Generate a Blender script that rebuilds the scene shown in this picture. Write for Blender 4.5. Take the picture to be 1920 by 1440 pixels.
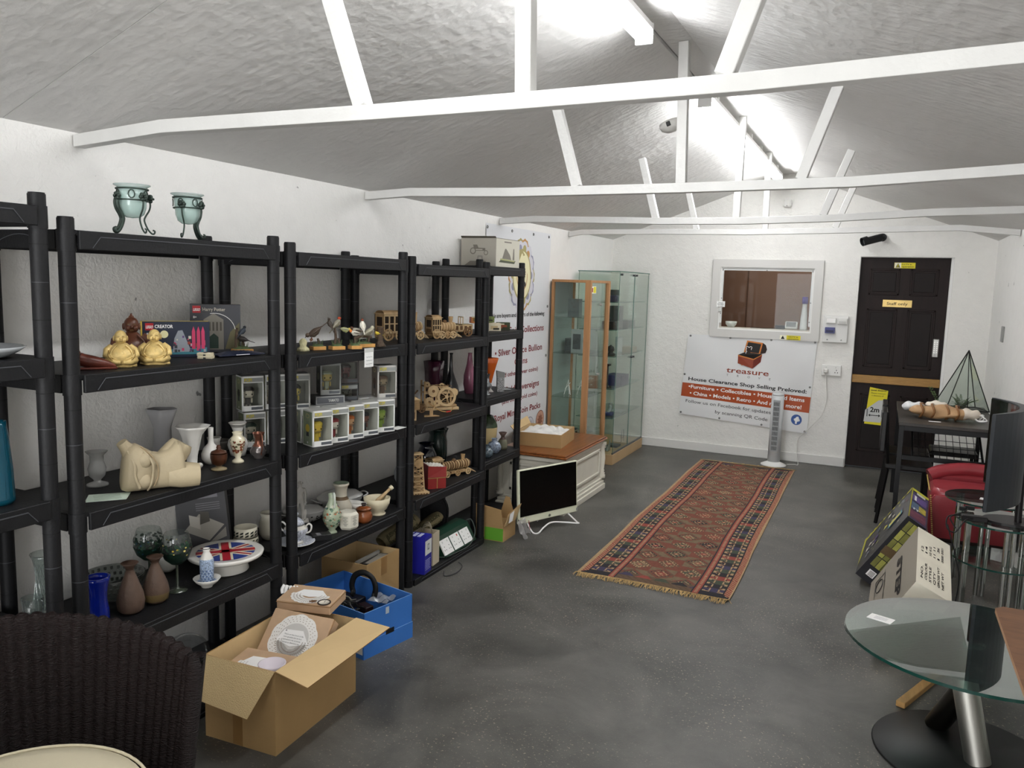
import bpy, math, random
from mathutils import Vector, Matrix
for o in list(bpy.data.objects): bpy.data.objects.remove(o)
S = bpy.context.scene
COL = S.collection
PI = math.pi
# ---------------------------------------------------------------- camera
YAW, PITCH, ROLL = -0.4320, -0.1250, 0.0280
cd = bpy.data.cameras.new('camera'); cam = bpy.data.objects.new('camera', cd); COL.objects.link(cam)
cd.sensor_width = 36; cd.lens = 1500/1920*36; cd.clip_start = 0.05; cd.clip_end = 60
_f = Vector((math.sin(YAW)*math.cos(PITCH), math.cos(YAW)*math.cos(PITCH), math.sin(PITCH)))
_r = Vector((math.cos(YAW), -math.sin(YAW), 0)); _u = _r.cross(_f)
_r2 = math.cos(ROLL)*_r + math.sin(ROLL)*_u; _u2 = -math.sin(ROLL)*_r + math.cos(ROLL)*_u
cam.matrix_world = Matrix(((_r2.x, _u2.x, -_f.x, 0), (_r2.y, _u2.y, -_f.y, 0), (_r2.z, _u2.z, -_f.z, 1.62), (0, 0, 0, 1)))
S.camera = cam
# ---------------------------------------------------------------- world, exposure
S.view_settings.view_transform = 'Standard'; S.view_settings.look = 'None'
S.view_settings.gamma = 1; S.view_settings.use_curve_mapping = False
S.view_settings.exposure = 0.0
TUBE = 47.0                      # emission strength of the batten diffusers
S.cycles.transparent_max_bounces = 32
# soft fill light added behind the camera to lift the shaded shelf backs
dl = bpy.data.lights.new('added_fill_light', 'AREA'); dl.shape = 'RECTANGLE'; dl.size = 2.6; dl.size_y = 1.5; dl.energy = 128; dl.color = (.96, .98, 1)
dlo = bpy.data.objects.new('added_fill_light', dl); COL.objects.link(dlo); dlo.location = (-.9, -2.55, 1.25); dlo.rotation_euler = (math.pi/2, 0, 0)
w = bpy.data.worlds.new('world'); S.world = w; w.use_nodes = True
w.node_tree.nodes['Background'].inputs[0].default_value = (0.9, 0.95, 1, 1)
w.node_tree.nodes['Background'].inputs[1].default_value = 0.05
# ---------------------------------------------------------------- materials
def lin(c):
    if isinstance(c, str):
        c = c.lstrip('#'); c = [int(c[i:i+2], 16)/255 for i in (0, 2, 4)]
    return tuple((x/12.92 if x <= .04045 else ((x+.055)/1.055)**2.4) for x in c)+(1,)
MATS = {}
def M(hexc, rough=.55, metal=0.0, bump=0.0, bscale=60, var=0.0, vscale=8, coat=0.0, emit=0.0, spec=.32, stretch=None, name=None):
    key = (hexc, rough, metal, bump, bscale, var, vscale, coat, emit, spec, stretch)
    if key in MATS: return MATS[key]
    m = bpy.data.materials.new(name or 'paint'); m.use_nodes = True
    nt = m.node_tree; b = nt.nodes['Principled BSDF']
    c = lin(hexc)
    b.inputs['Base Color'].default_value = c
    b.inputs['Roughness'].default_value = rough; b.inputs['Metallic'].default_value = metal
    b.inputs['Coat Weight'].default_value = coat; b.inputs['Specular IOR Level'].default_value = spec
    if emit:
        b.inputs['Emission Color'].default_value = c; b.inputs['Emission Strength'].default_value = emit
    tc = None
    def coords():
        nonlocal tc
        if tc is None:
            tc = nt.nodes.new('ShaderNodeTexCoord')
            mp = nt.nodes.new('ShaderNodeMapping'); nt.links.new(tc.outputs['Object'], mp.inputs[0])
            if stretch: mp.inputs['Scale'].default_value = stretch
            tc = mp
        return tc.outputs[0]
    if var:
        n = nt.nodes.new('ShaderNodeTexNoise'); n.inputs['Scale'].default_value = vscale; n.inputs['Detail'].default_value = 5
        nt.links.new(coords(), n.inputs['Vector'])
        r = nt.nodes.new('ShaderNodeValToRGB'); r.color_ramp.elements[0].position = .3; r.color_ramp.elements[1].position = .7
        r.color_ramp.elements[0].color = tuple(max(0, x*(1-var)) for x in c[:3])+(1,)
        r.color_ramp.elements[1].color = tuple(min(1, x*(1+var)) for x in c[:3])+(1,)
        nt.links.new(n.outputs['Fac'], r.inputs[0]); nt.links.new(r.outputs[0], b.inputs['Base Color'])
    if bump:
        n = nt.nodes.new('ShaderNodeTexNoise'); n.inputs['Scale'].default_value = bscale; n.inputs['Detail'].default_value = 4
        nt.links.new(coords(), n.inputs['Vector'])
        bp = nt.nodes.new('ShaderNodeBump'); bp.inputs['Strength'].default_value = bump; bp.inputs['Distance'].default_value = .01
        nt.links.new(n.outputs['Fac'], bp.inputs['Height']); nt.links.new(bp.outputs[0], b.inputs['Normal'])
    MATS[key] = m
    return m
def glass(tint='#e8f2ee', refl=1.0, rough=0.0, body=0.0, bodycol='#88a8a0'):
    key = ('g', tint, refl, rough, body, bodycol)
    if key in MATS: return MATS[key]
    m = bpy.data.materials.new('glass'); m.use_nodes = True; nt = m.node_tree
    nt.nodes.remove(nt.nodes['Principled BSDF']); out = nt.nodes['Material Output']
    t = nt.nodes.new('ShaderNodeBsdfTransparent'); t.inputs[0].default_value = lin(tint)
    g = nt.nodes.new('ShaderNodeBsdfGlossy'); g.inputs['Roughness'].default_value = rough
    f = nt.nodes.new('ShaderNodeLayerWeight'); f.inputs[0].default_value = .5     # facing = 1 - |cos|, the same from both sides of a thin pane
    pw = nt.nodes.new('ShaderNodeMath'); pw.operation = 'POWER'; pw.inputs[1].default_value = 4.0; nt.links.new(f.outputs['Facing'], pw.inputs[0])
    mu = nt.nodes.new('ShaderNodeMath'); mu.operation = 'MULTIPLY_ADD'; mu.inputs[1].default_value = .8*refl; mu.inputs[2].default_value = .035*refl; mu.use_clamp = True
    nt.links.new(pw.outputs[0], mu.inputs[0])
    mx = nt.nodes.new('ShaderNodeMixShader'); nt.links.new(mu.outputs[0], mx.inputs[0])
    src = t.outputs[0]
    if body:
        d = nt.nodes.new('ShaderNodeBsdfDiffuse'); d.inputs[0].default_value = lin(bodycol)
        m2 = nt.nodes.new('ShaderNodeMixShader'); m2.inputs[0].default_value = body
        nt.links.new(t.outputs[0], m2.inputs[1]); nt.links.new(d.outputs[0], m2.inputs[2]); src = m2.outputs[0]
    nt.links.new(src, mx.inputs[1]); nt.links.new(g.outputs[0], mx.inputs[2]); nt.links.new(mx.outputs[0], out.inputs[0])
    MATS[key] = m
    return m
# ---------------------------------------------------------------- mesh builder
_tc = {}
def text_geo(s, bold=0.0):
    k = (s, bold)
    if k not in _tc:
        cu = bpy.data.curves.new('lettering', 'FONT'); cu.body = s; cu.size = 1; cu.offset = bold; cu.resolution_u = 3
        ob = bpy.data.objects.new('lettering', cu); COL.objects.link(ob)
        dg = bpy.context.evaluated_depsgraph_get()
        me = bpy.data.meshes.new_from_object(ob.evaluated_get(dg))
        v = [(p.co.x, p.co.y) for p in me.vertices]; f = [tuple(p.vertices) for p in me.polygons]
        bpy.data.objects.remove(ob); bpy.data.curves.remove(cu); bpy.data.meshes.remove(me)
        _tc[k] = (v, f)
    return _tc[k]
def rot(rx=0, ry=0, rz=0): return Matrix.Rotation(rz, 4, 'Z') @ Matrix.Rotation(ry, 4, 'Y') @ Matrix.Rotation(rx, 4, 'X')
def tr(x, y, z): return Matrix.Translation((x, y, z))
class MB:
    def __init__(s): s.v = []; s.f = []; s.fm = []; s.ms = []; s.sm = []; s.T = Matrix.Identity(4)
    def mi(s, m):
        if m not in s.ms: s.ms.append(m)
        return s.ms.index(m)
    def add(s, vs, fs, m, smooth=False, T=None):
        TT = s.T @ T if T is not None else s.T
        b = len(s.v); i = s.mi(m)
        s.v += [tuple(TT @ Vector(v)) for v in vs]
        for f in fs: s.f.append(tuple(b+k for k in f)); s.fm.append(i); s.sm.append(smooth)
        return s
    def box(s, c, d, m, T=None, bev=0.0, taper=1.0):
        x, y, z = d[0]/2, d[1]/2, d[2]/2
        if bev and bev < min(x, y, z):
            # chamfered box: 24 vertices
            vs = []; idx = {}
            for sx in (-1, 1):
                for sy in (-1, 1):
                    for sz in (-1, 1):
                        for a in range(3):
                            p = [sx*(x-bev), sy*(y-bev), sz*(z-bev)]
                            p[a] = (sx*x, sy*y, sz*z)[a]; idx[(sx, sy, sz, a)] = len(vs)
                            k = taper if sz > 0 else 1
                            vs.append((c[0]+p[0]*k, c[1]+p[1]*k, c[2]+p[2]))
            fs = []
            for a in range(3):
                o = [i for i in range(3) if i != a]
                for sg in (-1, 1):
                    q = []
                    for (u, v) in ((-1, -1), (1, -1), (1, 1), (-1, 1)):
                        k = [0, 0, 0]; k[a] = sg; k[o[0]] = u; k[o[1]] = v; q.append(idx[(*k, a)])
                    if (sg > 0) == (a == 1): q.reverse()
                    fs.append(tuple(q))
            for a in range(3):
                b_, c_ = [i for i in range(3) if i != a]
                for sb in (-1, 1):
                    for sc in (-1, 1):
                        def kk(sa, ax):
                            k = [0, 0, 0]; k[a] = sa; k[b_] = sb; k[c_] = sc; return idx[(*k, ax)]
                        fs.append((kk(-1, b_), kk(1, b_), kk(1, c_), kk(-1, c_)))
            for sx in (-1, 1):
                for sy in (-1, 1):
                    for sz in (-1, 1): fs.append(tuple(idx[(sx, sy, sz, a)] for a in range(3)))
            return s.add(vs, fs, m, T=T)
        k = taper
        vs = [(c[0]-x, c[1]-y, c[2]-z), (c[0]+x, c[1]-y, c[2]-z), (c[0]+x, c[1]+y, c[2]-z), (c[0]-x, c[1]+y, c[2]-z),
              (c[0]-x*k, c[1]-y*k, c[2]+z), (c[0]+x*k, c[1]-y*k, c[2]+z), (c[0]+x*k, c[1]+y*k, c[2]+z), (c[0]-x*k, c[1]+y*k, c[2]+z)]
        return s.add(vs, [(3, 2, 1, 0), (4, 5, 6, 7), (0, 1, 5, 4), (1, 2, 6, 5), (2, 3, 7, 6), (3, 0, 4, 7)], m, T=T)
    def bx(s, x0, x1, y0, y1, z0, z1, m, T=None, bev=0.0):
        return s.box(((x0+x1)/2, (y0+y1)/2, (z0+z1)/2), (abs(x1-x0), abs(y1-y0), abs(z1-z0)), m, T=T, bev=bev)
    def lathe(s, prof, m, c=(0, 0, 0), n=24, T=None, mats=None, sx=1, sy=1, ripple=None, cap=True):
        """prof: list of (r, z); mats: optional material per segment"""
        vs = []
        for j, (r, z) in enumerate(prof):
            for i in range(n):
                a = 2*PI*i/n; rr = r
                if ripple: rr = r*(1+ripple(a, z, j))
                vs.append((c[0]+rr*sx*math.cos(a), c[1]+rr*sy*math.sin(a), c[2]+z))
        for j in range(len(prof)-1):
            mm = mats[j] if mats else m
            if j == 0: base = len(s.v); s.add(vs, [], mm, T=T)
            k = s.mi(mm)
            for i in range(n):
                i2 = (i+1) % n
                s.f.append((base+j*n+i, base+j*n+i2, base+(j+1)*n+i2, base+(j+1)*n+i)); s.fm.append(k); s.sm.append(True)
        if cap:
            for j, rev in ((0, True), (len(prof)-1, False)):
                if prof[j][0] > 1e-4 and (j == 0 or cap == 2):
                    q = [base+j*n+i for i in range(n)]
                    if rev: q.reverse()
                    s.f.append(tuple(q)); s.fm.append(s.mi((mats[0] if mats else m) if rev else (mats[-1] if mats else m))); s.sm.append(False)
        return s
    def cyl(s, p0, p1, r, m, n=16, r2=None, cap=True):
        p0 = Vector(p0); p1 = Vector(p1); return s.tube([p0, p1], r, m, n=n, r2=r2, cap=cap)
    def tube(s, pts, r, m, n=8, closed=False, r2=None, cap=True, rs=None, flat=1.0):
        pts = [Vector(p) for p in pts]; N = len(pts); vs = []; up = None
        for i, p in enumerate(pts):
            if closed: d = pts[(i+1) % N]-pts[i-1]
            else: d = pts[min(i+1, N-1)]-pts[max(i-1, 0)]
            d.normalize()
            if up is None:
                up = Vector((0, 0, 1)) if abs(d.z) < .9 else Vector((1, 0, 0))
            a = d.cross(up)
            if a.length < 1e-4: a = d.cross(Vector((0, 1, 0.3)))
            a.normalize(); up = a.cross(d); up.normalize()
            rr = rs[i] if rs else (r + (r2-r)*i/(N-1) if r2 is not None else r)
            for k in range(n):
                t = 2*PI*k/n; vs.append(p + a*(rr*math.cos(t)) + up*(rr*math.sin(t)*flat))
        fs = []
        for i in range(N if closed else N-1):
            j = (i+1) % N
            for k in range(n):
                k2 = (k+1) % n; fs.append((i*n+k, i*n+k2, j*n+k2, j*n+k))
        s.add(vs, fs, m, smooth=n > 4)
        if not closed and cap and min(rs[0] if rs else r, rs[-1] if rs else (r2 if r2 is not None else r)) > .0006:
            s.add(vs[:n], [tuple(reversed(range(n)))], m); s.add(vs[-n:], [tuple(range(n))], m)
        return s
    def ball(s, c, r, m, n=12, sc=(1, 1, 1), T=None):
        pr = [(r*math.sin(PI*k/(n//2+2)), -r*math.cos(PI*k/(n//2+2))) for k in range(0, n//2+3)]
        vs = []; 
        for (a, z) in pr:
            for i in range(n):
                t = 2*PI*i/n; vs.append((c[0]+a*math.cos(t)*sc[0], c[1]+a*math.sin(t)*sc[1], c[2]+z*sc[2]))
        fs = []
        for j in range(len(pr)-1):
            for i in range(n): fs.append((j*n+i, j*n+(i+1) % n, (j+1)*n+(i+1) % n, (j+1)*n+i))
        return s.add(vs, fs, m, smooth=True, T=T)
    def prism(s, out, z0, z1, m, T=None, smooth=False, side=None):
        n = len(out); vs = [(x, y, z0) for x, y in out]+[(x, y, z1) for x, y in out]
        s.add(vs, [tuple(reversed(range(n))), tuple(range(n, 2*n))], m, T=T)
        b = len(s.v)-2*n; k = s.mi(side or m)
        for i in range(n):
            j = (i+1) % n; s.f.append((b+i, b+j, b+n+j, b+n+i)); s.fm.append(k); s.sm.append(smooth)
        return s
    def poly(s, pts, m, T=None): return s.add(pts, [tuple(range(len(pts)))], m, T=T)
    def text(s, t, o, xd, yd, h, m, w=None, bold=0.0, anchor='l', shear=0.0, cap=.72):
        """lettering with its baseline at o, running along xd, up along yd; h = capital height"""
        v, f = text_geo(t, bold)
        if not v: return s
        xd = Vector(xd).normalized(); yd = Vector(yd).normalized(); o = Vector(o)
        k = h/cap; x0 = min(p[0] for p in v); x1 = max(p[0] for p in v); kx = k if w is None else w/(x1-x0)
        sh = {'l': 0, 'c': -(x1-x0)*kx/2, 'r': -(x1-x0)*kx}[anchor]
        return s.add([o+xd*((p[0]-x0)*kx+sh+shear*p[1]*k)+yd*(p[1]*k) for p in v], f, m)
    def grid(s, fn, nu, nv, m, smooth=True, T=None, closeu=False, mf=None):
        vs = [fn(i/nu, j/nv) for j in range(nv+1) for i in range(nu+(0 if closeu else 1))]
        W = nu if closeu else nu+1
        b = len(s.v); s.add(vs, [], m, T=T)
        for j in range(nv):
            for i in range(nu):
                i2 = (i+1) % W; s.f.append((b+j*W+i, b+j*W+i2, b+(j+1)*W+i2, b+(j+1)*W+i))
                s.fm.append(s.mi(mf(i/nu, j/nv) if mf else m)); s.sm.append(smooth)
        return s
    def build(s, name, parent=None, loc=None, rotz=0, solid=0.0, sub=0, bevel=0.0, weld=False):
        me = bpy.data.meshes.new(name); me.from_pydata(s.v, [], s.f)
        for m in s.ms: me.materials.append(m)
        me.polygons.foreach_set('material_index', s.fm); me.polygons.foreach_set('use_smooth', s.sm)
        me.update()
        o = bpy.data.objects.new(name, me); COL.objects.link(o)
        if parent is not None: o.parent = parent
        if loc is not None: o.location = loc
        if rotz: o.rotation_euler[2] = rotz
        if solid: md = o.modifiers.new('s', 'SOLIDIFY'); md.thickness = solid; md.offset = 0
        if sub: md = o.modifiers.new('u', 'SUBSURF'); md.levels = sub; md.render_levels = sub
        if bevel:
            md = o.modifiers.new('b', 'BEVEL'); md.width = bevel; md.segments = 2; md.limit_method = 'ANGLE'
        return o
def tag(o, label, cat, group=None, kind=None):
    o['label'] = label; o['category'] = cat
    if group: o['group'] = group
    if kind: o['kind'] = kind
    return o
def thing(name, label, cat, loc=(0, 0, 0), rz=0, group=None, rx=0, ry=0):
    o = bpy.data.objects.new(name, None); COL.objects.link(o); o.empty_display_size = .05
    o.location = loc; o.rotation_euler = (rx, ry, rz); return tag(o, label, cat, group)
def struct(o): o['kind'] = 'structure'; return o
def dup(root, loc=None, rz=None, label=None, group=None, scale=None):
    r = root.copy(); COL.objects.link(r)
    if loc is not None: r.location = loc
    if rz is not None: r.rotation_euler[2] = rz
    if label: r['label'] = label
    if group: r['group'] = group
    if scale: r.scale = (scale,)*3
    for ch in list(root.children):
        c = ch.copy(); COL.objects.link(c); c.parent = r
        for g in list(ch.children):
            d = g.copy(); COL.objects.link(d); d.parent = c
    return r
def circ(r, n=24, cx=0, cy=0, ry=None): return [(cx+r*math.cos(2*PI*i/n), cy+(ry or r)*math.sin(2*PI*i/n)) for i in range(n)]
def spline(pts, k=6):
    """Catmull-Rom through points"""
    P = [Vector(p) for p in pts]; out = []
    for i in range(len(P)-1):
        a = P[max(i-1, 0)]; b = P[i]; c = P[i+1]; d = P[min(i+2, len(P)-1)]
        for j in range(k):
            t = j/k; out.append(.5*((2*b)+(c-a)*t+(2*a-5*b+4*c-d)*t*t+(3*b-a-3*c+d)*t**3))
    out.append(P[-1]); return out
X_, Y_, Z_ = Vector((1, 0, 0)), Vector((0, 1, 0)), Vector((0, 0, 1))
# ================================================================ THE ROOM
XL, XR, YF, YB = -2.585, 0.83, 7.99, -2.6          # left, right, far and near walls
ZE = 2.095; XA, XB, ZR = -0.985, -0.845, 2.69       # eaves, flat ridge strip
def wall_mat(name, col, s1=9, st=.5, stretch=(1, 1, 1)):
    m = bpy.data.materials.new(name); m.use_nodes = True; nt = m.node_tree; b = nt.nodes['Principled BSDF']
    b.inputs['Roughness'].default_value = .6; c = lin(col)
    tc = nt.nodes.new('ShaderNodeTexCoord'); mp = nt.nodes.new('ShaderNodeMapping'); mp.inputs['Scale'].default_value = stretch
    nt.links.new(tc.outputs['Object'], mp.inputs[0])
    n1 = nt.nodes.new('ShaderNodeTexNoise'); n1.inputs['Scale'].default_value = s1; n1.inputs['Detail'].default_value = 6; n1.inputs['Roughness'].default_value = .6
    n2 = nt.nodes.new('ShaderNodeTexNoise'); n2.inputs['Scale'].default_value = s1*5; n2.inputs['Detail'].default_value = 3; n2.inputs['Distortion'].default_value = 1.2
    for n in (n1, n2): nt.links.new(mp.outputs[0], n.inputs['Vector'])
    ad = nt.nodes.new('ShaderNodeMath'); ad.operation = 'MULTIPLY_ADD'; ad.inputs[1].default_value = .35
    nt.links.new(n2.outputs['Fac'], ad.inputs[0]); nt.links.new(n1.outputs['Fac'], ad.inputs[2])
    bp = nt.nodes.new('ShaderNodeBump'); bp.inputs['Strength'].default_value = st; bp.inputs['Distance'].default_value = .02
    nt.links.new(ad.outputs[0], bp.inputs['Height']); nt.links.new(bp.outputs[0], b.inputs['Normal'])
    # scattered scuffs where paint is missing
    v = nt.nodes.new('ShaderNodeTexNoise'); v.inputs['Scale'].default_value = 14; v.inputs['Detail'].default_value = 8
    nt.links.new(tc.outputs['Object'], v.inputs['Vector'])
    r = nt.nodes.new('ShaderNodeValToRGB'); e = r.color_ramp.elements
    e[0].position = .245; e[0].color = tuple(x*.35 for x in c[:3])+(1,); e[1].position = .27; e[1].color = tuple(x*.96 for x in c[:3])+(1,)
    e2 = r.color_ramp.elements.new(.75); e2.color = c
    nt.links.new(v.outputs['Fac'], r.inputs[0]); nt.links.new(r.outputs[0], b.inputs['Base Color'])
    return m
def ceil_mat():
    m = bpy.data.materials.new('painted_strand_board'); m.use_nodes = True; nt = m.node_tree; b = nt.nodes['Principled BSDF']
    b.inputs['Roughness'].default_value = .5
    tc = nt.nodes.new('ShaderNodeTexCoord')
    hs = []
    for k, (sx, sy, rz) in enumerate(((9, 26, .5), (24, 10, 1.1), (16, 30, 2.2))):
        mp = nt.nodes.new('ShaderNodeMapping'); mp.inputs['Scale'].default_value = (sx, sy, 10); mp.inputs['Rotation'].default_value = (0, 0, rz)
        nt.links.new(tc.outputs['Object'], mp.inputs[0])
        v = nt.nodes.new('ShaderNodeTexVoronoi'); v.inputs['Scale'].default_value = 1.0; v.inputs['Randomness'].default_value = 1
        nt.links.new(mp.outputs[0], v.inputs['Vector']); hs.append(v)
    a = nt.nodes.new('ShaderNodeMath'); a.operation = 'ADD'; nt.links.new(hs[0].outputs['Distance'], a.inputs[0]); nt.links.new(hs[1].outputs['Distance'], a.inputs[1])
    a2 = nt.nodes.new('ShaderNodeMath'); a2.operation = 'ADD'; nt.links.new(a.outputs[0], a2.inputs[0]); nt.links.new(hs[2].outputs['Distance'], a2.inputs[1])
    n = nt.nodes.new('ShaderNodeTexNoise'); n.inputs['Scale'].default_value = 60; n.inputs['Detail'].default_value = 5; nt.links.new(tc.outputs['Object'], n.inputs['Vector'])
    a3 = nt.nodes.new('ShaderNodeMath'); a3.operation = 'ADD'; nt.links.new(a2.outputs[0], a3.inputs[0]); nt.links.new(n.outputs['Fac'], a3.inputs[1])
    bp = nt.nodes.new('ShaderNodeBump'); bp.inputs['Strength'].default_value = .34; bp.inputs['Distance'].default_value = .006
    nt.links.new(a3.outputs[0], bp.inputs['Height']); nt.links.new(bp.outputs[0], b.inputs['Normal'])
    n2 = nt.nodes.new('ShaderNodeTexNoise'); n2.inputs['Scale'].default_value = 1.6; n2.inputs['Detail'].default_value = 6; nt.links.new(tc.outputs['Object'], n2.inputs['Vector'])
    r = nt.nodes.new('ShaderNodeValToRGB'); e = r.color_ramp.elements
    e[0].position = .3; e[0].color = lin(CEIL0); e[1].position = .7; e[1].color = lin(CEIL1)
    nt.links.new(n2.outputs['Fac'], r.inputs[0]); nt.links.new(r.outputs[0], b.inputs['Base Color'])
    return m
CEIL0, CEIL1 = '#d2d0cd', '#dcdad7'
WALL = wall_mat('painted_render', '#e9e7e3', 9, .45)
WALLF = wall_mat('painted_block_far', '#e8e6e1', 7, .5)
CEIL = ceil_mat()
def floor_mat():
    m = bpy.data.materials.new('floor_paint'); m.use_nodes = True; nt = m.node_tree; b = nt.nodes['Principled BSDF']
    tc = nt.nodes.new('ShaderNodeTexCoord')
    def noise(sc, det=6, rough=.6, dist=0):
        n = nt.nodes.new('ShaderNodeTexNoise'); n.inputs['Scale'].default_value = sc; n.inputs['Detail'].default_value = det
        n.inputs['Roughness'].default_value = rough; n.inputs['Distortion'].default_value = dist
        nt.links.new(tc.outputs['Object'], n.inputs['Vector']); return n
    a = noise(2.2, 9, .65, .4); r = nt.nodes.new('ShaderNodeValToRGB'); e = r.color_ramp.elements
    e[0].position = .34; e[0].color = lin('#3a3936'); e[1].position = .68; e[1].color = lin('#64625d')
    nt.links.new(a.outputs['Fac'], r.inputs[0])
    # pale dust specks and scuffs
    b2 = noise(95, 3, .6); r2 = nt.nodes.new('ShaderNodeValToRGB'); e = r2.color_ramp.elements
    e[0].position = .62; e[0].color = (0, 0, 0, 1); e[1].position = .665; e[1].color = (1, 1, 1, 1)
    nt.links.new(b2.outputs['Fac'], r2.inputs[0])
    c2 = noise(1.7, 3, .6); r3 = nt.nodes.new('ShaderNodeValToRGB'); e = r3.color_ramp.elements
    e[0].position = .40; e[0].color = (0, 0, 0, 1); e[1].position = .58; e[1].color = (.75, .75, .75, 1)
    nt.links.new(c2.outputs['Fac'], r3.inputs[0])
    mu = nt.nodes.new('ShaderNodeMath'); mu.operation = 'MULTIPLY'; nt.links.new(r2.outputs[0], mu.inputs[0]); nt.links.new(r3.outputs[0], mu.inputs[1])
    mx = nt.nodes.new('ShaderNodeMixRGB'); mx.inputs[2].default_value = lin('#b9ab95'); nt.links.new(mu.outputs[0], mx.inputs[0]); nt.links.new(r.outputs[0], mx.inputs[1])
    nt.links.new(mx.outputs[0], b.inputs['Base Color'])
    rr = nt.nodes.new('ShaderNodeMapRange'); rr.inputs[3].default_value = .34; rr.inputs[4].default_value = .58
    nt.links.new(a.outputs['Fac'], rr.inputs[0]); nt.links.new(rr.outputs[0], b.inputs['Roughness'])
    g = noise(180, 4, .6); ad = nt.nodes.new('ShaderNodeMath'); ad.operation = 'ADD'; nt.links.new(g.outputs['Fac'], ad.inputs[0]); nt.links.new(a.outputs['Fac'], ad.inputs[1])
    bp = nt.nodes.new('ShaderNodeBump'); bp.inputs['Strength'].default_value = .25; bp.inputs['Distance'].default_value = .004
    nt.links.new(ad.outputs[0], bp.inputs['Height']); nt.links.new(bp.outputs[0], b.inputs['Normal'])
    return m
FLOORM = floor_mat()
BEAM = M('#d6d5d2', .55, bump=.25, bscale=30, var=.04, stretch=(1, 1, 1), name='beam_paint')
WHITE = M('#e6e5e2', .45, name='white_gloss'); SKIRT = M('#dad8d4', .45, bump=.15, bscale=25)
DK = M('#0c0c0c', .8)
mb = MB(); mb.bx(XL-.1, XR+.1, YB-.1, YF+.1, -.1, 0, FLOORM); struct(mb.build('floor'))
mb = MB(); mb.bx(XL-.12, XL, YB, YF, 0, ZE+.02, WALL); struct(mb.build('wall_left'))
mb = MB(); mb.bx(XR, XR+.12, YB, YF, 0, ZE+.02, WALL); struct(mb.build('wall_right'))
def gable(mb, y0, y1, m, holes=()):
    out = [(XL-.1, 0), (XR+.1, 0), (XR+.1, ZE), (XB, ZR+.02), (XA, ZR+.02), (XL-.1, ZE)]
    mb.prism(out, 0, 1, m, T=Matrix(((1, 0, 0, 0), (0, 0, (y0-y1), y1), (0, 1, 0, 0), (0, 0, 0, 1))))
mb = MB(); gable(mb, YB-.12, YB, WALL); struct(mb.build('wall_back'))
mb = MB()
for x in (-2.25, -.9, .45): mb.bx(x-.03, x+.03, YB, YB+.04, .46, 2.04, M('#e6e5e2', .45))
for z in (.46, 2.0): mb.bx(-2.25, .45, YB, YB+.04, z, z+.05, M('#e6e5e2', .45))
struct(mb.build('added_window_frame'))  # unseen window frame, made up to go with the added fill light
# far wall in pieces round the hatch window and the door recess
WX0, WX1, WZ0, WZ1 = -1.475, -0.615, 1.235, 1.835     # hatch opening
DX0, DX1, DZ1 = -0.235, 0.515, 1.95                   # door recess
mb = MB(); T_ = .13
y0, y1 = YF, YF+T_
def fw(pts): mb.prism(pts, 0, 1, WALLF, T=Matrix(((1, 0, 0, 0), (0, 0, T_, YF), (0, 1, 0, 0), (0, 0, 0, 1))))
fw([(XL-.1, 0), (WX0, 0), (WX0, 2.1), (XL-.1, 2.1)])
fw([(WX0, 0), (WX1, 0), (WX1, WZ0), (WX0, WZ0)]); fw([(WX0, WZ1), (WX1, WZ1), (WX1, 2.1), (WX0, 2.1)])
fw([(WX1, 0), (DX0, 0), (DX0, 2.1), (WX1, 2.1)]); fw([(DX0, DZ1), (DX1, DZ1), (DX1, 2.1), (DX0, 2.1)])
fw([(DX1, 0), (XR+.1, 0), (XR+.1, 2.1), (DX1, 2.1)])
fw([(XL-.1, 2.1), (XR+.1, 2.1), (XB, ZR+.03), (XA, ZR+.03)])
struct(mb.build('wall_front'))
# ceiling: two sloped boards with joints, the flat strip on the ridge and its gaps
mb = MB()
def slope(xa, za, xb, zb, m, ya, yb, th=.03):
    mb.add([(xa, ya, za), (xb, ya, zb), (xb, yb, zb), (xa, yb, za), (xa, ya, za+th), (xb, ya, zb+th), (xb, yb, zb+th), (xa, yb, za+th)],
           [(0, 1, 2, 3), (7, 6, 5, 4), (0, 4, 5, 1), (1, 5, 6, 2), (2, 6, 7, 3), (3, 7, 4, 0)], m)
ys = [YB-.1, -0.75, 1.69, 4.13, 6.57, YF+.1]
for a, b in zip(ys[:-1], ys[1:]):
    slope(XL-.1, ZE-.037, XA, ZR, CEIL, a+.0015, b-.0015); slope(XB, ZR, XR+.1, ZE-.037, CEIL, a+.0015+.3, b-.0015+.3 if b < 7 else b)
mb.bx(XL-.1, XR+.1, YB-.1, YB+.25, ZR+.06, ZR+.08, CEIL)
mb.bx(XA+.008, XB-.008, YB-.1, YF+.1, ZR+.012, ZR+.03, CEIL)
mb.bx(XA-.02, XB+.02, YB-.1, YF+.1, ZR+.045, ZR+.06, DK)
mb.bx(XL-.1, XR+.1, YB-.1, YF+.1, ZR+.09, ZR+.1, DK)
struct(mb.build('ceiling'))
# caulk seams on the right slope
# skirting along the far wall
mb = MB(); mb.bx(XL, DX0-.005, YF-.02, YF, 0, .088, SKIRT, bev=.004); struct(mb.build('baseboard_front'))
mb = MB(); mb.bx(DX1+.01, XR, YF-.02, YF, 0, .088, SKIRT, bev=.004); struct(mb.build('baseboard_front_right'))
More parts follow.
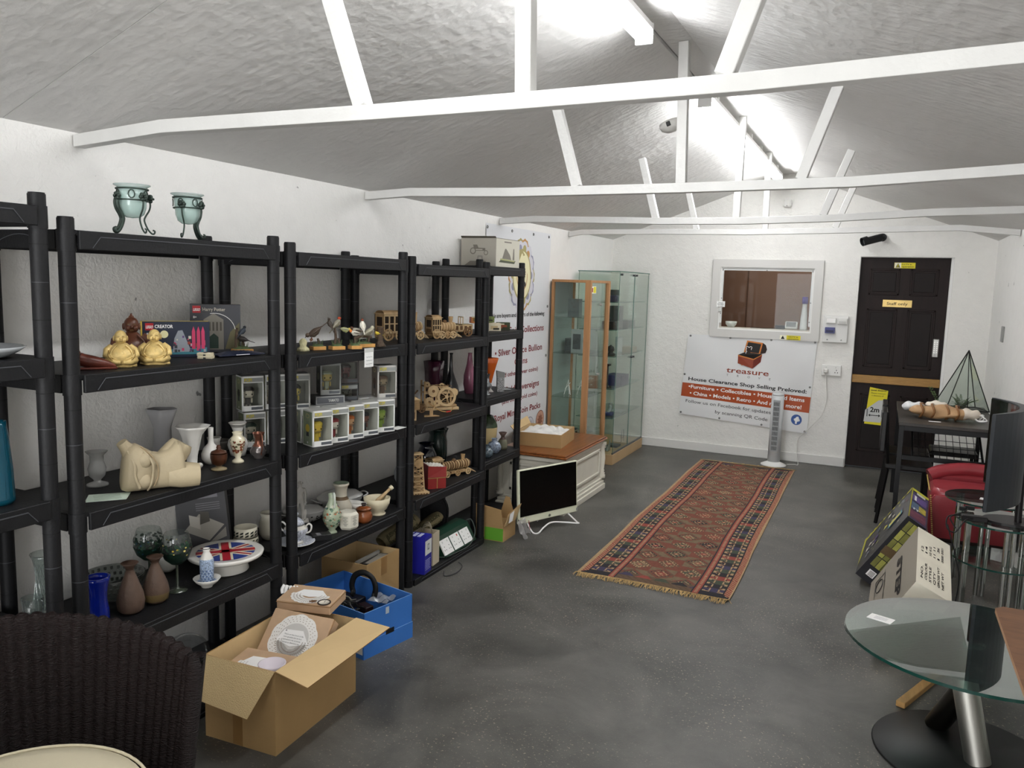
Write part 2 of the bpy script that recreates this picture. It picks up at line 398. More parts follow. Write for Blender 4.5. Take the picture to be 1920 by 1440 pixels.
# trusses: sagging tie beam with struts
def truss(y, tie, struts, lab):
    t = thing('roof_truss', lab, 'roof truss', (0, y, 0), group='white roof trusses')
    mb = MB(); n = len(tie); d = .045; h = .042
    vs = []; fs = []
    for x, z in tie: vs += [(x, 0, z), (x, d, z), (x, d, z+h), (x, 0, z+h)]
    for i in range(n-1):
        for k in range(4): fs.append((i*4+k, (i+1)*4+k, (i+1)*4+(k+1) % 4, i*4+(k+1) % 4))
    fs += [(0, 1, 2, 3), (4*n-1, 4*n-2, 4*n-3, 4*n-4)]
    mb.add(vs, fs, BEAM); mb.build('tie_beam', t, bevel=.002)
    for (xb, zb, xt, zt) in struts:
        mb = MB(); v = Vector((xt-xb, 0, zt-zb)); L = v.length; a = math.atan2(v.x, v.z)
        mb.box((0, d/2+.001, L/2), (.044, .043, L), BEAM, T=tr(xb, 0, zb) @ rot(0, a, 0), bev=.002); mb.build('strut', t)
    return t
def tie(z):   # z at given x stations
    return z
E1, E2 = XL+.005, XR-.005
def roofz(x): return ZE-.037+(x-(XL-.1))*(ZR-ZE+.037)/(XA-XL+.1) if x < -.9 else ZE-.037+((XR+.1)-x)*(ZR-ZE+.037)/(XR+.1-XB)
def clipe(l): return l
truss(1.93, [(E1, 2.045), (-2.166, 2.071), (-1.34, 2.065), (-.912, 2.065), (-.324, 2.069), (.212, 2.084), (E2, 2.055)],
      [(-1.39, 2.105, -1.525, roofz(-1.525)-.012), (-.885, 2.105, -.9, 2.70), (-.38, 2.11, -.255, roofz(-.255)-.012)], 'nearest roof truss, with the thick white tie beam crossing above the camera')
truss(3.64, [(E1, 2.045), (-2.3, 2.058), (-1.707, 2.045), (-.887, 2.046), (-.158, 2.054), (.438, 2.085), (E2, 2.055)],
      [(-1.377, 2.085, -1.50, roofz(-1.50)-.012), (-.877, 2.087, -.895, 2.70), (-.367, 2.09, -.245, roofz(-.245)-.012)], 'second roof truss from the camera, joining the left wall above the third shelving unit')
truss(5.3, [(E1, 2.045), (-2.305, 2.058), (-1.388, 2.037), (-.838, 2.035), (-.335, 2.047), (.2, 2.075), (.656, 2.085), (E2, 2.055)],
      [(-1.433, 2.076, -1.545, roofz(-1.545)-.012), (-.908, 2.077, -.902, 2.70), (-.39, 2.085, -.255, roofz(-.255)-.012)], 'third roof truss from the camera, meeting the left wall above the text banner')
truss(6.7, [(E1, 2.045), (-2.463, 2.062), (-1.75, 2.066), (-1.054, 2.060), (-.417, 2.071), (.446, 2.09), (E2, 2.055)],
      [(-1.462, 2.104, -1.56, roofz(-1.56)-.012), (-.916, 2.103, -.923, 2.70), (-.398, 2.112, -.27, roofz(-.27)-.012)], 'last roof truss, closest to the far wall and its door')
# batten lights
DIFF = M('#fbfdff', .4, emit=TUBE, name='lit_diffuser')
def batten(y0, y1, lab):
    t = thing('batten_light', lab, 'ceiling light', (-.955, (y0+y1)/2, 2.61), group='white ceiling batten lights'); L = y1-y0
    mb = MB(); mb.bx(-.036, .036, -L/2, L/2, .0200, .048, WHITE, bev=.004)
    for k in (-.35, .35): mb.bx(-.02, .02, k*L-.02, k*L+.02, .05, .092, WHITE)
    mb.build('housing', t)
    mb = MB(); n = 13; prof = [(.036*math.cos(PI*(-.10+1.20*k/(n-1))), .008-.036*math.sin(PI*(-.10+1.20*k/(n-1)))) for k in range(n)]
    mb.prism([(x, z) for x, z in prof], -L/2+.012, L/2-.012, DIFF, T=Matrix(((1, 0, 0, 0), (0, 0, 1, 0), (0, 1, 0, 0), (0, 0, 0, 1))), smooth=True)
    mb.build('diffuser', t)
    for e in (-1, 1):
        mb = MB(); mb.bx(-.036, .036, e*(L/2)-.006, e*(L/2)+.006, -.03, .05, WHITE, bev=.002); mb.build('end_cap', t)
batten(1.45, 3.24, 'lit batten light nearest the camera, cut by the top edge of the photo')
batten(4.42, 6.19, 'long lit batten light on the ridge behind the second truss')
batten(6.21, 7.62, 'lit batten light furthest away, next to the far gable wall')
batten(-1.6, .2, 'lit batten light behind the camera')
# ================================================================ SHELVING UNITS
PLB = M('#121214', .55, bump=.12, bscale=120, var=.12, vscale=20, name='black_plastic')
SCR = M('#45464a', .6, name='worn_plastic_edge')
PAPER = M('#f0efec', .7, name='paper')
def shelf_unit(lab, y0, y1, xf, xb, zs, legs0=0.0):
    """posts at y0,y1; front/back post centres xf,xb; zs = shelf surfaces top to bottom"""
    t = thing('shelving_unit', lab, 'shelving unit', ((xf+xb)/2, (y0+y1)/2, 0), group='black plastic shelving units')
    cx, cy = (xf+xb)/2, (y0+y1)/2; w = (y1-y0)/2; d = (xf-xb)/2
    for z in zs:
        mb = MB(); tp = z
        mb.bx(-d-.024, d+.024, -w-.0, w+.0, tp-.012, tp, PLB)                       # deck
        for sx in (-1, 1):
            mb.bx(sx*(d+.026)-.006, sx*(d+.026)+.006, -w+.02, w-.02, tp-.056, tp-.0005, PLB, bev=.002)
            # embossed line and chamfered lip
            mb.bx(sx*(d+.032), sx*(d+.0345), -w+.09, w-.09, tp-.018, tp-.015, SCR)
            for e in (-1, 1): mb.tube([(sx*(d+.033), e*(w-.09), tp-.0165), (sx*(d+.033), e*(w-.062), tp-.05)], .0013, SCR, n=4)
        for sy in (-1, 1):
            mb.bx(-d+.02, d-.02, sy*(w+.018)-.006, sy*(w+.018)+.006, tp-.056, tp-.0005, PLB, bev=.002)
            mb.bx(-d, d, sy*w-.001, sy*(w+.02), tp-.012, tp, PLB)
            arc = [(-d+.05+(2*d-.1)*k/10, sy*(w+.0245), tp-.045+.032*math.sin(PI*k/10)) for k in range(11)]
            mb.tube(arc, .0013, SCR, n=4)
            for sx in (-1, 1):
                mb.cyl((sx*d, sy*w, tp-.062), (sx*d, sy*w, tp+.001), .0262, PLB, n=20)
        for k in range(-3, 4): mb.bx(-d, d, k*w/4-.004, k*w/4+.004, tp-.035, tp-.012, PLB)
        mb.build('shelf', t, (0, 0, 0))
    for sx in (-1, 1):
        for sy in (-1, 1):
            mb = MB(); top = zs[0]+.038
            segs = [top]+[z for z in zs]+[0]
            mb.cyl((sx*d, sy*w, 0), (sx*d, sy*w, top-.004), .0235, PLB, n=20)
            mb.cyl((sx*d, sy*w, top-.006), (sx*d, sy*w, top), .0215, PLB, n=20)
            for a, b in zip(zs[:-1], zs[1:]):
                for q in (.25, .5, .75): mb.cyl((sx*d, sy*w, b+(a-b)*q), (sx*d, sy*w, b+(a-b)*q+.002), .0238, SCR if q == .5 else DK, n=20)
            mb.build('post', t)
    return t
ZU1 = [1.80, 1.37, .95, .53, .09]; ZU2 = [1.74, 1.312, .885, .455, .035]; ZU3 = [1.722, 1.305, .885, .457, .035]
ZU4 = [1.705, 1.298, .875, .470, .035]; ZU5 = [1.725, 1.300, .884, .462, .035]
shelf_unit('black shelving unit at the left edge of the photo, tallest and only half in view', .66, 1.525, -2.20, -2.545, ZU1)
shelf_unit('black shelving unit holding the golden laughing buddhas and the stone torso', 1.607, 2.487, -2.195, -2.545, ZU2)
shelf_unit('black shelving unit holding the toy figure boxes and bird ornaments', 2.585, 3.425, -2.195, -2.545, ZU3[:4])
shelf_unit('black shelving unit holding the plywood train and tractor models', 3.505, 4.345, -2.195, -2.545, ZU4)
shelf_unit('shallow black shelving unit beside the text banner, the last of the row', 4.47, 5.105, -2.305, -2.545, ZU5)

for _z in (ZU1, ZU2, ZU3, ZU4, ZU5):
    for _i in range(5): _z[_i] += .0008                  # things stand on the deck, not in it

# ================================================================ DOOR, HATCH, WALL FITTINGS
DOORM = M('#1d1210', .55, spec=.25, bump=.1, bscale=14, var=.25, vscale=5, stretch=(6, 6, 1), name='dark_door_paint')
DOORD = M('#150d0b', .55, spec=.25, var=.2, vscale=9)
BRASS = M('#b39a62', .35, metal=.8, var=.15, vscale=9); OAK = M('#a27b45', .45, bump=.2, bscale=12, stretch=(2, 20, 20), var=.2)
dr = bpy.data.objects.new('door_1', None); COL.objects.link(dr); dr.location = ((DX0+DX1)/2, YF+.06, 0); dr['kind'] = 'structure'
DW = (DX1-DX0)/2
def door_leaf(name, z0, z1, panels):
    mb = MB(); mb.bx(-DW+.004, DW-.022, 0, .04, z0, z1, DOORM, bev=.002)
    for (a, b, c, d) in panels:
        n = 0
        # moulding frame and raised field
        for (x0, x1, zz0, zz1) in ((a, b, c, c+.016), (a, b, d-.016, d), (a, a+.016, c, d), (b-.016, b, c, d)):
            mb.bx(x0, x1, -.006, .001, zz0, zz1, DOORM, bev=.0025)
        mb.box(((a+b)/2, -.001, (c+d)/2), (b-a-.06, .008, d-c-.06), DOORD, bev=.003)
    return mb.build(name, dr)
up = door_leaf('upper_leaf', .875, 1.945, [(-.29, -.04, 1.61, 1.845), (.045, .27, 1.61, 1.845), (-.29, -.04, .95, 1.485), (.045, .27, .95, 1.485)])
lo = door_leaf('lower_leaf', .012, .80, [(-.29, -.04, .16, .70), (.045, .27, .16, .70)])
mb = MB(); mb.bx(-DW+.004, DW-.022, -.028, .035, .80, .872, OAK, bev=.004); mb.build('ledge', dr)
mb = MB(); mb.bx(DW-.021, DW, -.03, .05, 0, DZ1, WHITE); mb.bx(-DW, DW, -.01, .05, 1.946, DZ1, WHITE); mb.bx(-DW, -DW+.003, 0, .05, 0, DZ1, WHITE); mb.build('door_frame', dr)
mb = MB(); mb.bx(.268, .318, -.022, -.0005, 1.07, 1.235, M('#a8a6a2', .35, metal=.7), bev=.006)
for i in range(2):
    for j in range(6): mb.cyl((.283+i*.02, -.026, 1.115+j*.018), (.283+i*.02, -.02, 1.115+j*.018), .005, M('#d8d6d2', .3, metal=.8), n=8)
mb.cyl((.293, -.045, 1.09), (.293, -.02, 1.09), .011, M('#8b8986', .3, metal=.9), n=12); mb.build('door_lock', up)
YEL = M('#e0d22a', .5); BLK = M('#141414', .5); RED = M('#9a2a2e', .45)
mb = MB(); mb.bx(-.165, .075, -.006, -.0008, 1.503, 1.568, BRASS, bev=.001)
mb.text('Staff only', (-.045, -.0068, 1.522), X_, Z_, .026, BLK, w=.17, bold=.012, anchor='c'); o = mb.build('nameplate', up); o['label'] = 'brass plate reading Staff only'
mb = MB(); mb.bx(-.095, .075, -.003, -.0008, 1.852, 1.902, YEL); mb.bx(-.093, -.04, -.0034, -.001, 1.854, 1.9, M('#f3f0d8', .5))
mb.add([(-.085, -.0036, 1.858), (-.045, -.0036, 1.858), (-.065, -.0036, 1.896)], [(0, 1, 2)], BLK); mb.add([(-.078, -.0038, 1.862), (-.052, -.0038, 1.862), (-.065, -.0038, 1.889)], [(0, 1, 2)], YEL)
mb.box((-.065, -.004, 1.87), (.018, .0006, .007), BLK)
mb.text('CCTV in', (-.035, -.0036, 1.881), X_, Z_, .012, BLK, w=.08, bold=.02); mb.text('operation', (-.035, -.0036, 1.861), X_, Z_, .012, BLK, w=.1, bold=.02)
o = mb.build('warning_sticker', up); o['label'] = 'yellow CCTV warning sticker'
# torn distancing poster on the lower leaf
GRY = M('#c9cac8', .6)
mb = MB(); pz = .42
mb.poly([(-.235, -.0075, pz), (-.07, -.0075, pz-.005), (-.055, -.0075, pz+.32), (-.21, -.0075, pz+.345)], YEL)
mb.poly([(-.242, -.0082, pz+.02), (-.10, -.0082, pz+.02), (-.062, -.0082, pz+.17), (-.075, -.0082, pz+.235), (-.13, -.0082, pz+.225), (-.235, -.0082, pz+.13)], GRY)
mb.text('2m', (-.155, -.0090, pz+.115), X_, Z_, .045, BLK, w=.078, bold=.03, anchor='c')
mb.bx(-.195, -.115, -.0090, -.0082, pz+.08, pz+.086, BLK)
for e in (-1, 1): mb.add([(-.155+e*.05, -.0090, pz+.083), (-.155+e*.035, -.0090, pz+.097), (-.155+e*.035, -.0090, pz+.069)], [(0, 1, 2)], BLK)
mb.text('Please maintain', (-.135, -.0090, pz+.285), X_, Z_, .011, BLK, w=.12, anchor='c'); mb.text('a distance of', (-.14, -.0090, pz+.263), X_, Z_, .011, BLK, w=.1, anchor='c')
mb.text('social distance', (-.135, -.0090, pz+.312), X_, Z_, .014, BLK, w=.13, anchor='c', bold=.02)
for e in (-1, 1):
    mb.ball((-.155+e*.062, -.0100, pz+.135), .006, M('#6f7170', .6), n=8, sc=(1, .2, 1)); mb.bx(-.155+e*.062-.005, -.155+e*.062+.005, -.0100, -.002, pz+.07, pz+.128, M('#6f7170', .6))
o = mb.build('torn_poster', lo); o['label'] = 'torn yellow and grey poster reading 2m'
# hatch window
wn = bpy.data.objects.new('window_1', None); COL.objects.link(wn); wn.location = ((WX0+WX1)/2, YF, (WZ0+WZ1)/2); wn['kind'] = 'structure'
hw, hh = (WX1-WX0)/2, (WZ1-WZ0)/2
mb = MB()
def mitre(x0, x1, z0, z1, wd, y0, y1, m):
    a = [(x0, z0), (x1, z0), (x1, z1), (x0, z1)]; b = [(x0-wd, z0-wd), (x1+wd, z0-wd), (x1+wd, z1+wd), (x0-wd, z1+wd)]
    for i in range(4):
        j = (i+1) % 4; q = [a[i], a[j], b[j], b[i]]
        mb.add([(p[0], y0, p[1]) for p in q]+[(p[0], y1, p[1]) for p in q], [(3, 2, 1, 0), (4, 5, 6, 7), (0, 1, 5, 4), (1, 2, 6, 5), (2, 3, 7, 6), (3, 0, 4, 7)], m)
mitre(-hw, hw, -hh, hh, .075, -.026, 0, M('#cfcdc9', .45)); mitre(-hw+.012, hw-.012, -hh+.012, hh-.012, .012, -.012, .11, WHITE)
mb.build('window_frame', wn)
mb = MB(); mb.bx(-hw+.012, hw-.012, 0.0, .12, -hh+.012, -hh+.02, M('#c8c3ba', .5)); mb.build('window_sill', wn)
mb = MB(); mb.bx(-hw+.015, hw-.015, .003, .007, -hh+.021, hh-.014, glass('#f6f8f7', .22)); mb.build('glass_pane', wn)
mb = MB()
for x in (-hw+.02, hw-.02): mb.bx(x-.008, x+.008, -.006, .001, -hh+.06, hh-.014, M('#dfe0de', .4), bev=.002)
mb.bx(-hw+.02, hw-.02, -.006, .001, hh-.03, hh-.014, M('#dfe0de', .4)); mb.build('pane_clips', wn)
mb = MB()
for (x, z) in ((-hw+.02, .27), (0, .275), (hw-.02, .27), (-hw+.02, 0), (hw-.02, -.02), (-hw+.02, -.15), (hw-.02, -.2)):
    mb.cyl((x, -.009, z), (x, -.005, z), .005, M('#6e6d6a', .4, metal=.6), n=8)
ob = mb.build('screw', wn)
ob['kind'] = 'stuff'
mb = MB(); mb.bx(hw-.27, hw-.11, -.0275, -.026, -hh-.072, -hh-.03, M('#f3f0d8', .5)); mb.bx(hw-.21, hw-.085, -.0276, -.026, -hh-.072, -hh-.03, YEL)
mb.add([(hw-.262, -.028, -hh-.066), (hw-.226, -.028, -hh-.066), (hw-.244, -.028, -hh-.034)], [(0, 1, 2)], BLK)
mb.text('CCTV in', (hw-.15, -.0285, -hh-.048), X_, Z_, .011, BLK, w=.085, bold=.02, anchor='c'); mb.text('operation', (hw-.15, -.0285, -hh-.067), X_, Z_, .011, BLK, w=.1, bold=.02, anchor='c')
o = mb.build('warning_sticker', wn)
mb = MB(); mb.bx(-hw-.02, -hw+.06, -.030, -.0262, -.085, -.03, M('#f4f4f1', .5)); mb.text('Please', (-hw+.02, -.0306, -.048), X_, Z_, .009, BLK, w=.045, anchor='c'); mb.text('RING BELL', (-hw+.02, -.0306, -.063), X_, Z_, .009, BLK, w=.06, anchor='c', bold=.02); mb.text('for staff', (-hw+.02, -.0306, -.078), X_, Z_, .008, BLK, w=.045, anchor='c')
mb.bx(-hw+.0, -hw+.03, -.03, -.018, -.13, -.095, M('#d4d4d0', .4), bev=.003); mb.build('notice', wn)
# back office seen through the hatch
OFF = M('#8d6f5f', .8, var=.05, vscale=3, name='office_wall')
mb = MB()
mb.bx(-2.2, .2, YF+1.6, YF+1.65, .7, 2.4, OFF); mb.bx(-2.25, -2.2, YF+.13, YF+1.65, .7, 2.4, OFF); mb.bx(.2, .25, YF+.13, YF+1.65, .7, 2.4, OFF)
mb.bx(-2.25, .25, YF+.13, YF+1.65, .65, .7, M('#4c4038', .7)); mb.bx(-2.25, .25, YF+.13, YF+1.65, 2.4, 2.45, M('#b8aca2', .7))
mb.bx(-1.46, -1.45, YF+1.59, YF+1.6, .7, 2.4, M('#6a5245', .7))
struct(mb.build('wall_office'))
ld = bpy.data.lights.new('office_lamp', 'AREA'); ld.energy = 9; ld.size = .5; ld.color = (1, .9, .8); lo_ = bpy.data.objects.new('office_lamp', ld); COL.objects.link(lo_); lo_.location = (-1.0, YF+.8, 2.38)
# things on the sill and in the office
t = MB(); t.lathe([(.001, 0), (.03, .0), (.052, .03), (.056, .055), (.052, .056), (.03, .01)], M('#e9e7e2', .4), cap=2)
tag(t.build('white_bowl', None, (-1.36, YF+.06, WZ0+.02)), 'small round white dish at the left end of the hatch window sill', 'dish')
t = MB(); t.box((0, 0, .035), (.11, .03, .07), M('#e8e6e2', .4), T=rot(-.5, 0, 0) @ tr(0, 0, .0), bev=.006); t.box((0, -.0165, .036), (.09, .002, .052), M('#3e3c3b', .3), T=rot(-.5, 0, 0))
tag(t.build('smart_display', None, (-.80, YF+.055, WZ0+.02+.012)), 'small white tablet-like screen on the hatch window sill', 'display')
t = MB(); t.lathe([(.001, 0), (.03, 0), (.034, .02), (.03, .12), (.022, .2), (.02, .25), (.026, .252), (.026, .31), (.02, .315), (.001, .315)], M('#e4e2e2', .3), mats=[M('#e4e2e2', .3)]*5+[M('#4b3a86', .4)]*4)
tag(t.build('spray_bottle', None, (-.69, YF+.065, WZ0+.02)), 'tall white bottle with a purple cap on the hatch window sill', 'bottle')
t = MB(); t.tube(spline([(-1.17, 0, .004), (-1.15, .02, .005), (-1.05, -.01, .004), (-.98, .02, .005), (-.9, .02, .006), (-.86, .03, .02)], 5), .0025, BLK, n=5)
t.box((-.90, .03, .02), (.09, .05, .035), BLK, bev=.005); tag(t.build('charger_cable', None, (0, YF+.05, WZ0+.02)), 'black charger and thin cable lying along the hatch window sill', 'cable')
# banner under the hatch
BAN = M('#e2e2e2', .38, name='banner_vinyl'); ORG = M('#a8491f', .42); BRN = M('#6b2417', .45); BR2 = M('#8c3a22', .45); TXT = M('#22201f', .5); GT = M('#5d5d5d', .5); WHT = M('#f2f0ee', .5)
def quadmap(p00, p10, p11, p01, ripple=None):
    p00, p10, p11, p01 = map(Vector, (p00, p10, p11, p01))
    def f(u, v, off=0.0):
        p = (p00*(1-u)+p10*u)*(1-v)+(p01*(1-u)+p11*u)*v
        r = ripple(u, v) if ripple else 0
        return p+Vector((0, -r-off, 0))
    return f
bn = thing('vinyl_banner', 'treasure trove shop banner with a chest logo hanging below the hatch window', 'banner', (-1.15, YF-.001, .75))
rp = lambda u, v: .012+.005*math.sin(u*9+v*5)*math.sin(v*4+1)+.004*math.sin(u*23-v*9)
bf = quadmap((-.66, 0, -.385), (.565, 0, -.468), (.60, 0, .419), (-.607, 0, .42), rp)
BW = 1.215
def btext(mb, s, u0, v, h, m, w=None, bold=0, anchor='l', fl=bf, W=1.215, H=.85, off=.0015):
    v_, f_ = text_geo(s, bold); 
    x0 = min(p[0] for p in v_); x1 = max(p[0] for p in v_); k = h/.72; kx = k if w is None else w/(x1-x0)
    sh = {'l': 0, 'c': -(x1-x0)*kx/2, 'r': -(x1-x0)*kx}[anchor]
    mb.add([fl(u0+((p[0]-x0)*kx+sh)/W, v+p[1]*k/H, off) for p in v_], f_, m)
mb = MB(); mb.grid(lambda u, v: bf(u, v), 48, 24, BAN); 
mb.grid(lambda u, v: bf(u, .225+v*.17, .0008), 48, 3, ORG)
# chest logo
def bp_(pts, m, off): mb.add([bf(.5+(x)/1.215, .79+y/.85, off*3.5) for x, y in pts], [tuple(range(len(pts)))], m)
bp_([(-.10, .0), (.05, -.03), (.05, -.125), (-.095, -.085)], BR2, .001); bp_([(.05, -.03), (.125, .02), (.12, -.055), (.05, -.125)], BRN, .001)
bp_([(-.10, .0), (-.03, .035), (.125, .02), (.05, -.03)], M('#1a1512', .5), .0012)
bp_([(-.05, .03), (-.03, .145), (.12, .13), (.105, .02)], M('#c87a3a', .5), .0012); bp_([(-.035, .035), (-.018, .13), (.105, .117), (.092, .027)], M('#262321', .5), .0016)
bp_([(.105, .02), (.12, .13), (.15, .11), (.165, .07), (.155, .035)], M('#2c211c', .5), .0014)
for x in (-.06, 0.0): bp_([(x, -.01), (x+.012, -.013), (x+.012, -.105), (x, -.1)], M('#c87a3a', .5), .0016)
bp_([(-.10, .0), (.05, -.03), (.125, .02), (.125, .012), (.05, -.042), (-.10, -.012)], M('#c87a3a', .5), .002)
# small bear in the chest
for (x, y, r) in ((0.0, .055, .022), (-.015, .076, .009), (.016, .076, .009), (0, .02, .022)): bp_([(x-.005+(r+.005)*math.cos(a*PI/8), y+(r+.005)*math.sin(a*PI/8)) for a in range(16)], WHT, .0022)
for (x, y, r) in ((0.0, .055, .022), (-.015, .076, .009), (.016, .076, .009), (0, .02, .022)): bp_([(x-.005+r*math.cos(a*PI/8), y+r*math.sin(a*PI/8)) for a in range(16)], M('#2a1a14', .5), .0026)
btext(mb, 'treasure', .505, .575, .052, BR2, w=.40, anchor='c', bold=.012)
for i, ch in enumerate('TROVE'): btext(mb, ch, .345+i*.083, .53, .022, GT)
btext(mb, 'House Clearance Shop Selling Preloved:', .505, .43, .035, TXT, w=1.12, bold=.022, anchor='c')
btext(mb, '•Furniture • Collectibles • Household Items', .505, .335, .036, WHT, w=1.1, bold=.022, anchor='c')
btext(mb, '• China • Models • Retro • And much more!', .505, .255, .036, WHT, w=1.06, bold=.022, anchor='c')
btext(mb, 'Follow us on Facebook for updates', .045, .155, .033, TXT, w=.82); btext(mb, 'by scanning QR Code', .29, .07, .033, TXT, w=.50)
mb.add([bf(.915+.04*math.cos(a*PI/16), .135+.057*math.sin(a*PI/16), .001) for a in range(32)], [tuple(range(32))], M('#3b5a98', .5))
btext(mb, 'f', .903, .095, .062, WHT, bold=.05, off=.002)
SHT = mb.build('printed_sheet', bn)
for i, (u, v) in enumerate(((.02, .98), (.34, .98), (.66, .98), (.985, .98), (.01, .5), (.985, .5), (.015, .02), (.33, .02), (.66, .02), (.985, .02))):
    p = bf(u, v); mb = MB(); mb.tube([(.008*math.cos(a*PI/6), 0, .008*math.sin(a*PI/6)) for a in range(12)], .0028, M('#8d8d8b', .3, metal=.9), n=6, closed=True)
    mb.cyl((0, .0, 0), (0, -.004, 0), .004, BLK, n=8); mb.build('eyelet', SHT, p+Vector((0, -.002, 0)))
# tower fan
FAN = M('#c9cbcc', .4, name='fan_plastic'); t = thing('tower_fan', 'white tower fan standing in front of the banner on the floor', 'fan', (-.837, 7.715, 0))
mb = MB(); mb.lathe([(.001, .0), (.115, 0), (.115, .008), (.09, .02), (.06, .032), (.05, .045)], M('#e3e2df', .4), n=32); mb.build('base', t)
mb = MB(); out = [(.056*math.cos(a*PI/12), .056*math.sin(a*PI/12)) for a in range(24)]
mb.prism(out, .035, .66, FAN, smooth=True); mb.lathe([(.056, 0), (.054, .012), (.04, .02), (.001, .022)], FAN, c=(0, 0, .66)); mb.build('body', t)
mb = MB(); mb.bx(-.031, .031, -.0578, -.045, .14, .62, M('#9fa2a3', .4))
for k in range(10):
    for j in range(9):
        mb.bx(-.024+j*.0055, -.0215+j*.0055, -.0598, -.057, .152+k*.046, .152+k*.046+.035, M('#2b2c2c', .5))
mb.build('grille', t)
# wall sockets, fuse box, camera, sensor, alarm
t = thing('wall_socket', 'white double plug socket on the far wall right of the banner', 'socket', (-.41, YF, .90))
mb = MB(); mb.bx(-.085, .085, -.028, 0, -.05, .05, M('#e4e3df', .4), bev=.004)
for dx in (-.038, .045): 
    mb.bx(dx-.012, dx-.002, -.032, -.028, .022, .036, M('#d0cfca', .4), bev=.001)
for z, x in ((.004, 0.045), (-.018, .034), (-.018, .056)): mb.bx(x-.003, x+.003, -.0285, -.0275, z-.005, z+.005, BLK)
mb.build('faceplate', t)
mb = MB(); mb.box((-.045, -.045, -.005), (.04, .036, .04), M('#dedcd6', .4), bev=.008); mb.build('plug', t)
mb = MB(); P = [(-.455, YF-.05, .87), (-.44, YF-.03, .75), (-.43, YF-.03, .62), (-.46, YF-.03, .48), (-.53, YF-.03, .38), (-.60, YF-.03, .3), (-.66, YF-.04, .22), (-.655, YF-.1, .1), (-.63, YF-.15, .008), (-.66, YF-.17, .006), (-.69, 7.80, .006), (-.725, 7.78, .006)]
mb.tube(spline(P, 6), .0035, M('#dcdad4', .4), n=6); tag(mb.build('fan_cable'), 'white mains cable drooping from the wall socket to the tower fan', 'cable')
t = thing('fuse_box', 'clear fronted electric switch box on the far wall left of the door', 'fuse box', (-.395, YF, 1.285))
mb = MB(); mb.bx(-.115, .1, -.03, 0, -.125, .125, M('#dcdbd8', .4), bev=.004); mb.build('backing_box', t)
mb = MB(); mb.bx(-.09, -.005, -.05, -.03, .05, .105, M('#d7d6d2', .4), bev=.003); mb.bx(-.085, -.01, -.052, -.049, .06, .095, WHT); mb.build('meter', t)
mb = MB(); mb.bx(.01, .09, -.05, -.03, .045, .1, M('#d7d6d2', .4), bev=.003); mb.bx(.018, .08, -.052, -.049, .052, .075, M('#bdbcb8', .4)); mb.build('switch_module', t)
mb = MB(); mb.bx(-.095, -.01, -.06, -.03, -.04, .015, M('#464a7c', .4), bev=.003); mb.bx(-.085, -.02, -.064, -.06, -.03, -.01, M('#23264a', .4)); mb.build('blue_switch', t)['label'] = 'dark blue switch'
mb = MB(); 
for x in (-.07, .05): mb.cyl((x, -.034, -.1), (x, -.03, -.1), .007, M('#8a8a88', .4, metal=.5), n=10)
mb.build('screw', t)['kind'] = 'stuff'
t = thing('security_camera', 'black security camera on the far wall above the door', 'camera', (-.10, YF, 2.12))
mb = MB(); mb.cyl((.03, 0, .0), (.03, -.02, 0), .035, BLK, n=16); mb.tube([(.03, -.02, 0), (.02, -.06, -.005), (-.01, -.09, -.01)], .012, BLK); mb.build('bracket', t)
mb = MB(); mb.cyl((.02, -.085, -.005), (-.105, -.15, -.045), .034, M('#1a1b1c', .35), n=20); mb.cyl((-.09, -.142, -.034), (-.13, -.164, -.05), .039, M('#1a1b1c', .35), n=20, cap=False); mb.cyl((-.105, -.15, -.045), (-.108, -.152, -.046), .030, M('#4a4b4d', .2), n=16); mb.build('camera_body', t)
mb = MB(); mb.box((0, -.02, 0), (.075, .04, .075), M('#e6e5e1', .4), bev=.012); mb.box((0, -.042, .004), (.05, .006, .045), M('#d2d1cc', .4), bev=.002); mb.cyl((0, -.042, -.027), (0, -.038, -.027), .004, BLK, n=8)
tag(mb.build('motion_sensor', None, (-.902, YF, 2.435)), 'small square white sensor high on the far gable wall', 'sensor')
t = thing('alarm_dome', 'round white alarm sounder on the left roof slope beside the second truss', 'alarm', (-1.02, 3.96, 2.42), ry=-.36)
mb = MB(); mb.lathe([(.001, 0), (.052, 0), (.055, .012), (.05, .03), (.03, .045), (.001, .05)], M('#dcdad5', .45), T=rot(PI, 0, 0)); mb.build('cover', t)
mb = MB(); mb.bx(-.01, .01, -.058, -.046, -.03, -.008, M('#2b2b2b', .4), bev=.002); mb.build('slot', t)
# text banner on the left wall
TR = M('#7a1c20', .5)
bn2 = thing('wall_banner', 'long white vinyl banner of coin buying lines with a round crest on the left wall', 'banner', (XL+.001, 5.68, 1.2))
rp2 = lambda u, v: .006+.004*math.sin(u*8+v*3)+.003*math.sin(v*17+u*4)
def b2(u, v, off=0.0):
    y = -.59+1.2*u; z = -.88+v*1.72-.02*math.sin(v*3); return Vector((rp2(u, v)+off, y, z))
mb = MB(); mb.grid(lambda u, v: b2(u, v), 30, 40, M('#dadbdd', .4))
def bt2(s, uc, v, h, m, w=None, bold=.015): btext(mb, s, uc, v, h, m, w=w, bold=bold, anchor='c', fl=lambda u, v, o: b2(u, v, o), W=1.2, H=1.72)
zz = lambda z: (z-1.2+.88)/1.72
bt2('We are buyers and sellers of the following:', .50, zz(1.385), .033, TXT, w=1.0)
bt2('• Coin Collections', .60, zz(1.26), .052, TR, w=.74); bt2('• Silver Ounce Bullion', .52, zz(1.10), .052, TR, w=.9); bt2('Coins', .55, zz(1.01), .05, TR, w=.24)
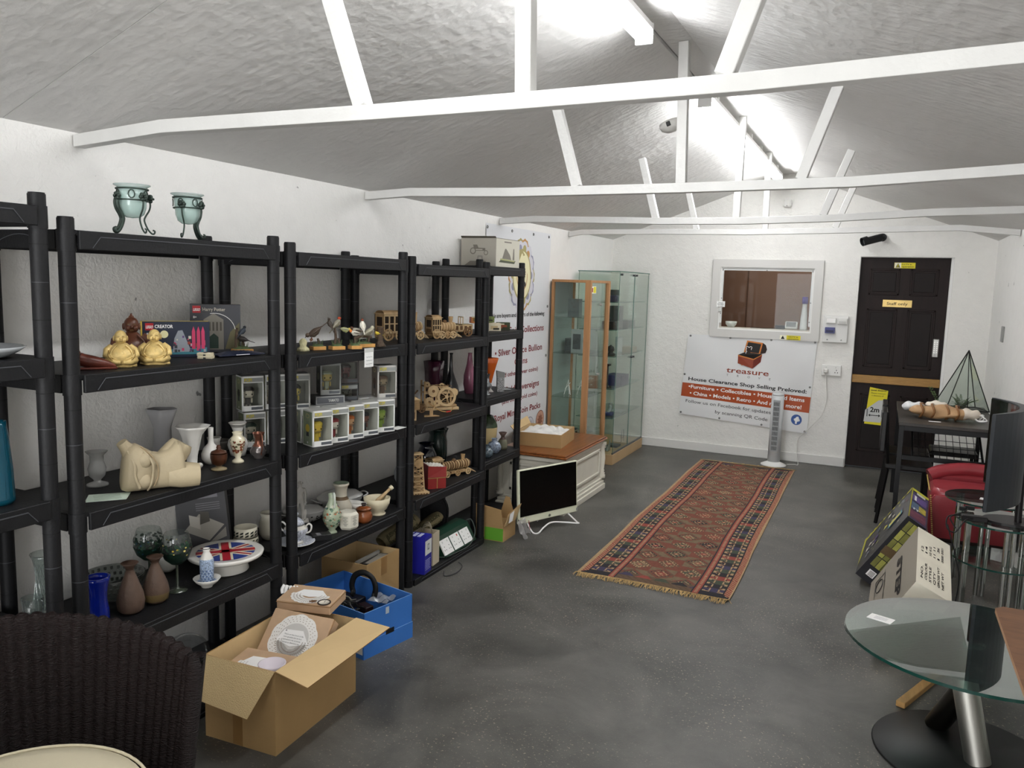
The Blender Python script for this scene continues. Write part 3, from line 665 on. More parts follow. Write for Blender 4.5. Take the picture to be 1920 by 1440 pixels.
bt2('(and other silver coins)', .52, zz(.93), .035, TR, w=.74); bt2('• Gold Sovereigns', .55, zz(.80), .052, TR, w=.72); bt2('(and other gold coins)', .55, zz(.72), .035, TR, w=.66)
bt2('• Royal Mint Coin Packs', .50, zz(.60), .052, TR, w=.94)
def disc(u, z, r, m, off, ry=1.0, n=28, wob=0): mb.add([b2(u+r*(1+wob*math.sin(a*PI*2/n*9))*math.cos(a*2*PI/n)/1.2, zz(z)+r*ry*(1+wob*math.sin(a*PI*2/n*9))*math.sin(a*2*PI/n)/1.72, off) for a in range(n)], [tuple(range(n))], m)
GD = [M('#a59a66', .5), M('#8f8fa4', .5), M('#cfcdd4', .5), M('#b98a52', .5), M('#e6e0b8', .5)]
for k in range(14):
    a = k*2*PI/14; disc(.52+.17*math.cos(a)/1.2, 1.70+.2*math.sin(a), .075, GD[k % 4], .0012+.0001*(k % 2), wob=.06); disc(.52+.17*math.cos(a)/1.2, 1.70+.2*math.sin(a), .058, GD[2], .0016+.0001*(k % 2))
    disc(.52+.17*math.cos(a)/1.2, 1.70+.2*math.sin(a), .03, GD[(k+1) % 4], .002+.0001*(k % 2))
disc(.52, 1.70, .17, GD[0], .0026, ry=1.15); disc(.52, 1.70, .155, GD[4], .003, ry=1.15); disc(.52, 1.70, .10, GD[3], .0033, ry=1.2); disc(.52, 1.70, .09, GD[4], .0036, ry=1.2)
for (u, z, r, m) in ((.5, 1.77, .03, BLK), (.55, 1.72, .025, M('#6b5a2a', .5)), (.5, 1.65, .03, M('#3c5a3a', .5)), (.56, 1.63, .02, BLK)): disc(u, z, r, m, .004, wob=.3)
for (u, z) in ((.52, .50), (.50, .40), (.70, .45), (.73, .47)): disc(u, z, .075, M('#7e8288', .5), .0012+u*.0006); disc(u, z, .069, GD[2], .0018+u*.0006); disc(u, z, .04, M('#8d9096', .5), .0024+u*.0006, wob=.25); disc(u, z, .03, GD[2], .003+u*.0006, wob=.3)
disc(.9, .49, .085, M('#6b3a2c', .5), .0012); disc(.9, .49, .079, M('#c79a85', .5), .0018); disc(.9, .49, .045, M('#8d5a46', .5), .0024, wob=.3)
SHT = mb.build('printed_sheet', bn2)
for (u, v) in ((.015, .985), (.36, .985), (.68, .985), (.96, .985), (.97, .66), (.975, .42)):
    mb = MB(); p = b2(u, v, .002); mb.tube([(0, .009*math.cos(a*PI/5), .009*math.sin(a*PI/5)) for a in range(10)], .003, M('#6d6d6b', .3, metal=.8), n=5, closed=True); mb.build('eyelet', SHT, p)

# ================================================================ RUG
def rug_mat():
    R = [lin(c) for c in ('#9c5a45', '#6f4a34', '#3c4b3b', '#caa57e', '#332a33', '#7f6448', '#4b3c5c')]
    return [M(c, .9, bump=.3, bscale=300, var=.14, vscale=60) for c in ('#744235', '#604c3c', '#424a3c', '#a88c6a', '#28262a', '#70604a', '#3e3852', '#8c4239', '#54432f')]
RM = rug_mat(); RR, RB, RG, RC, RK, RT, RP, RD, RN = RM
random.seed(3)
RX0, RX1, RY0, RY1 = -1.476, -.628, 4.15, 7.545; RW = RX1-RX0; RL = RY1-RY0
t = thing('runner_rug', 'long red and brown patterned runner rug lying on the dark floor', 'rug', ((RX0+RX1)/2, (RY0+RY1)/2, 0), rz=.002)
NX, NY = 106, 424
def zone(i, j):
    """colour index of one knot cell"""
    x = i*100/NX; y = j*400/NY                   # 0..100 across, 0..400 along
    ex = min(x, 100-x); ey = min(y, 400-y); e = min(ex, ey)
    if ex < 1.2: return RC
    if ex < 5 and e == ex:
        return RC if (int(y*1.0)+int(x)) % 3 == 0 else RD
    if ex < 6.2 and e >= ex: return RK
    bord = ex < 19 or ey < 13
    if ex < 19 and ey > 7:
        k = int(y/7.5); yy = (y % 7.5)/7.5; u = (ex-6)/13
        tri = abs(yy-.5)*2
        pal = [RG, RP, RK, RG, RD, RK][k % 6]
        if u < .18 or u > .86: return RC if tri > .55 else pal
        if abs(u-.5) < .42*(1-tri*.6): 
            if abs(abs(u-.5)-.22) < .05 and tri < .6: return RC
            return pal
        return (RT, RC, RR)[k % 3] if tri > .8 else (RK if (int(y)+int(x)) % 5 else RC)
    if ex < 20: return RK
    if 20 <= ex < 24: return RC if int(y) % 2 and 21 < ex < 23 else RD
    if ex < 24.8: return RK
    if ey < 7: return RB if (i+j) % 5 else RN
    if ey < 13:
        yy = (x % 12)/12; return [RG, RK, RP, RD][int(x/12) % 4] if abs(yy-.5) < .5*(1-(ey-7)/8) else RB
    # field of hooked lozenges in three staggered columns
    fx = x-50; row = y/22
    col = int((fx+27)/18); cxx = -18+col*18; off = .5*(col % 2); r = row+off; k = int(r)
    dy = ((r-k)-.5)*22; dx = fx-cxx; q = abs(dx)/8.6+abs(dy)/8.5
    pal = [RG, RB, RK, RT, RG, RR, RB][(k*3+col*2) % 7]; out = RC if (k+col) % 2 else RK
    if q < .16: return RC
    if q < .3: return RD
    if q < .74: 
        if (int(dx*1.3)+int(dy*.9)) % 4 == 0 and q > .45: return RC
        return pal
    if q < .9: return out if int(dx+50) % 2 else RB
    return (RR if (int(x*.5)+int(y*.35)) % 3 else RB) if q < 1.25 else RR if (k+col) % 2 else RT
mb = MB()
b0 = 0; vs = []
def rz_(x, y): return .008+.0012*math.sin(y*5+x*3)
mb.v = [(-RW/2+RW*i/NX+.006*math.sin(j*.03)+.004*math.sin(j*.011+2), -RL/2+RL*j/NY+.008*math.sin(i*.05), rz_(i/NX, j/NY*8)) for j in range(NY+1) for i in range(NX+1)]
for j in range(NY):
    for i in range(NX):
        mb.f.append((j*(NX+1)+i, j*(NX+1)+i+1, (j+1)*(NX+1)+i+1, (j+1)*(NX+1)+i)); mb.fm.append(mb.mi(zone(i, j))); mb.sm.append(False)
out = [(-RW/2, -RL/2), (RW/2, -RL/2+.01), (RW/2, RL/2), (-RW/2, RL/2)]
mb.prism(out, 0.0005, .006, RC); mb.build('woven_pile', t)
FR = M('#b99d6c', .9, var=.2, vscale=40)
for e, L0 in ((-1, .065), (1, .04)):
    mb = MB()
    for k in range(240):
        x = -RW/2+RW*(k+random.random())/240; L = L0*random.uniform(.6, 1.1); dx = random.uniform(-.018, .022); y0 = e*RL/2+(.008*math.sin(k/240*5.3) if e < 0 else 0)
        z = random.uniform(.001, .009)
        p = [(x, y0, .007), (x+dx*.4, y0+e*L*.5, z+.004), (x+dx, y0+e*L, z*.4+.001)]; mb.tube(p, .0022, FR, n=4, r2=.0012, cap=False)
    o = mb.build('fringe', t); o['kind'] = 'stuff'
# ================================================================ SHELF GOODS
random.seed(7)
def pot(name, lab, cat, loc, prof, m, mats=None, n=28, rz=0, parts=None, group=None, **k):
    """turned vessel; parts: list of (name, MB) attached as children"""
    mb = MB(); mb.lathe(prof, m, mats=mats, n=n, **k)
    if not parts: return tag(mb.build(name, None, loc, rz), lab, cat, group)
    t = thing(name, lab, cat, loc, rz, group); mb.build('body', t)
    for nm, b in parts: b.build(nm, t)
    return t
def wall_prof(o, th=.003):
    """open vessel: outer profile then back down the inside"""
    inn = [(max(r-th, .001), z) for r, z in o if z > o[0][1]+th]; inn = inn[::-1]
    return o+inn+[(.001, inn[-1][1])]
IVO = M('#d9cfb2', .4, name='ivory'); CER = M('#e4e1da', .25, coat=.4, name='white_glaze'); GDK = M('#7d6434', .6); GOLD = M('#c9ae70', .4, bump=.25, bscale=90, metal=.15, var=.25, vscale=40)
PLY = M('#a58760', .6, var=.18, vscale=30, bump=.1, name='plywood'); PLYD = M('#6b4f33', .7, var=.2, vscale=30); PLYK = M('#2c2118', .8); PLYL = M('#bda27a', .6, var=.12, vscale=30)
# ---- candle holders
def candle_holder(lab, loc, rz, mirror=1):
    t = thing('candle_holder', lab, 'candle holder', loc, rz, 'iron and glass candle holders')
    IR = M('#3f4a44', .45, metal=.6, var=.3, vscale=30)
    mb = MB(); mb.lathe(wall_prof([(.001, .052), (.02, .054), (.034, .064), (.041, .085), (.044, .12), (.046, .15)]), glass('#e6f2ef', 1, body=.35, bodycol='#dfeeea'), n=32)
    mb.lathe([(.046, .150), (.056, .155), (.056, .158), (.044, .154)], glass('#dceae6', 1, body=.4, bodycol='#dfe6e4'), n=32, cap=False); mb.build('glass_bowl', t)
    mb = MB(); mb.tube([(.048*math.cos(a*PI/12), .048*math.sin(a*PI/12), .144) for a in range(24)], .003, IR, n=6, closed=True)
    mb.tube([(.047*math.cos(a*PI/12), .047*math.sin(a*PI/12), .108) for a in range(24)], .0025, IR, n=6, closed=True)
    for k in range(6):
        a0 = k*PI/3; mb.tube([((.048)*math.cos(a0+.2*math.cos(b*PI/5)), (.048)*math.sin(a0+.2*math.cos(b*PI/5)), .126+.013*math.sin(b*PI/5)) for b in range(10)], .002, IR, n=5, closed=True)
    mb.build('scroll_band', t)
    for k, (a, r) in enumerate(((-1.9, .0065), (-.4, .0028), (.9, .0028))):
        mb = MB(); c, s_ = math.cos(a*mirror), math.sin(a*mirror)
        pr = [(.050, .118), (.056, .10), (.052, .08), (.04, .06), (.036, .045), (.046, .02), (.058, .006), (.066, .006), (.068, .014), (.062, .017)]
        mb.tube(spline([(c*q, s_*q, max(z, r)) for q, z in pr], 4), r, IR, n=7)
        if r > .005: mb.tube(spline([(c*q+.012*s_, s_*q-.012*c, max(z, r)) for q, z in pr[:7]], 4), r*.7, IR, n=6)
        lg = mb.build('leg', t)
        mb = MB()
        for q in range(6): mb.ball((c*.056+.008*math.cos(q)*s_, s_*.056-.008*math.cos(q)*c, .118+.008*math.sin(q)), .007, IR, n=8)
        mb.ball((c*.066, s_*.066, .118), .004, IR, n=8); mb.build('rosette', lg)
candle_holder('wrought iron and green glass candle holder on the shelf top, left one of the pair', (-2.235, 1.875, ZU2[0]+.003), .3)
candle_holder('wrought iron and green glass candle holder on the shelf top, right one of the pair', (-2.27, 2.135, ZU2[0]+.003), -.2, -1)
# ---- buddhas
def blob(mb, pts, rs, m, n=12, T=None):
    vs = []
    mb.tube(pts, 1, m, n=n, rs=rs)
def laughing_buddha(lab, loc, rz, m, s=1.0, fat=1.0, group=None):
    t = thing('buddha_figurine', lab, 'figurine', loc, rz, group)
    mb = MB(); out = [(.040*s*(1+.08*math.cos(6*a*PI/20))*math.cos(a*PI/20), .030*s*(1+.08*math.cos(6*a*PI/20))*math.sin(a*PI/20)) for a in range(40)]
    mb.prism(out, 0, .007*s, m, smooth=True); mb.prism([(x*.93, y*.93) for x, y in out], .007*s, .012*s, m, smooth=True); mb.build('plinth', t)
    mb = MB()
    def torso(u, v):
        a = 2*PI*u; z = .012+.062*v; rr = (.036*(1-v)**.35*(.95+.05*math.sin(3*a))+.002) if v < .999 else .001
        w = [.040, .038, .035, .031, .027, .021, .012, .004][min(7, int(v*7.99))]
        w = (.036-.004*math.sin(PI*min(1, v*1.1))*0+.001)*math.sqrt(max(0, 1-(v*.985)**3.4))*(1-.22*v)+.003
        x = w*math.cos(a)*1.02; y = w*.8*math.sin(a)-.010*math.sin(PI*min(1, v*1.2))*(math.sin(a) < 0)*fat
        return (x*s*fat, y*s, z*s)
    mb.grid(torso, 28, 16, m, closeu=True)
    for e in (-1, 1):                                   # arms, sleeves, knees
        mb.tube([Vector(p)*s for p in ((e*.024, .0, .062), (e*.037, -.004, .050), (e*.040, -.014, .036), (e*.024, -.028, .030))], .009*s, m, n=8, rs=[.009*s, .011*s, .011*s, .007*s])
        mb.tube([Vector(p)*s for p in ((e*.012, -.012, .02), (e*.034, -.022, .020), (e*.020, -.034, .017), (e*.004, -.035, .016))], .01*s, m, n=8, rs=[.012*s, .013*s, .009*s, .006*s])
        mb.tube(spline([Vector(p)*s for p in ((e*.012, -.022, .066), (e*.026, -.026, .050), (e*.028, -.030, .034), (e*.010, -.036, .024))], 4), .0026*s, m, n=5)
        for q in (0, 1): mb.tube(spline([Vector(p)*s for p in ((e*(.034-.008*q), -.024, .052-.01*q), (e*(.036-.01*q), -.031, .034-.006*q), (e*(.024-.008*q), -.038, .022), (e*.006, -.038, .019))], 4), .0011*s, GDK if m is GOLD else m, n=4)  # darker lines put the shade of the robe creases into the colour
    mb.build('robed_body', t)
    mb = MB(); mb.ball((0, -.004*s, .088*s), .019*s, m, n=14, sc=(.93, .95, 1.12))
    for e in (-1, 1):
        mb.ball((e*.018*s, -.001*s, .085*s), .006*s, m, n=8, sc=(.5, .6, 1.4)); mb.ball((e*.008*s, -.0185*s, .082*s), .0065*s, m, n=8); mb.box((e*.0065*s, -.0215*s, .0915*s), (.006*s, .002*s, .0012*s), M('#6b5328', .6))
    mb.ball((0, -.0235*s, .085*s), .0038*s, m, n=8); mb.box((0, -.0215*s, .077*s), (.009*s, .002*s, .0012*s), M('#6b5328', .6)); mb.build('head', t)
    return t
laughing_buddha('golden laughing buddha sitting on the shelf, left one of the two', (-2.262, 1.835, ZU2[1]), .95, GOLD, 1.1, group='small golden buddhas')
laughing_buddha('golden laughing buddha sitting on the shelf, right one nearer the boxed sets', (-2.245, 1.955, ZU2[1]), .8, GOLD, 1.1, group='small golden buddhas')
BRB = M('#5b3626', .35, bump=.15, bscale=60, var=.2, vscale=20)
t = laughing_buddha('slim dark brown meditating buddha seated behind the golden pair', (-2.39, 1.985, ZU2[1]), .9, BRB, 1.42, .78)
mb = MB(); mb.ball((0, 0, .152), .009, BRB, n=10); mb.ball((0, .0, .163), .004, BRB, n=8); mb.build('topknot', t)
RDB = M('#5a2c22', .3, var=.25, vscale=30, bump=.2, bscale=50)
t = thing('reclining_buddha', 'dark red carved reclining figurine half hidden by the shelf post', 'figurine', (-2.262, 1.735, ZU2[1]), 1.0)
mb = MB(); blob(mb, spline([(-.045, 0, .040), (-.03, 0, .030), (0, -.003, .024), (.035, -.004, .017), (.062, -.002, .009)], 4), [.012+.012*math.sin(PI*min(1, (k+3)/19)) - .0006*k for k in range(17)], RDB); mb.build('robed_body', t)
mb = MB(); mb.ball((-.05, 0, .052), .014, RDB, n=12); mb.ball((-.05, 0, .067), .006, RDB, n=8); mb.build('head', t)
mb = MB(); mb.bx(-.05, .066, -.022, .022, 0, .008, RDB, bev=.003); mb.build('plinth', t)
# ---- boxed building sets
LB = M('#1d2436', .3, name='carton_print'); LRED = M('#b8232b', .4); LY = M('#d6b347', .4)
def fbox(mb, w, d, h, front, side, top, back=None):
    """box with its front at -y; separate print colours"""
    x = w/2
    V = [(-x, 0, 0), (x, 0, 0), (x, d, 0), (-x, d, 0), (-x, 0, h), (x, 0, h), (x, d, h), (-x, d, h)]
    for f, m in (((0, 1, 5, 4), front), ((1, 2, 6, 5), side), ((3, 0, 4, 7), side), ((2, 3, 7, 6), back or side), ((4, 5, 6, 7), top), ((3, 2, 1, 0), side)): mb.add(V, [f], m)
    mb_fix(mb, 8)
def mb_fix(mb, n): pass
def fl(mb, x0, x1, z0, z1, m, y=-.0008): mb.add([(x0, y, z0), (x1, y, z0), (x1, y, z1), (x0, y, z1)], [(0, 1, 2, 3)], m)
def fp(mb, pts, m, y=-.0012): mb.add([(x, y, z) for x, z in pts], [tuple(range(len(pts)))], m)
mb = MB(); W, H = .235, .132; fbox(mb, W, .045, H, LB, LY, LY); x0 = -W/2
fl(mb, x0+.014, x0+.042, H-.032, H-.006, LRED); mb.text('LEGO', (x0+.028, -.0014, H-.025), X_, Z_, .010, WHT, w=.024, bold=.04, anchor='c', shear=.15)
mb.text('CREATOR', (x0+.046, -.0014, H-.024), X_, Z_, .012, WHT, w=.062, bold=.03); fl(mb, x0, x0+.004, 0, H, LY)
mb.text('8+', (x0+.018, -.0014, H-.05), X_, Z_, .009, WHT, bold=.02); fl(mb, x0+.018, x0+.034, H-.06, H-.054, WHT)
fp(mb, [(x0+.06, .01), (x0+W-.01, .01), (x0+W-.01, .035), (x0+.07, .028)], M('#3c7a86', .4)); fp(mb, [(-.04+.014*math.cos(a*.4)*1-.0, .085+.014*math.sin(a*.4)) for a in range(16)], M('#e6dfae', .4))
fp(mb, [(x0+.105, .018), (x0+.112, .07), (x0+.125, .098), (x0+.14, .1), (x0+.155, .06), (x0+.17, .02)], M('#8b9097', .4), -.0014)
for k in range(26):
    x = random.uniform(-.02, .10); z = random.uniform(.014, .075); s_ = random.uniform(.004, .011); fp(mb, [(x, z), (x+s_, z), (x+s_, z+s_*1.2), (x, z+s_*1.2)], M(random.choice(['#b33a5c', '#3b3f45', '#c9c4b2', '#8a3a2e', '#5a3c73', '#2c5a4c', '#9aa0a6']), .4), -.0016-.0001*k/8)
for x in (.055, .072, .088): fp(mb, [(x, .03), (x+.012, .03), (x+.012, .095), (x+.006, .115), (x, .095)], M('#b4355b', .4), -.0022)
o = mb.build('toy_box', None, (-2.375, 2.165, ZU2[1]+.001), .92); tag(o, 'dark blue building toy box reading CREATOR behind the right golden buddha', 'toy box')
mb = MB(); W, H = .19, .19; LG = M('#3a3b40', .35); fbox(mb, W, .06, H, LG, M('#23242a', .4), M('#3f2a2c', .4)); x0 = -W/2
fl(mb, x0+.01, x0+.04, H-.034, H-.006, LRED); mb.text('LEGO', (x0+.025, -.0014, H-.026), X_, Z_, .010, WHT, w=.025, bold=.04, anchor='c', shear=.15)
mb.text('Harry Potter', (x0+.048, -.0014, H-.026), X_, Z_, .014, M('#b9b3a4', .4), w=.085, bold=.01, shear=-.1); mb.text('8+', (x0+.012, -.0014, H-.055), X_, Z_, .009, WHT, bold=.02)
fp(mb, [(x0+.05, .01), (x0+.125, .01), (x0+.125, .13), (x0+.088, .155), (x0+.05, .13)], M('#77736a', .5)); fp(mb, [(x0+.07, .014), (x0+.105, .014), (x0+.105, .06), (x0+.088, .075), (x0+.07, .06)], M('#26382f', .5), -.0015)
for k in range(5): fl(mb, x0+.055+k*.014, x0+.062+k*.014, .085, .12, M('#4a463e', .5), -.0016)
fp(mb, [(x0+.13, .012), (x0+W-.006, .012), (x0+W-.004, .12), (x0+.15, .08)], M('#5f5a3e', .5)); mb.tube([(x0+.09+.08*math.cos(a*.16), -.0015, .08+.075*math.sin(a*.16)) for a in range(1, 12)], .0012, WHT, n=4)
for k in range(4): fl(mb, x0+.004, x0+.035, .10-.02*k, .112-.02*k, M('#7d776b', .5), -.0014)
o = mb.build('toy_box', None, (-2.425, 2.41, ZU2[1]+.001), .80); tag(o, 'tall grey building toy box with a castle doorway picture leaning at the back', 'toy box')
mb = MB()
for k in range(4): mb.box((.002*math.sin(k*2), .002*math.cos(k*3), .003+k*.0055), (.052, .034, .005), IVO, T=rot(0, 0, .05*math.sin(k*5)), bev=.0005)
mb.bx(-.004, .004, -.0185, .0185, -.0, .0235, M('#3b3a38', .6)); tag(mb.build('card_stack', None, (-2.265, 2.2, ZU2[1]), .5), 'little banded stack of cream cards on the shelf before the toy boxes', 'cards')
BAGM = M('#23283a', .25, bump=.3, bscale=30, name='foil')
mb = MB(); 
mb.grid(lambda u, v: ((u-.5)*.20, (v-.5)*.085, .003+.010*math.sin(PI*u)*math.sin(PI*v)+.004*abs(math.sin(u*19+v*9))*math.sin(PI*v)), 24, 10, BAGM); mb.bx(-.1, .1, -.0425, .0425, 0, .003, BAGM)
fl(mb, -.03, .03, .002, .004, WHT, -.045)
tag(mb.build('foil_packet', None, (-2.27, 2.36, ZU2[1]+.004), 1.35), 'crumpled dark blue foil packet at the shelf edge right of the card stack', 'packet')
# ---- bird ornaments
BASEW = M('#b98a4e', .5, var=.15, vscale=30); BARK = M('#4b3d31', .8, bump=.5, bscale=90, var=.3, vscale=40); GRN = M('#4c5a3a', .7, var=.3, vscale=50)
def bird(mb, c, L, ang, body, head, breast=None, wing=None, tilt=.25, beak='#3a3026', tail=1.0):
    T = tr(*c) @ rot(0, 0, ang) @ rot(0, -tilt, 0)
    old = mb.T; mb.T = old @ T
    mb.tube([(-.42*L, 0, 0), (-.3*L, 0, .01*L), (-.1*L, 0, .01*L), (.12*L, 0, .03*L), (.27*L, 0, .09*L)], 1, body, n=10, rs=[.04*L, .1*L, .19*L, .18*L, .1*L])
    mb.ball((.08*L, 0, -.03*L), .15*L, breast or body, n=10); mb.ball((.33*L, 0, .15*L), .115*L, head, n=10)
    mb.tube([(.42*L, 0, .15*L), (.54*L, 0, .13*L)], .03*L, M(beak, .5), n=6, r2=.004*L)
    mb.tube([(-.35*L, 0, .0), (-.85*L*tail, 0, -.05*L)], .06*L, wing or body, n=6, r2=.05*L, flat=.4)
    for e in (-1, 1):
        mb.tube([(.12*L, e*.15*L, .06*L), (-.15*L, e*.18*L, .04*L), (-.5*L, e*.07*L, 0)], 1, wing or body, n=6, rs=[.07*L, .09*L, .015*L], flat=.6); mb.ball((.37*L, e*.085*L, .18*L), .018*L, BLK, n=6)
    mb.T = old
def ornament(lab, loc, birds, rz=0, base=(.07, .045), stumps=(), cream=False):
    t = thing('bird_ornament', lab, 'bird ornament', loc, rz, 'bird ornaments on wooden bases'); z0 = 0
    if base: mb = MB(); mb.bx(-base[0]/2, base[0]/2, -base[1]/2, base[1]/2, 0, .016, BASEW, bev=.001); mb.build('wooden_base', t); z0 = .016
    mb = MB(); bx_, by_ = base or (.04, .04)
    mb.grid(lambda u, v: ((u-.5)*bx_*.9, (v-.5)*by_*.9, z0-.002+.014*math.sin(PI*u)**.6*math.sin(PI*v)**.6+.003*math.sin(u*30)*math.sin(v*25)*math.sin(PI*u)*math.sin(PI*v)), 12, 10, GRN)
    for st in stumps: mb.tube(spline(st, 3), .008, BARK, n=8, r2=.005)
    for k in range(7): a = k*.9; mb.tube([(.02*math.cos(a), .012*math.sin(a), z0+.006), (.026*math.cos(a), .016*math.sin(a), z0+.028)], .002, GRN, n=4, r2=.0005)
    mb.build('mossy_ground', t)
    for b in birds: mb = MB(); bird(mb, *b); mb.build('bird', t)
    return t
c_ = lambda h: M(h, .45, var=.2, vscale=60)
ornament('blackbird and pink chested bird ornament at the right end of its shelf', (-2.33, 2.475-.02, ZU2[1]), [((0, .0, .055), .06, 2.6, c_('#2a2624'), c_('#2a2624'), None, None, .2, '#a8792a'), ((.01, .02, .085), .055, .6, c_('#3b4149'), c_('#22262b'), c_('#8d5250'), None, .5)], 1.1, (.075, .05), [[(-.02, 0, .01), (-.022, .005, .05), (-.02, .0, .10)], [(.01, .02, .01), (.01, .02, .06)]])
ornament('long tailed grey brown bird ornament bending down to a berry on its base', (-2.255, 2.835, ZU3[1]), [((-.015, 0, .075), .088, 2.9, c_('#54473d'), c_('#5c4c40'), c_('#6a5c50'), None, -.75), ((-.03, .0, .045), .03, 1.0, c_('#6b4a35'), c_('#8d3a2e'), None, None, .3)], 1.1, (.06, .045), [[(.01, 0, .01), (.0, 0, .05)]])
ornament('red headed bird ornament perched on a tall bark stump', (-2.205, 2.905, ZU3[1]), [((.002, .0, .115), .07, .2, c_('#8a8576'), c_('#9b3c22'), c_('#b0451f'), c_('#66604c'), .7), ((-.035, .0, .115), .055, 2.2, c_('#3d342c'), c_('#33281f'), None, None, 1.0), ((.05, .02, .085), .06, .1, c_('#a9ad7a'), c_('#c4b052'), None, c_('#8d8a78'), -.3)], 1.1, (.062, .045), [[(-.015, 0, .01), (-.005, 0, .05), (-.012, 0, .10)], [(.012, 0, .01), (.01, .005, .05)]])
ornament('small orange faced bird ornament on its own square wooden base', (-2.165, 2.985, ZU3[1]), [((.0, .0, .07), .06, 2.8, c_('#b9b4a6'), c_('#c86f2e'), c_('#c9c4b4'), c_('#5f584e'), .1)], 1.1, (.052, .042), [[(0, 0, .01), (.0, 0, .055)]])
ornament('ornament of three pale finches gathered over a leafy branch', (-2.20, 3.09, ZU3[1]), [((-.03, .0, .075), .075, 3.0, c_('#a7a293'), c_('#5a4033'), c_('#cfcabb'), c_('#54483c'), .1), ((-.005, -.01, .105), .06, 1.6, c_('#d4cfc0'), c_('#7a3d2a'), c_('#d8d2c2'), None, 1.1), ((.035, .0, .068), .085, .3, c_('#a09a86'), c_('#b4ae98'), c_('#cdc8b6'), c_('#6b6453'), .35)], 1.1, (.11, .05), [[(-.03, 0, .01), (-.03, 0, .06)], [(.03, 0, .01), (.035, 0, .05)], [(-.04, 0, .04), (0, 0, .05), (.05, 0, .045)]])
t = thing('tree_stump_ornament', 'little brown tree stump ornament with a yellow bird at the right of the bird row', 'ornament', (-2.165, 3.185, ZU3[1]), 1.1)
mb = MB(); mb.lathe([(.001, 0), (.03, 0), (.02, .012), (.013, .03), (.013, .085), (.018, .092), (.001, .09)], BARK, n=12, ripple=lambda a, z, j: .15*math.sin(5*a+j)); mb.build('stump', t)
mb = MB(); bird(mb, (-.015, 0, .062), .04, 2.8, c_('#c9b23c'), c_('#6b5a3a')); mb.build('bird', t)
t = thing('bird_ornament', 'tiny cream flocked owl ornament beside the shelf post', 'bird ornament', (-2.262, 2.745, ZU3[1]), .9, 'bird ornaments on wooden bases')
mb = MB(); mb.lathe([(.001, 0), (.026, 0), (.024, .012), (.014, .02), (.016, .04), (.011, .05), (.001, .056)], M('#c3bd96', .8, bump=.5, bscale=150, var=.2, vscale=60), ripple=lambda a, z, j: .12*math.sin(4*a+j*2)); mb.build('body', t)
# ---- plywood models
def wheel(mb, c, r, w, m, axis='y', sp=6):
    """spoked wheel, axle along y"""
    T = tr(*c) @ (rot(PI/2, 0, 0) if axis == 'y' else rot(0, PI/2, 0)); old = mb.T; mb.T = old @ T; n = 20
    o = [(r*math.cos(2*PI*k/n), r*math.sin(2*PI*k/n)) for k in range(n)]; i_ = [(x*.74, y*.74) for x, y in o]
    vs = [(x, y, -w/2) for x, y in o]+[(x, y, w/2) for x, y in o]+[(x, y, -w/2) for x, y in i_]+[(x, y, w/2) for x, y in i_]; fs = []
    for k in range(n):
        j = (k+1) % n; fs += [(k, j, n+j, n+k), (2*n+j, 2*n+k, 3*n+k, 3*n+j), (n+k, n+j, 3*n+j, 3*n+k), (j, k, 2*n+k, 2*n+j)]
    mb.add(vs, fs, m)
    for k in range(sp): a = PI*2*k/sp; mb.box((r*.4*math.cos(a), r*.4*math.sin(a), 0), (r*.75, w*.6, w*.8), m, T=tr(r*.4*math.cos(a), r*.4*math.sin(a), 0) @ rot(0, 0, a) @ tr(-r*.4*math.cos(a), -r*.4*math.sin(a), 0))
    mb.cyl((0, 0, -w*.8), (0, 0, w*.8), r*.18, m, n=8); mb.T = old
def gear(mb, c, r, w, m, teeth=24, T=None):
    out = []
    for k in range(teeth*2): a = PI*k/teeth; rr = r if k % 2 else r*.9; out.append((rr*math.cos(a), rr*math.sin(a)))
    mb.prism(out, -w/2, w/2, m, T=tr(*c) @ rot(PI/2, 0, 0))
def panelled(mb, x0, x1, y, z0, z1, nx, nz, m, md, th=.003):
    """laser cut panel with openings"""
    w = (x1-x0); h = z1-z0
    mb.bx(x0, x1, y-th, y, z0, z0+h*.12, m); mb.bx(x0, x1, y-th, y, z1-h*.12, z1, m)
    for i in range(nx+1): x = x0+w*i/nx; mb.bx(max(x0, x-w*.03), min(x1, x+w*.03), y-th, y, z0, z1, m)
    for j in range(1, nz): z = z0+h*j/nz; mb.bx(x0, x1, y-th, y, z-h*.03, z+h*.03, m)
    mb.bx(x0, x1, y+.004, y+.006, z0, z1, md)
def ply_thing(name, lab, cat, loc, rz): return thing(name, lab, cat, loc, rz)
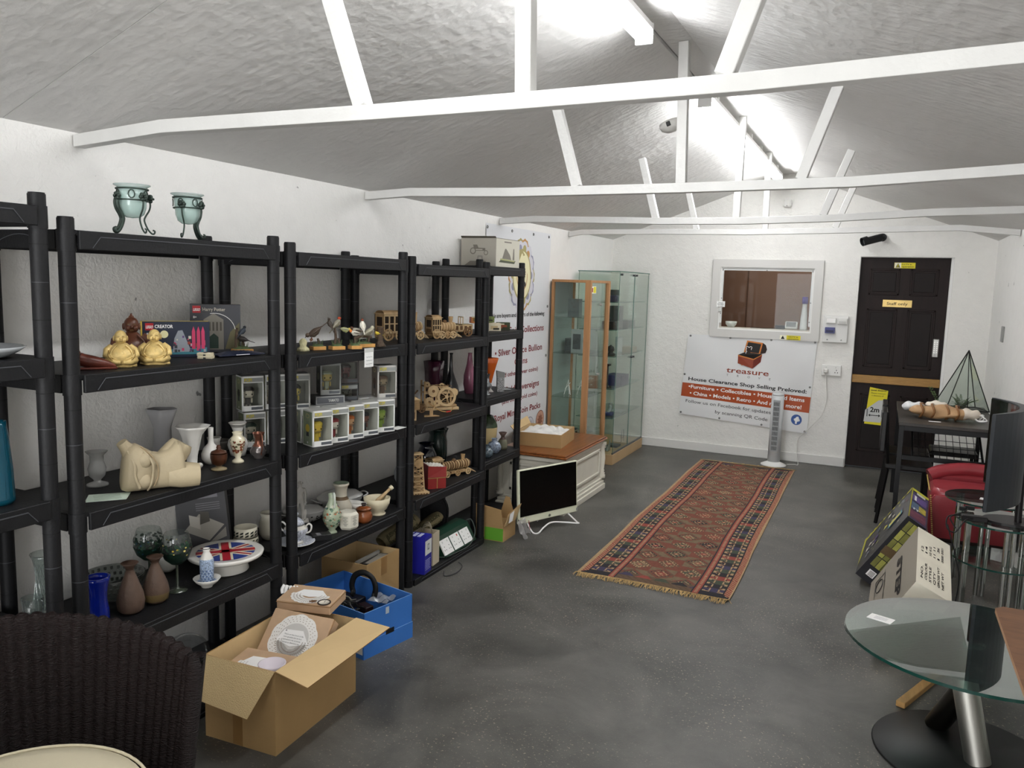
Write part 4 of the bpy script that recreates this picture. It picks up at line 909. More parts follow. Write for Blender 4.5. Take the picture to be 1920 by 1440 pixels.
# cab-fronted locomotive, seen from the shelf front; length along local x, front at -x
def ply_truck(lab, loc, rz, L=.24, H=.15, wz=.022, cab=.35, boiler=True, name='plywood_model'):
    t = thing(name, lab, 'wooden model', loc, rz); d = .075
    mb = MB(); mb.bx(-L/2, L/2, -d/2+.006, d/2-.006, wz*.8, wz*1.5, PLY); 
    for k in range(9): mb.bx(-L/2+L*k/9, -L/2+L*k/9+.008, -d/2, d/2, wz*1.1, wz*1.6, PLYL if k % 2 else PLYD)
    mb.build('chassis', t)
    mb = MB(); x1 = -L/2+L*cab
    for y in (-d/2, d/2): panelled(mb, -L/2, x1, y, wz*1.5, H*.9, 4, 2, PLYL, PLYK)
    mb.bx(-L/2, -L/2+.003, -d/2, d/2, wz*1.5, H*.9, PLY); mb.bx(-L/2-.001, -L/2, -d*.3, d*.3, H*.5, H*.8, PLYK); mb.bx(-L/2-.001, -L/2, -d*.35, d*.35, H*.28, H*.42, PLYD); mb.bx(x1-.003, x1, -d/2, d/2, wz*1.5, H*.9, PLY)
    mb.bx(-L/2-.006, x1+.006, -d/2-.006, d/2+.006, H*.9, H*.92, PLYL); mb.grid(lambda u, v: (-L/2+v*(x1+L/2), (d/2)*math.cos(PI*u), H*.92+H*.1*math.sin(PI*u)), 12, 3, PLY); mb.build('cab', t)
    if boiler:
        mb = MB(); r = d*.36
        for k in range(12):
            x = x1+(L/2-x1)*k/12; mb.cyl((x, 0, wz*1.7+r), (x+.006, 0, wz*1.7+r), r, PLYL if k % 2 else PLY, n=18)
        mb.cyl((x1, 0, wz*1.7+r), (L/2, 0, wz*1.7+r), r*.86, PLYD, n=18); mb.cyl((L*.36, 0, wz*1.7+2*r-.004), (L*.36, 0, H*.95), .010, PLY, n=12, r2=.014); mb.ball((L*.12, 0, wz*1.7+2*r), .014, PLYD, n=10); mb.build('boiler', t)
        mb = MB()
        for k in range(7): y = -d/2+d*k/6; mb.tube([(L/2-.005, y*.8, wz*1.5), (L/2+.03, y, .006)], .002, PLYL, n=4)
        mb.build('cow_catcher', t)
    for k in range(4):
        x = -L/2+.03+k*(L-.06)/3
        for y in (-d/2, d/2): mb = MB(); wheel(mb, (x, y, wz*(.98 if k else 1.25)), wz*(.98 if k else 1.25), .006, PLYL if k % 2 else PLY); mb.build('wheel', t)
    return t
ply_truck('large plywood steam engine model with a domed cab behind the shelf post', (-2.375, 3.685, ZU4[1]), 1.25, .28, .158, .026, .5)
ply_truck('plywood tractor engine model with small spoked wheels on the shelf middle', (-2.285, 3.975, ZU4[1]), 1.1, .17, .13, .022, .35)
t = thing('plywood_jeep', 'plywood jeep model with an upright windscreen and big spoked wheels', 'wooden model', (-2.31, 4.20, ZU4[1]), .9)
mb = MB(); mb.bx(-.085, .085, -.036, .036, .028, .034, PLY); panelled(mb, -.085, .085, -.036, .034, .066, 6, 1, PLYL, PLYD); panelled(mb, -.085, .085, .036, .034, .066, 6, 1, PLYL, PLYD)
mb.bx(.03, .085, -.034, .034, .064, .069, PLYL); mb.bx(.083, .087, -.036, .036, .03, .072, PLYL)
for k in range(7): mb.bx(.087, .089, -.024+k*.008-.0015, -.024+k*.008+.0015, .038, .066, PLYD)
mb.build('body', t)
mb = MB()
for y in (-.034, .0, .034): mb.bx(.022, .026, y-.002, y+.002, .066, .115, PLYL)
mb.bx(.022, .026, -.036, .036, .112, .117, PLYL); mb.bx(.022, .026, -.036, .036, .068, .072, PLYL); mb.build('windscreen', t)
for x in (-.055, .055):
    for y in (-.042, .042): mb = MB(); wheel(mb, (x, y, .028), .028, .01, PLYD, sp=5); mb.build('wheel', t)
mb = MB(); mb.tube([(-.01+.014*math.cos(a*PI/6), -.016+.014*math.sin(a*PI/6), .075) for a in range(12)], .0015, PLYD, n=5, closed=True); mb.build('steering_wheel', t)
# small toy vehicle cartons on the end unit
cols = ['#6f7f4c', '#c9b48a', '#8a4a2e', '#7a6b3d', '#5a6a3c', '#495660']
for k, (x, y, z, m1, m2, l) in enumerate([(-2.37, 4.66, 0, '#51607a', '#c9c4b4', 'blue tinted'), (-2.36, 4.82, 0, '#cdb88c', '#e0d6bc', 'cream and orange'), (-2.365, 4.975, 0, '#56653c', '#3c452e', 'dark green'), (-2.43, 4.70, .052, '#a44a2a', '#c9824a', 'red topped'), (-2.43, 4.86, .052, '#5d6b3a', '#75824e', 'olive green'), (-2.45, 4.54, 0, '#8f9a62', '#c4c79c', 'pale green')]):
    mb = MB(); fbox(mb, .085, .05, .052 if z == 0 else .04, M(m2, .4), M(m1, .4), M(m1, .4)); fl(mb, -.03, .02, .012, .034, M(cols[k], .4)); fl(mb, -.012, .03, .008, .02, M('#3b3a2c', .4), -.0013); fl(mb, -.04, .0, .036, .044, M('#d8d2b4', .4), -.0013)
    tag(mb.build('toy_car_box', None, (x, y, ZU5[1]+(z if z == 0 else .0525)), .75), f'small {l} toy car box on the end unit, '+('stacked on top of another' if z else 'standing on the shelf'), 'toy box', 'toy car boxes on the end unit')
# big carton on the last unit
t = thing('model_kit_box', 'cream picture carton of a tractor kit on top of the last shelving unit', 'box', (-2.44, 4.893, ZU5[0]))
BX = M('#b3aea2', .6, var=.05, vscale=6); BX2 = M('#cbc7b8', .5); DG = M('#7d786e', .6); mb = MB()
hx, hy, hz = .128, .182, .182
mb.bx(-hx, hx, -hy, hy, 0, hz, BX)
F = lambda x, z, o=.0012: (x, -hy-o, z); G = lambda y, z, o=.0012: (hx+o, y, z)
mb.add([G(-hy, 0, .0006), G(hy, 0, .0006), G(hy, hz, .0006), G(-hy, hz, .0006)], [(0, 1, 2, 3)], BX2)
def FF(pts, m, o=.0012): mb.add([F(x, z, o) for x, z in pts], [tuple(range(len(pts)))], m)
def GG(pts, m, o=.0012): mb.add([G(y, z, o) for y, z in pts], [tuple(range(len(pts)))], m)
for cx, cz, r in ((-.04, .10, .022), (.055, .088, .016)): FF([(cx+r*math.cos(a*.4), cz+r*math.sin(a*.4)) for a in range(16)], DG); FF([(cx+r*.7*math.cos(a*.4), cz+r*.7*math.sin(a*.4)) for a in range(16)], BX, .0018)
FF([(-.03, .10), (.05, .10), (.05, .118), (.0, .12), (-.01, .14), (-.04, .14)], DG, .0015); FF([(-.02, .104), (.03, .104), (.03, .112), (-.02, .112)], BX, .002)
FF([(-.11, .0), (.10, .0), (.05, .035), (-.06, .035)], DG); FF([(-.01, .035), (.035, .035), (.03, .07), (-.005, .07)], M('#96918a', .6), .0015); FF([(-.0, .04), (.025, .04), (.022, .062), (.003, .062)], BX, .002)
GG([(-.14, .03), (.10, .025), (.12, .045), (-.10, .055)], M('#4f5240', .6)); GG([(-.09, .055), (.05, .05), (.03, .08), (-.03, .12), (-.05, .12)], DG, .0016); GG([(.07, .05), (.10, .05), (.095, .125), (.08, .125)], DG, .0016); GG([(-.12, .045), (.10, .038), (.105, .045), (-.12, .055)], M('#a9a878', .6), .002)
mb.bx(hx+.0006, hx+.0014, -.06, .05, hz-.022, hz-.014, DG)
mb.build('carton', t)
mb = MB(); mb.bx(-hx, hx, -hy, hy, hz+.001, hz+.003, M('#6b655a', .6)); mb.add([(-hx, -hy, hz+.003), (hx, -hy, hz+.003), (hx, -hy-.012, hz+.012), (-hx, -hy-.01, hz+.014)], [(0, 1, 2, 3)], M('#5b564c', .6)); mb.build('lid_flap', t)
# ================================================================ MIDDLE SHELF (third surface)
Z3 = ZU2[2]
def ly(pts): return pts
FROST = glass('#d6d6d4', .6, .25, body=.55, bodycol='#a9a8a5')
pot('cornucopia_vase', 'small frosted glass horn shaped vase half behind the shelf post', 'vase', (-2.43, 1.86, Z3), [(.001, 0), (.036, 0), (.034, .006), (.012, .014), (.012, .02), (.026, .035), (.03, .06), (.022, .085), (.022, .105), (.036, .12)], FROST, rz=.3)
mb = MB(); mb.add([(-.07, -.045, .0005), (.05, -.06, .0005), (.075, .03, .0005), (-.05, .05, .0005)], [(0, 1, 2, 3)], M('#c4d2c2', .7)); mb.add([(-.07, -.045, .0), (-.05, .05, .0), (.075, .03, .0), (.05, -.06, .0)], [(0, 1, 2, 3)], PAPER)
for k in range(4): mb.box((.0, -.03+k*.018, .0008), (.08, .003, .0004), M('#8d998b', .6))
tag(mb.build('paper_leaflet', None, (-2.275, 1.775, Z3), 1.0), 'pale green paper leaflet lying on the shelf in front of the stone torso', 'paper')
# stone torso: lying sculpture
ST = M('#aa9c80', .62, bump=.12, bscale=70, var=.1, vscale=7, name='limestone')
t = thing('stone_torso', 'pale limestone sculpture of a nude torso lying on the shelf', 'sculpture', (-2.225, 1.94, Z3), 1.05)
mb = MB()
def ring_surf(mb, secs, m, n=28, capx=True):
    """secs: (centre, half width a, half height b, power, tilt)"""
    vs = []
    for (c, a, b, tl) in secs:
        for k in range(n):
            th = 2*PI*k/n; ct, st = math.cos(th), math.sin(th); p = .78
            y = a*abs(ct)**p*(1 if ct > 0 else -1); z = b*abs(st)**p*(1 if st > 0 else -1)
            vs.append((c[0]+tl*z, c[1]+y, c[2]+z))
    fs = []
    for i in range(len(secs)-1):
        for k in range(n): fs.append((i*n+k, i*n+(k+1) % n, (i+1)*n+(k+1) % n, (i+1)*n+k))
    fs += [tuple(reversed(range(n))), tuple((len(secs)-1)*n+k for k in range(n))]
    mb.add(vs, fs, m, smooth=True)
ring_surf(mb, [((-.118, 0, .072), .02, .045, .1), ((-.113, 0, .074), .042, .066, .1), ((-.10, 0, .080), .055, .079, .05), ((-.07, 0, .082), .060, .081, 0), ((-.045, 0, .074), .052, .073, 0), ((-.02, 0, .066), .045, .064, 0), ((.0, 0, .064), .043, .062, 0), ((.03, 0, .070), .050, .068, 0), ((.06, 0, .084), .056, .076, -.1), ((.075, .0, .088), .055, .072, -.15)], ST)
for e, cz, cx, L_ in ((-1, .034, .115, 1), (1, .125, .075, 1)):
    pass
mb.tube([(.03, -.014, .045), (.07, -.022, .044), (.105, -.026, .041), (.126, -.028, .040)], 1, ST, n=18, rs=[.04, .045, .042, .039])
mb.tube([(.03, .01, .09), (.06, .016, .118), (.075, .02, .135), (.083, .02, .148)], 1, ST, n=18, rs=[.045, .045, .042, .036])
mb.tube([(-.085, .0, .13), (-.105, -.004, .157), (-.115, -.006, .172)], 1, ST, n=14, rs=[.03, .02, .018])
for e in (-1, 1): mb.ball((-.055, -.035, .075+e*.033), .03, ST, n=14, sc=(1, .9, 1))
mb.build('body', t)
STL = M('#9c8768', .7)
mb = MB(); mb.tube(spline([(-.065, -.02, .155), (-.045, -.04, .135), (-.028, -.056, .10), (-.028, -.052, .06), (-.035, -.05, .025), (-.04, -.03, .006)], 5), .0075, ST, n=6, flat=.5)
mb.tube(spline([(-.06, -.03, .156), (-.03, -.05, .125), (-.012, -.048, .09), (-.012, -.046, .05), (-.024, -.045, .02)], 5), .002, STL, n=5)
mb.tube(spline([(-.10, -.03, .145), (-.085, -.06, .10), (-.085, -.062, .06), (-.07, -.055, .02)], 5), .006, ST, n=6, flat=.5); mb.build('carved_drapery', t)
# tall frosted vase with flared lip
def lip_ripple(amp, z0): return lambda a, z, j: (amp*math.sin(2*a+.6)+amp*.6*math.sin(5*a)) if z > z0 else 0
pot('flared_vase', 'tall frosted grey vase with a wavy flared lip behind the stone torso', 'vase', (-2.48, 2.185, Z3), wall_prof([(.001, 0), (.036, 0), (.035, .05), (.032, .11), (.032, .15), (.040, .19), (.050, .222)]), M('#a3a2a3', .35, name='smoked'), ripple=lip_ripple(.12, .17))
def lily_vase():
    t = thing('lily_vase', 'white pottery vase shaped like an open lily right of the stone torso', 'vase', (-2.345, 2.20, Z3), .8); mb = MB()
    mb.lathe(wall_prof([(.001, 0), (.032, 0), (.034, .006), (.018, .02), (.02, .05), (.028, .09), (.037, .13), (.052, .155), (.062, .165)]), CER, n=32, ripple=lambda a, z, j: .05*math.sin(6*a)*(z > .03)+.14*math.sin(a+.5)*(z > .14)); mb.build('body', t)
    mb = MB()
    for k in range(5): mb.ball((.03*math.cos(k*.7-2.4), .03*math.sin(k*.7-2.4), .01+.004*(k % 2)), .010, CER, n=8)
    mb.build('moulded_flowers', t)
lily_vase()
pot('bottle_vase', 'white porcelain bottle vase with a long thin neck', 'vase', (-2.355, 2.305, Z3), [(.001, 0), (.024, 0), (.036, .02), (.037, .04), (.028, .062), (.012, .08), (.0095, .10), (.0105, .143), (.008, .143), (.006, .12), (.001, .12)], CER)
WD = M('#4a2a1a', .4, var=.25, vscale=25, name='turned_wood')
k = MB(); k.lathe([(.030, 0), (.027, .006), (.012, .012), (.007, .016), (.009, .022), (.005, .03), (.001, .031)], WD, c=(0, 0, .064))
kb = MB(); kb.lathe([(.001, 0), (.030, 0), (.029, .004), (.012, .010), (.010, .014)], M('#8f8061', .5))
t = thing('lidded_pot', 'small dark turned wood pot with a domed lid on a pale foot', 'pot', (-2.255, 2.245, Z3)); kb.build('foot', t)
mb = MB(); mb.lathe([(.010, .014), (.026, .024), (.031, .045), (.031, .062)], WD); mb.build('bowl', t); k.build('lid', t)
pot('beaker', 'small grey pottery beaker behind the wooden pot', 'pot', (-2.44, 2.405, Z3), wall_prof([(.001, 0), (.022, 0), (.024, .03), (.022, .06), (.028, .078)]), M('#a5a29b', .4))
pot('dark_bowl', 'shallow dark dish with a white rim behind the cream vase', 'bowl', (-2.47, 2.48-.01, Z3), wall_prof([(.001, 0), (.02, 0), (.035, .02), (.042, .045), (.044, .052)]), M('#54504a', .4))
FLC = M('#d8cfb4', .25, coat=.4)
def spots(mb, R, z0, z1, n, cols, s0=.003, s1=.007, sec=(0, 2*PI)):
    for k in range(n):
        a = random.uniform(*sec); z = random.uniform(z0, z1); r = R(z)+.0008; s_ = random.uniform(s0, s1); c = random.choice(cols); q = []
        for j in range(5): b = j*2*PI/5+k; aa = a+s_*math.cos(b)/r; zz_ = z+s_*.8*math.sin(b); q.append((R(zz_)*1.0*math.cos(aa)+.0009*math.cos(aa), R(zz_)*math.sin(aa)+.0009*math.sin(aa), zz_))
        mb.add(q, [tuple(range(5))], c)
def interp(prof):
    P = [(z, r) for r, z in prof if r > .002]
    def R(z):
        for (z0, r0), (z1, r1) in zip(P[:-1], P[1:]):
            if z0 <= z <= z1 and z1 > z0: return r0+(r1-r0)*(z-z0)/(z1-z0)
        return P[-1][1] if z > P[-1][0] else P[0][1]
    return R
pr = [(.001, 0), (.024, 0), (.022, .008), (.010, .018), (.018, .04), (.027, .07), (.03, .088), (.026, .10), (.018, .106), (.017, .114), (.021, .122)]
t = thing('flower_vase', 'small cream vase painted with brown flowers and leaves', 'vase', (-2.282, 2.372, Z3))
mb = MB(); mb.lathe(wall_prof(pr, .002), FLC); mb.build('body', t)
mb = MB(); spots(mb, interp(pr), .042, .094, 90, [M('#6b2f1e', .5), M('#8a4a2c', .5), M('#4b4a2c', .5)]); mb.build('painted_flowers', t)['kind'] = 'stuff'
pot('trumpet_vase', 'taller white vase with a wide trumpet mouth and brown rim line', 'vase', (-2.375, 2.50-.03, Z3), [(.001, 0), (.03, 0), (.034, .02), (.042, .045), (.036, .065), (.02, .082), (.018, .10), (.028, .128), (.037, .136), (.035, .137), (.017, .105), (.001, .1)], CER, mats=[CER]*8+[WD]+[CER]*2)
t = thing('metal_jug', 'silver and copper coloured glazed jug with a long curled handle', 'jug', (-2.27, 2.485-.01, Z3), 2.6)
JM = M('#86807e', .2, metal=.7, var=.35, vscale=28); CO = M('#8a5a48', .25, metal=.6, var=.3, vscale=18)
mb = MB(); mb.lathe([(.001, 0), (.022, 0), (.020, .004), (.033, .02), (.034, .032), (.024, .05), (.015, .062), (.014, .08), (.02, .094), (.025, .104)], JM, mats=[JM]*5+[CO]*4, ripple=lambda a, z, j: .35*max(0, math.cos(a+PI))**4*(z > .09)); mb.build('body', t)
mb = MB(); mb.tube(spline([(-.018, 0, .096), (-.03, 0, .108), (-.048, 0, .100), (-.055, 0, .075), (-.046, 0, .04), (-.036, 0, .025), (-.042, 0, .02)], 5), .0028, CO, n=6); mb.build('handle', t)
# ---- boxed toy figures
def toyfig(lab, loc, rz, side, figc, hairc, s=1.0, frame='#dcdcd8', big=False, tall=1.0, group='boxed toy figures', tilt=0):
    t = thing('boxed_toy_figure', lab, 'toy box', loc, rz, group, ry=tilt); w, d, h = .096*s, .085*s, .150*s*tall; FRM = M(frame, .4); SD = M(side, .35, var=.2, vscale=25)
    mb = MB(); b = .006*s; x = w/2; IN = M('#8e8f8a', .4); DKI = M('#3b3c3c', .45)
    mb.bx(-x, x, 0, d, 0, .002, FRM); mb.bx(-x, x, 0, d, h-.002, h, M('#a9a9a4', .35) if frame[1] > '9' else FRM)
    for e in (-1, 1):
        mb.bx(e*x-.0006, e*x+.0006, 0, d, 0, h, FRM); mb.bx(e*(x+.0008)-.0004, e*(x+.0008)+.0004, .005*s, d-.005*s, .005*s, h-.006*s, SD)
    mb.bx(-x, x, d-.002, d, 0, h, IN)
    # side panel print: plain roundel and small blocks
    for e in (-1,):
        xs = e*(x+.0016); mb.add([(xs, d/2+.016*s*math.cos(a*.4), h*.84+.010*s*math.sin(a*.4)) for a in range(16)], [tuple(range(16))], M('#b9ad7c', .4)); mb.add([(xs-.0003, d/2+.012*s*math.cos(a*.4), h*.84+.007*s*math.sin(a*.4)) for a in range(16)], [tuple(range(16))], SD)
        mb.add([(xs, d/2+.018*s*math.cos(a*.4), h*.5+.018*s*math.sin(a*.4)) for a in range(16)], [tuple(range(16))], M(hairc, .4)); mb.add([(xs, d/2+q[0]*s, h*.5+q[1]*s) for q in ((-.012, -.035), (.012, -.035), (.01, -.015), (-.01, -.015))], [(0, 1, 2, 3)], M('#2d3136', .4))
        mb.add([(xs, d/2+.006*s*math.cos(a*.8), h*.1+.005*s*math.sin(a*.8)) for a in range(8)], [tuple(range(8))], FRM)
    # front frame around the window
    mb.bx(-x, x, -.0008, .0008, 0, .024*s, FRM); mb.bx(-x, x, -.0008, .0008, h-.030*s, h, FRM); mb.bx(-x, -x+b, -.0008, .0008, 0, h, FRM); mb.bx(x-b, x, -.0008, .0008, 0, h, FRM)
    mb.bx(-x+.008*s, x-.004*s, -.0014, -.0006, h-.026*s, h-.008*s, M('#8d8f8c', .4)); mb.bx(-x+.04*s, x-.006*s, -.0014, -.0006, .006*s, .018*s, M('#55585c', .4))
    mb.text('POP!', (-x+.010*s, -.0018, h-.024*s), X_, Z_, .015*s, M('#b7aa4c', .4), w=.034*s, bold=.05)
    ca = mb.build('carton', t)
    mb = MB(); mb.bx(-x+b, x-b, .0012, .0018, .024*s, h-.030*s, glass('#f4f5f2', .7)); mb.build('clear_window', ca)
    mb = MB(); fc = M(figc, .5); hc = M(hairc, .5)
    mb.box((-.012*s, .035*s, .075*s*tall), (.048*s, .036*s, .042*s), fc, bev=.010*s); mb.box((-.012*s, .038*s, .088*s*tall), (.054*s, .042*s, .026*s), hc, bev=.010*s)
    mb.box((-.012*s, .037*s, .036*s*tall), (.024*s, .016*s, .036*s*tall), hc, bev=.004*s)
    for e in (-1, 1):
        mb.ball((-.012*s+e*.013*s, .0165*s, .070*s*tall), .0035*s, BLK, n=8, sc=(1, .4, 1)); mb.box((-.012*s+e*.017*s, .037*s, .042*s*tall), (.008*s, .01*s, .022*s), fc, bev=.002*s); mb.box((-.012*s+e*.007*s, .036*s, .016*s*tall), (.009*s, .014*s, .022*s), fc, bev=.002*s)
    mb.build('toy_figure', t)
    return t
Zb = ZU3[2]; RZ = 1.18
row = [(-2.197, 2.795, '#7f8a72', '#c9a93a', '#c4ab3c', 'yellow haired'), (-2.188, 2.901, '#8a6a5c', '#d9cfc6', '#8d2b34', 'red haired'), (-2.179, 3.007, '#7a7f82', '#c99a74', '#b8622a', 'orange haired'), (-2.170, 3.113, '#6f7478', '#7b4e40', '#26262b', 'black capped'), (-2.158, 3.226, '#7f9154', '#93a64a', '#7e9a3c', 'bright green')]
for k, (x, y, sd, fc, hc, l) in enumerate(row):
    toyfig(f'white framed toy figure box at the shelf front with a {l} figure inside', (x, y, Zb+.0005), RZ+(.0 if k < 4 else -.12), sd, fc, hc, 1.02, tall=1.04)
# second row behind, tops visible, then the upper layer
for k, y in enumerate((2.84, 2.946, 3.052, 3.158, 3.265)):
    toyfig('toy figure box hidden behind the front row, only its top showing', (-2.30, y, Zb+.0005), RZ, '#7c7f74', '#a08c7a', '#4b4a48', .98, tall=1.04)
zt = Zb+.0005+.1532
toyfig('dark framed toy figure box on the upper layer, first from the left behind the post', (-2.33, 2.80, zt), .95, '#3a3b3a', '#c9b45c', '#2c2c2c', 1.0, '#b9b9b4', tall=1.05)
toyfig('tilted grey toy figure box on the upper layer left of the handwritten note', (-2.30, 2.985, zt+.045), .9, '#4f524f', '#b9a25a', '#9aa08c', .98, '#8d8f8c', tall=1.12)
toyfig('black toy figure box stacked highest, below the handwritten note', (-2.30, 3.125, zt+.085), .85, '#2c2524', '#7a3f44', '#3a2226', .95, '#57504e', tall=.9)
toyfig('dark toy figure box under the black one on the upper layer', (-2.30, 3.125, zt-.0002), 1.0, '#47484a', '#5b5f58', '#4a4e48', .95, '#4b4b4c', tall=.58)
toyfig('grey toy figure box at the right end of the upper layer', (-2.20, 3.30, zt), .95, '#6b6259', '#7a6a58', '#4d3a30', 1.02, '#b4b1ac', tall=1.06)
toyfig('brown tinted toy figure box holding up the right end of the upper layer', (-2.27, 3.365, Zb+.0005), RZ, '#6b6259', '#7a6a58', '#4d3a30', .98, tall=1.04)
t = thing('long_toy_box', 'flat silver toy box reading YAMATO lying under the tilted box', 'toy box', (-2.295, 2.975, zt), 1.0)
mb = MB(); mb.bx(-.07, .07, 0, .08, 0, .042, M('#55565a', .35)); mb.bx(-.068, .068, -.001, 0, .003, .039, M('#9a9b98', .35)); mb.bx(-.064, .064, -.0016, -.0008, .007, .035, M('#5a5c60', .35)); mb.text('YAMATO', (-.01, -.0022, .014), X_, Z_, .013, M('#c6c6c0', .4), w=.05, bold=.02); mb.build('carton', t)
for k, (y, z, side, hc, nm) in enumerate([(2.655, 0, '#77806a', '#30413c', 'lower left'), (2.745, 0, '#a8a05c', '#34302c', 'lower right'), (2.645, .155, '#7c8268', '#26221f', 'upper left'), (2.735, .155, '#98984c', '#e2e2de', 'upper right')]):
    toyfig(f'toy figure box beyond the metal jug, {nm} of four', (-2.43+.035*(k % 2), y-.025+.012*(k % 2), Zb+.0005+z+.003*(z > 0)), 1.05, side, '#d2cabc', hc, .97, tall=1.04)
mb = MB(); mb.bx(-.035, .035, -.0008, .0008, -.075, .0, PAPER)
for k in range(3): mb.tube([(-.024+.006*j, -.0012, -.028-.016*k+.002*math.sin(j*2.3+k)) for j in range(9)], .0006, M('#56565c', .5), n=4)
mb.bx(-.038, .036, -.0012, -.0008, -.006, .014, M('#cfcfca', .2)); tag(mb.build('paper_note', None, (-2.155, 3.08, ZU3[1]-.015), PI/2), 'white handwritten paper note taped to the shelf edge under the bird ornaments', 'note')
mb = MB(); mb.box((0, 0, .0008), (.05, .085, .0012), PAPER); tag(mb.build('paper_slip', None, (-2.165, 3.345, Zb)), 'white paper slip lying on the shelf right of the green toy box', 'paper')
# ================================================================ THIRD SURFACE, RIGHT PART
Z4c = ZU4[2]; Z5c = ZU5[2]
t = thing('plywood_house', 'small plywood beehive house model beside the shelf post', 'wooden model', (-2.262, 3.63, Z4c), .9)
mb = MB(); mb.bx(-.02, .02, -.02, .02, 0, .06, PLYL); mb.bx(-.012, .012, -.0215, -.02, .01, .045, PLYD); mb.build('lower_box', t)
mb = MB(); mb.bx(-.035, .035, -.03, .03, .06, .112, PLY, bev=.001); 
for k in range(6): mb.bx(-.036, .036, -.0315, -.03, .066+.008*k, .067+.008*k, PLYD)
mb.prism([(-.04, .112), (.04, .112), (0, .135)], -.034, .034, PLYL, T=Matrix(((1, 0, 0, 0), (0, 0, 1, 0), (0, 1, 0, 0), (0, 0, 0, 1)))); mb.build('upper_box', t)
t = thing('wooden_catapult', 'dark wooden wheeled catapult model behind the lyre stand', 'wooden model', (-2.40, 3.86, Z4c), .8)
mb = MB(); mb.bx(-.06, .06, -.03, -.024, .02, .03, PLYD); mb.bx(-.06, .06, .024, .03, .02, .03, PLYD)
for x in (-.03, .02): mb.tube([(x-.02, -.027, .028), (x, -.02, .09), (x+.02, -.027, .028)], .003, PLYD, n=5); mb.tube([(x-.02, .027, .028), (x, .02, .09), (x+.02, .027, .028)], .003, PLYD, n=5)
mb.tube([(-.05, 0, .04), (.03, 0, .125)], .004, PLYD, n=6); mb.build('frame', t)
for x in (-.045, .045):
    for y in (-.036, .036): mb = MB(); wheel(mb, (x, y, .022), .022, .006, PLYD); mb.build('wheel', t)
t = thing('lyre_stand', 'small pale wooden lyre shaped stand at the shelf edge', 'ornament', (-2.245, 3.80, Z4c), .9)
mb = MB(); mb.tube(spline([(-.03, 0, .10), (-.026, 0, .06), (-.008, 0, .035), (.008, 0, .035), (.026, 0, .06), (.03, 0, .10)], 5), .003, PLY, n=6); mb.prism([(-.045, -.02), (.045, -.02), (.03, .02), (-.03, .02)], 0, .004, PLY); mb.prism([(-.01, -.012), (.01, -.012), (.004, .006), (-.004, .006)], .004, .036, PLY); mb.build('frame', t)
mb = MB()
for k in range(3): mb.tube([(-.006+.006*k, 0, .036), (-.01+.01*k, 0, .10)], .0007, PLYD, n=4)
mb.build('strings', t)['kind'] = 'stuff'
t = thing('marble_machine', 'plywood marble machine model full of gears and one large wheel', 'wooden model', (-2.33, 4.05, Z4c), .85)
mb = MB(); mb.bx(-.115, .10, -.05, .05, 0, .016, PLYL, bev=.001); mb.bx(-.11, .09, -.04, .04, .02, .03, PLY)
for y in (-.032, .032):
    mb.bx(-.11, -.10, y-.002, y+.002, .0, .17, PLY); mb.bx(-.04, -.03, y-.002, y+.002, .0, .12, PLY); mb.bx(.05, .06, y-.002, y+.002, .0, .11, PLY); mb.bx(-.11, .07, y-.002, y+.002, .095, .103, PLYL); mb.bx(-.11, .04, y-.002, y+.002, .135, .141, PLY)
for k in range(9): mb.bx(-.108+k*.02, -.101+k*.02, -.034, .034, .137, .14, PLYD)
mb.build('frame', t)
for (x, z, r, w_, y) in ((-.055, .112, .036, .006, -.04), (-.08, .05, .03, .004, -.044), (-.035, .042, .022, .004, -.047), (.075, .10, .026, .004, -.03), (-.09, .15, .018, .004, -.03), (.02, .13, .02, .004, .03)):
    mb = MB(); gear(mb, (x, y, z), r, w_, PLYL, 22 if r > .03 else 14); mb.cyl((x, y-.005, z), (x, y+.008, z), r*.25, PLYD, n=8); mb.build('gear', t)
mb = MB(); wheel(mb, (.025, -.045, .078), .058, .006, PLYL, sp=5); mb.build('large_wheel', t)
mb = MB()
for k in range(6): mb.tube(spline([(-.1+.01*k, -.02, .13), (-.05+.01*k, .0, .11-.012*k), (.03+.008*k, .015, .09-.012*k), (.09, -.01, .06-.006*k)], 4), .0014, PLY, n=4)
mb.build('marble_track', t)['kind'] = 'stuff'
mb = MB(); mb.tube(spline([(-.09, .02, .06), (-.03, .0, .015), (.03, -.01, .004), (.05, -.015, .03)], 5), .003, M('#a8834e', .4), n=6); mb.tube([(.01, -.012, .004), (.035, -.015, .008)], .005, M('#b23a2c', .4), n=6)
tag(mb.build('wooden_bow', None, (-2.235, 3.93, Z4c+.004), .9), 'thin curved wooden bow with a red grip at the shelf edge', 'toy bow')
PURP = M('#4a2236', .15, coat=.6, name='plum_glass')
pot('plum_vase', 'tall square plum coloured glass vase on the right of the gear model', 'vase', (-2.475, 4.22, Z4c), wall_prof([(.001, 0), (.05, 0), (.052, .1), (.056, .2), (.064, .262)], .004), PURP, n=4, rz=.6)
SPK = M('#121215', .3, coat=.5, var=.9, vscale=180)
pot('black_vase', 'tall black pear shaped bottle vase with silver speckles', 'vase', (-2.385, 4.275, Z4c), [(.001, 0), (.03, 0), (.045, .03), (.052, .07), (.045, .11), (.026, .16), (.013, .20), (.009, .25), (.008, .30), (.012, .312), (.001, .31)], SPK)
pot('pink_vase', 'magenta glass vase partly hidden by the shelf post', 'vase', (-2.475, 4.69, Z5c), [(.001, 0), (.03, 0), (.042, .06), (.04, .12), (.02, .2), (.012, .26), (.014, .27)], M('#96586f', .15, coat=.5))
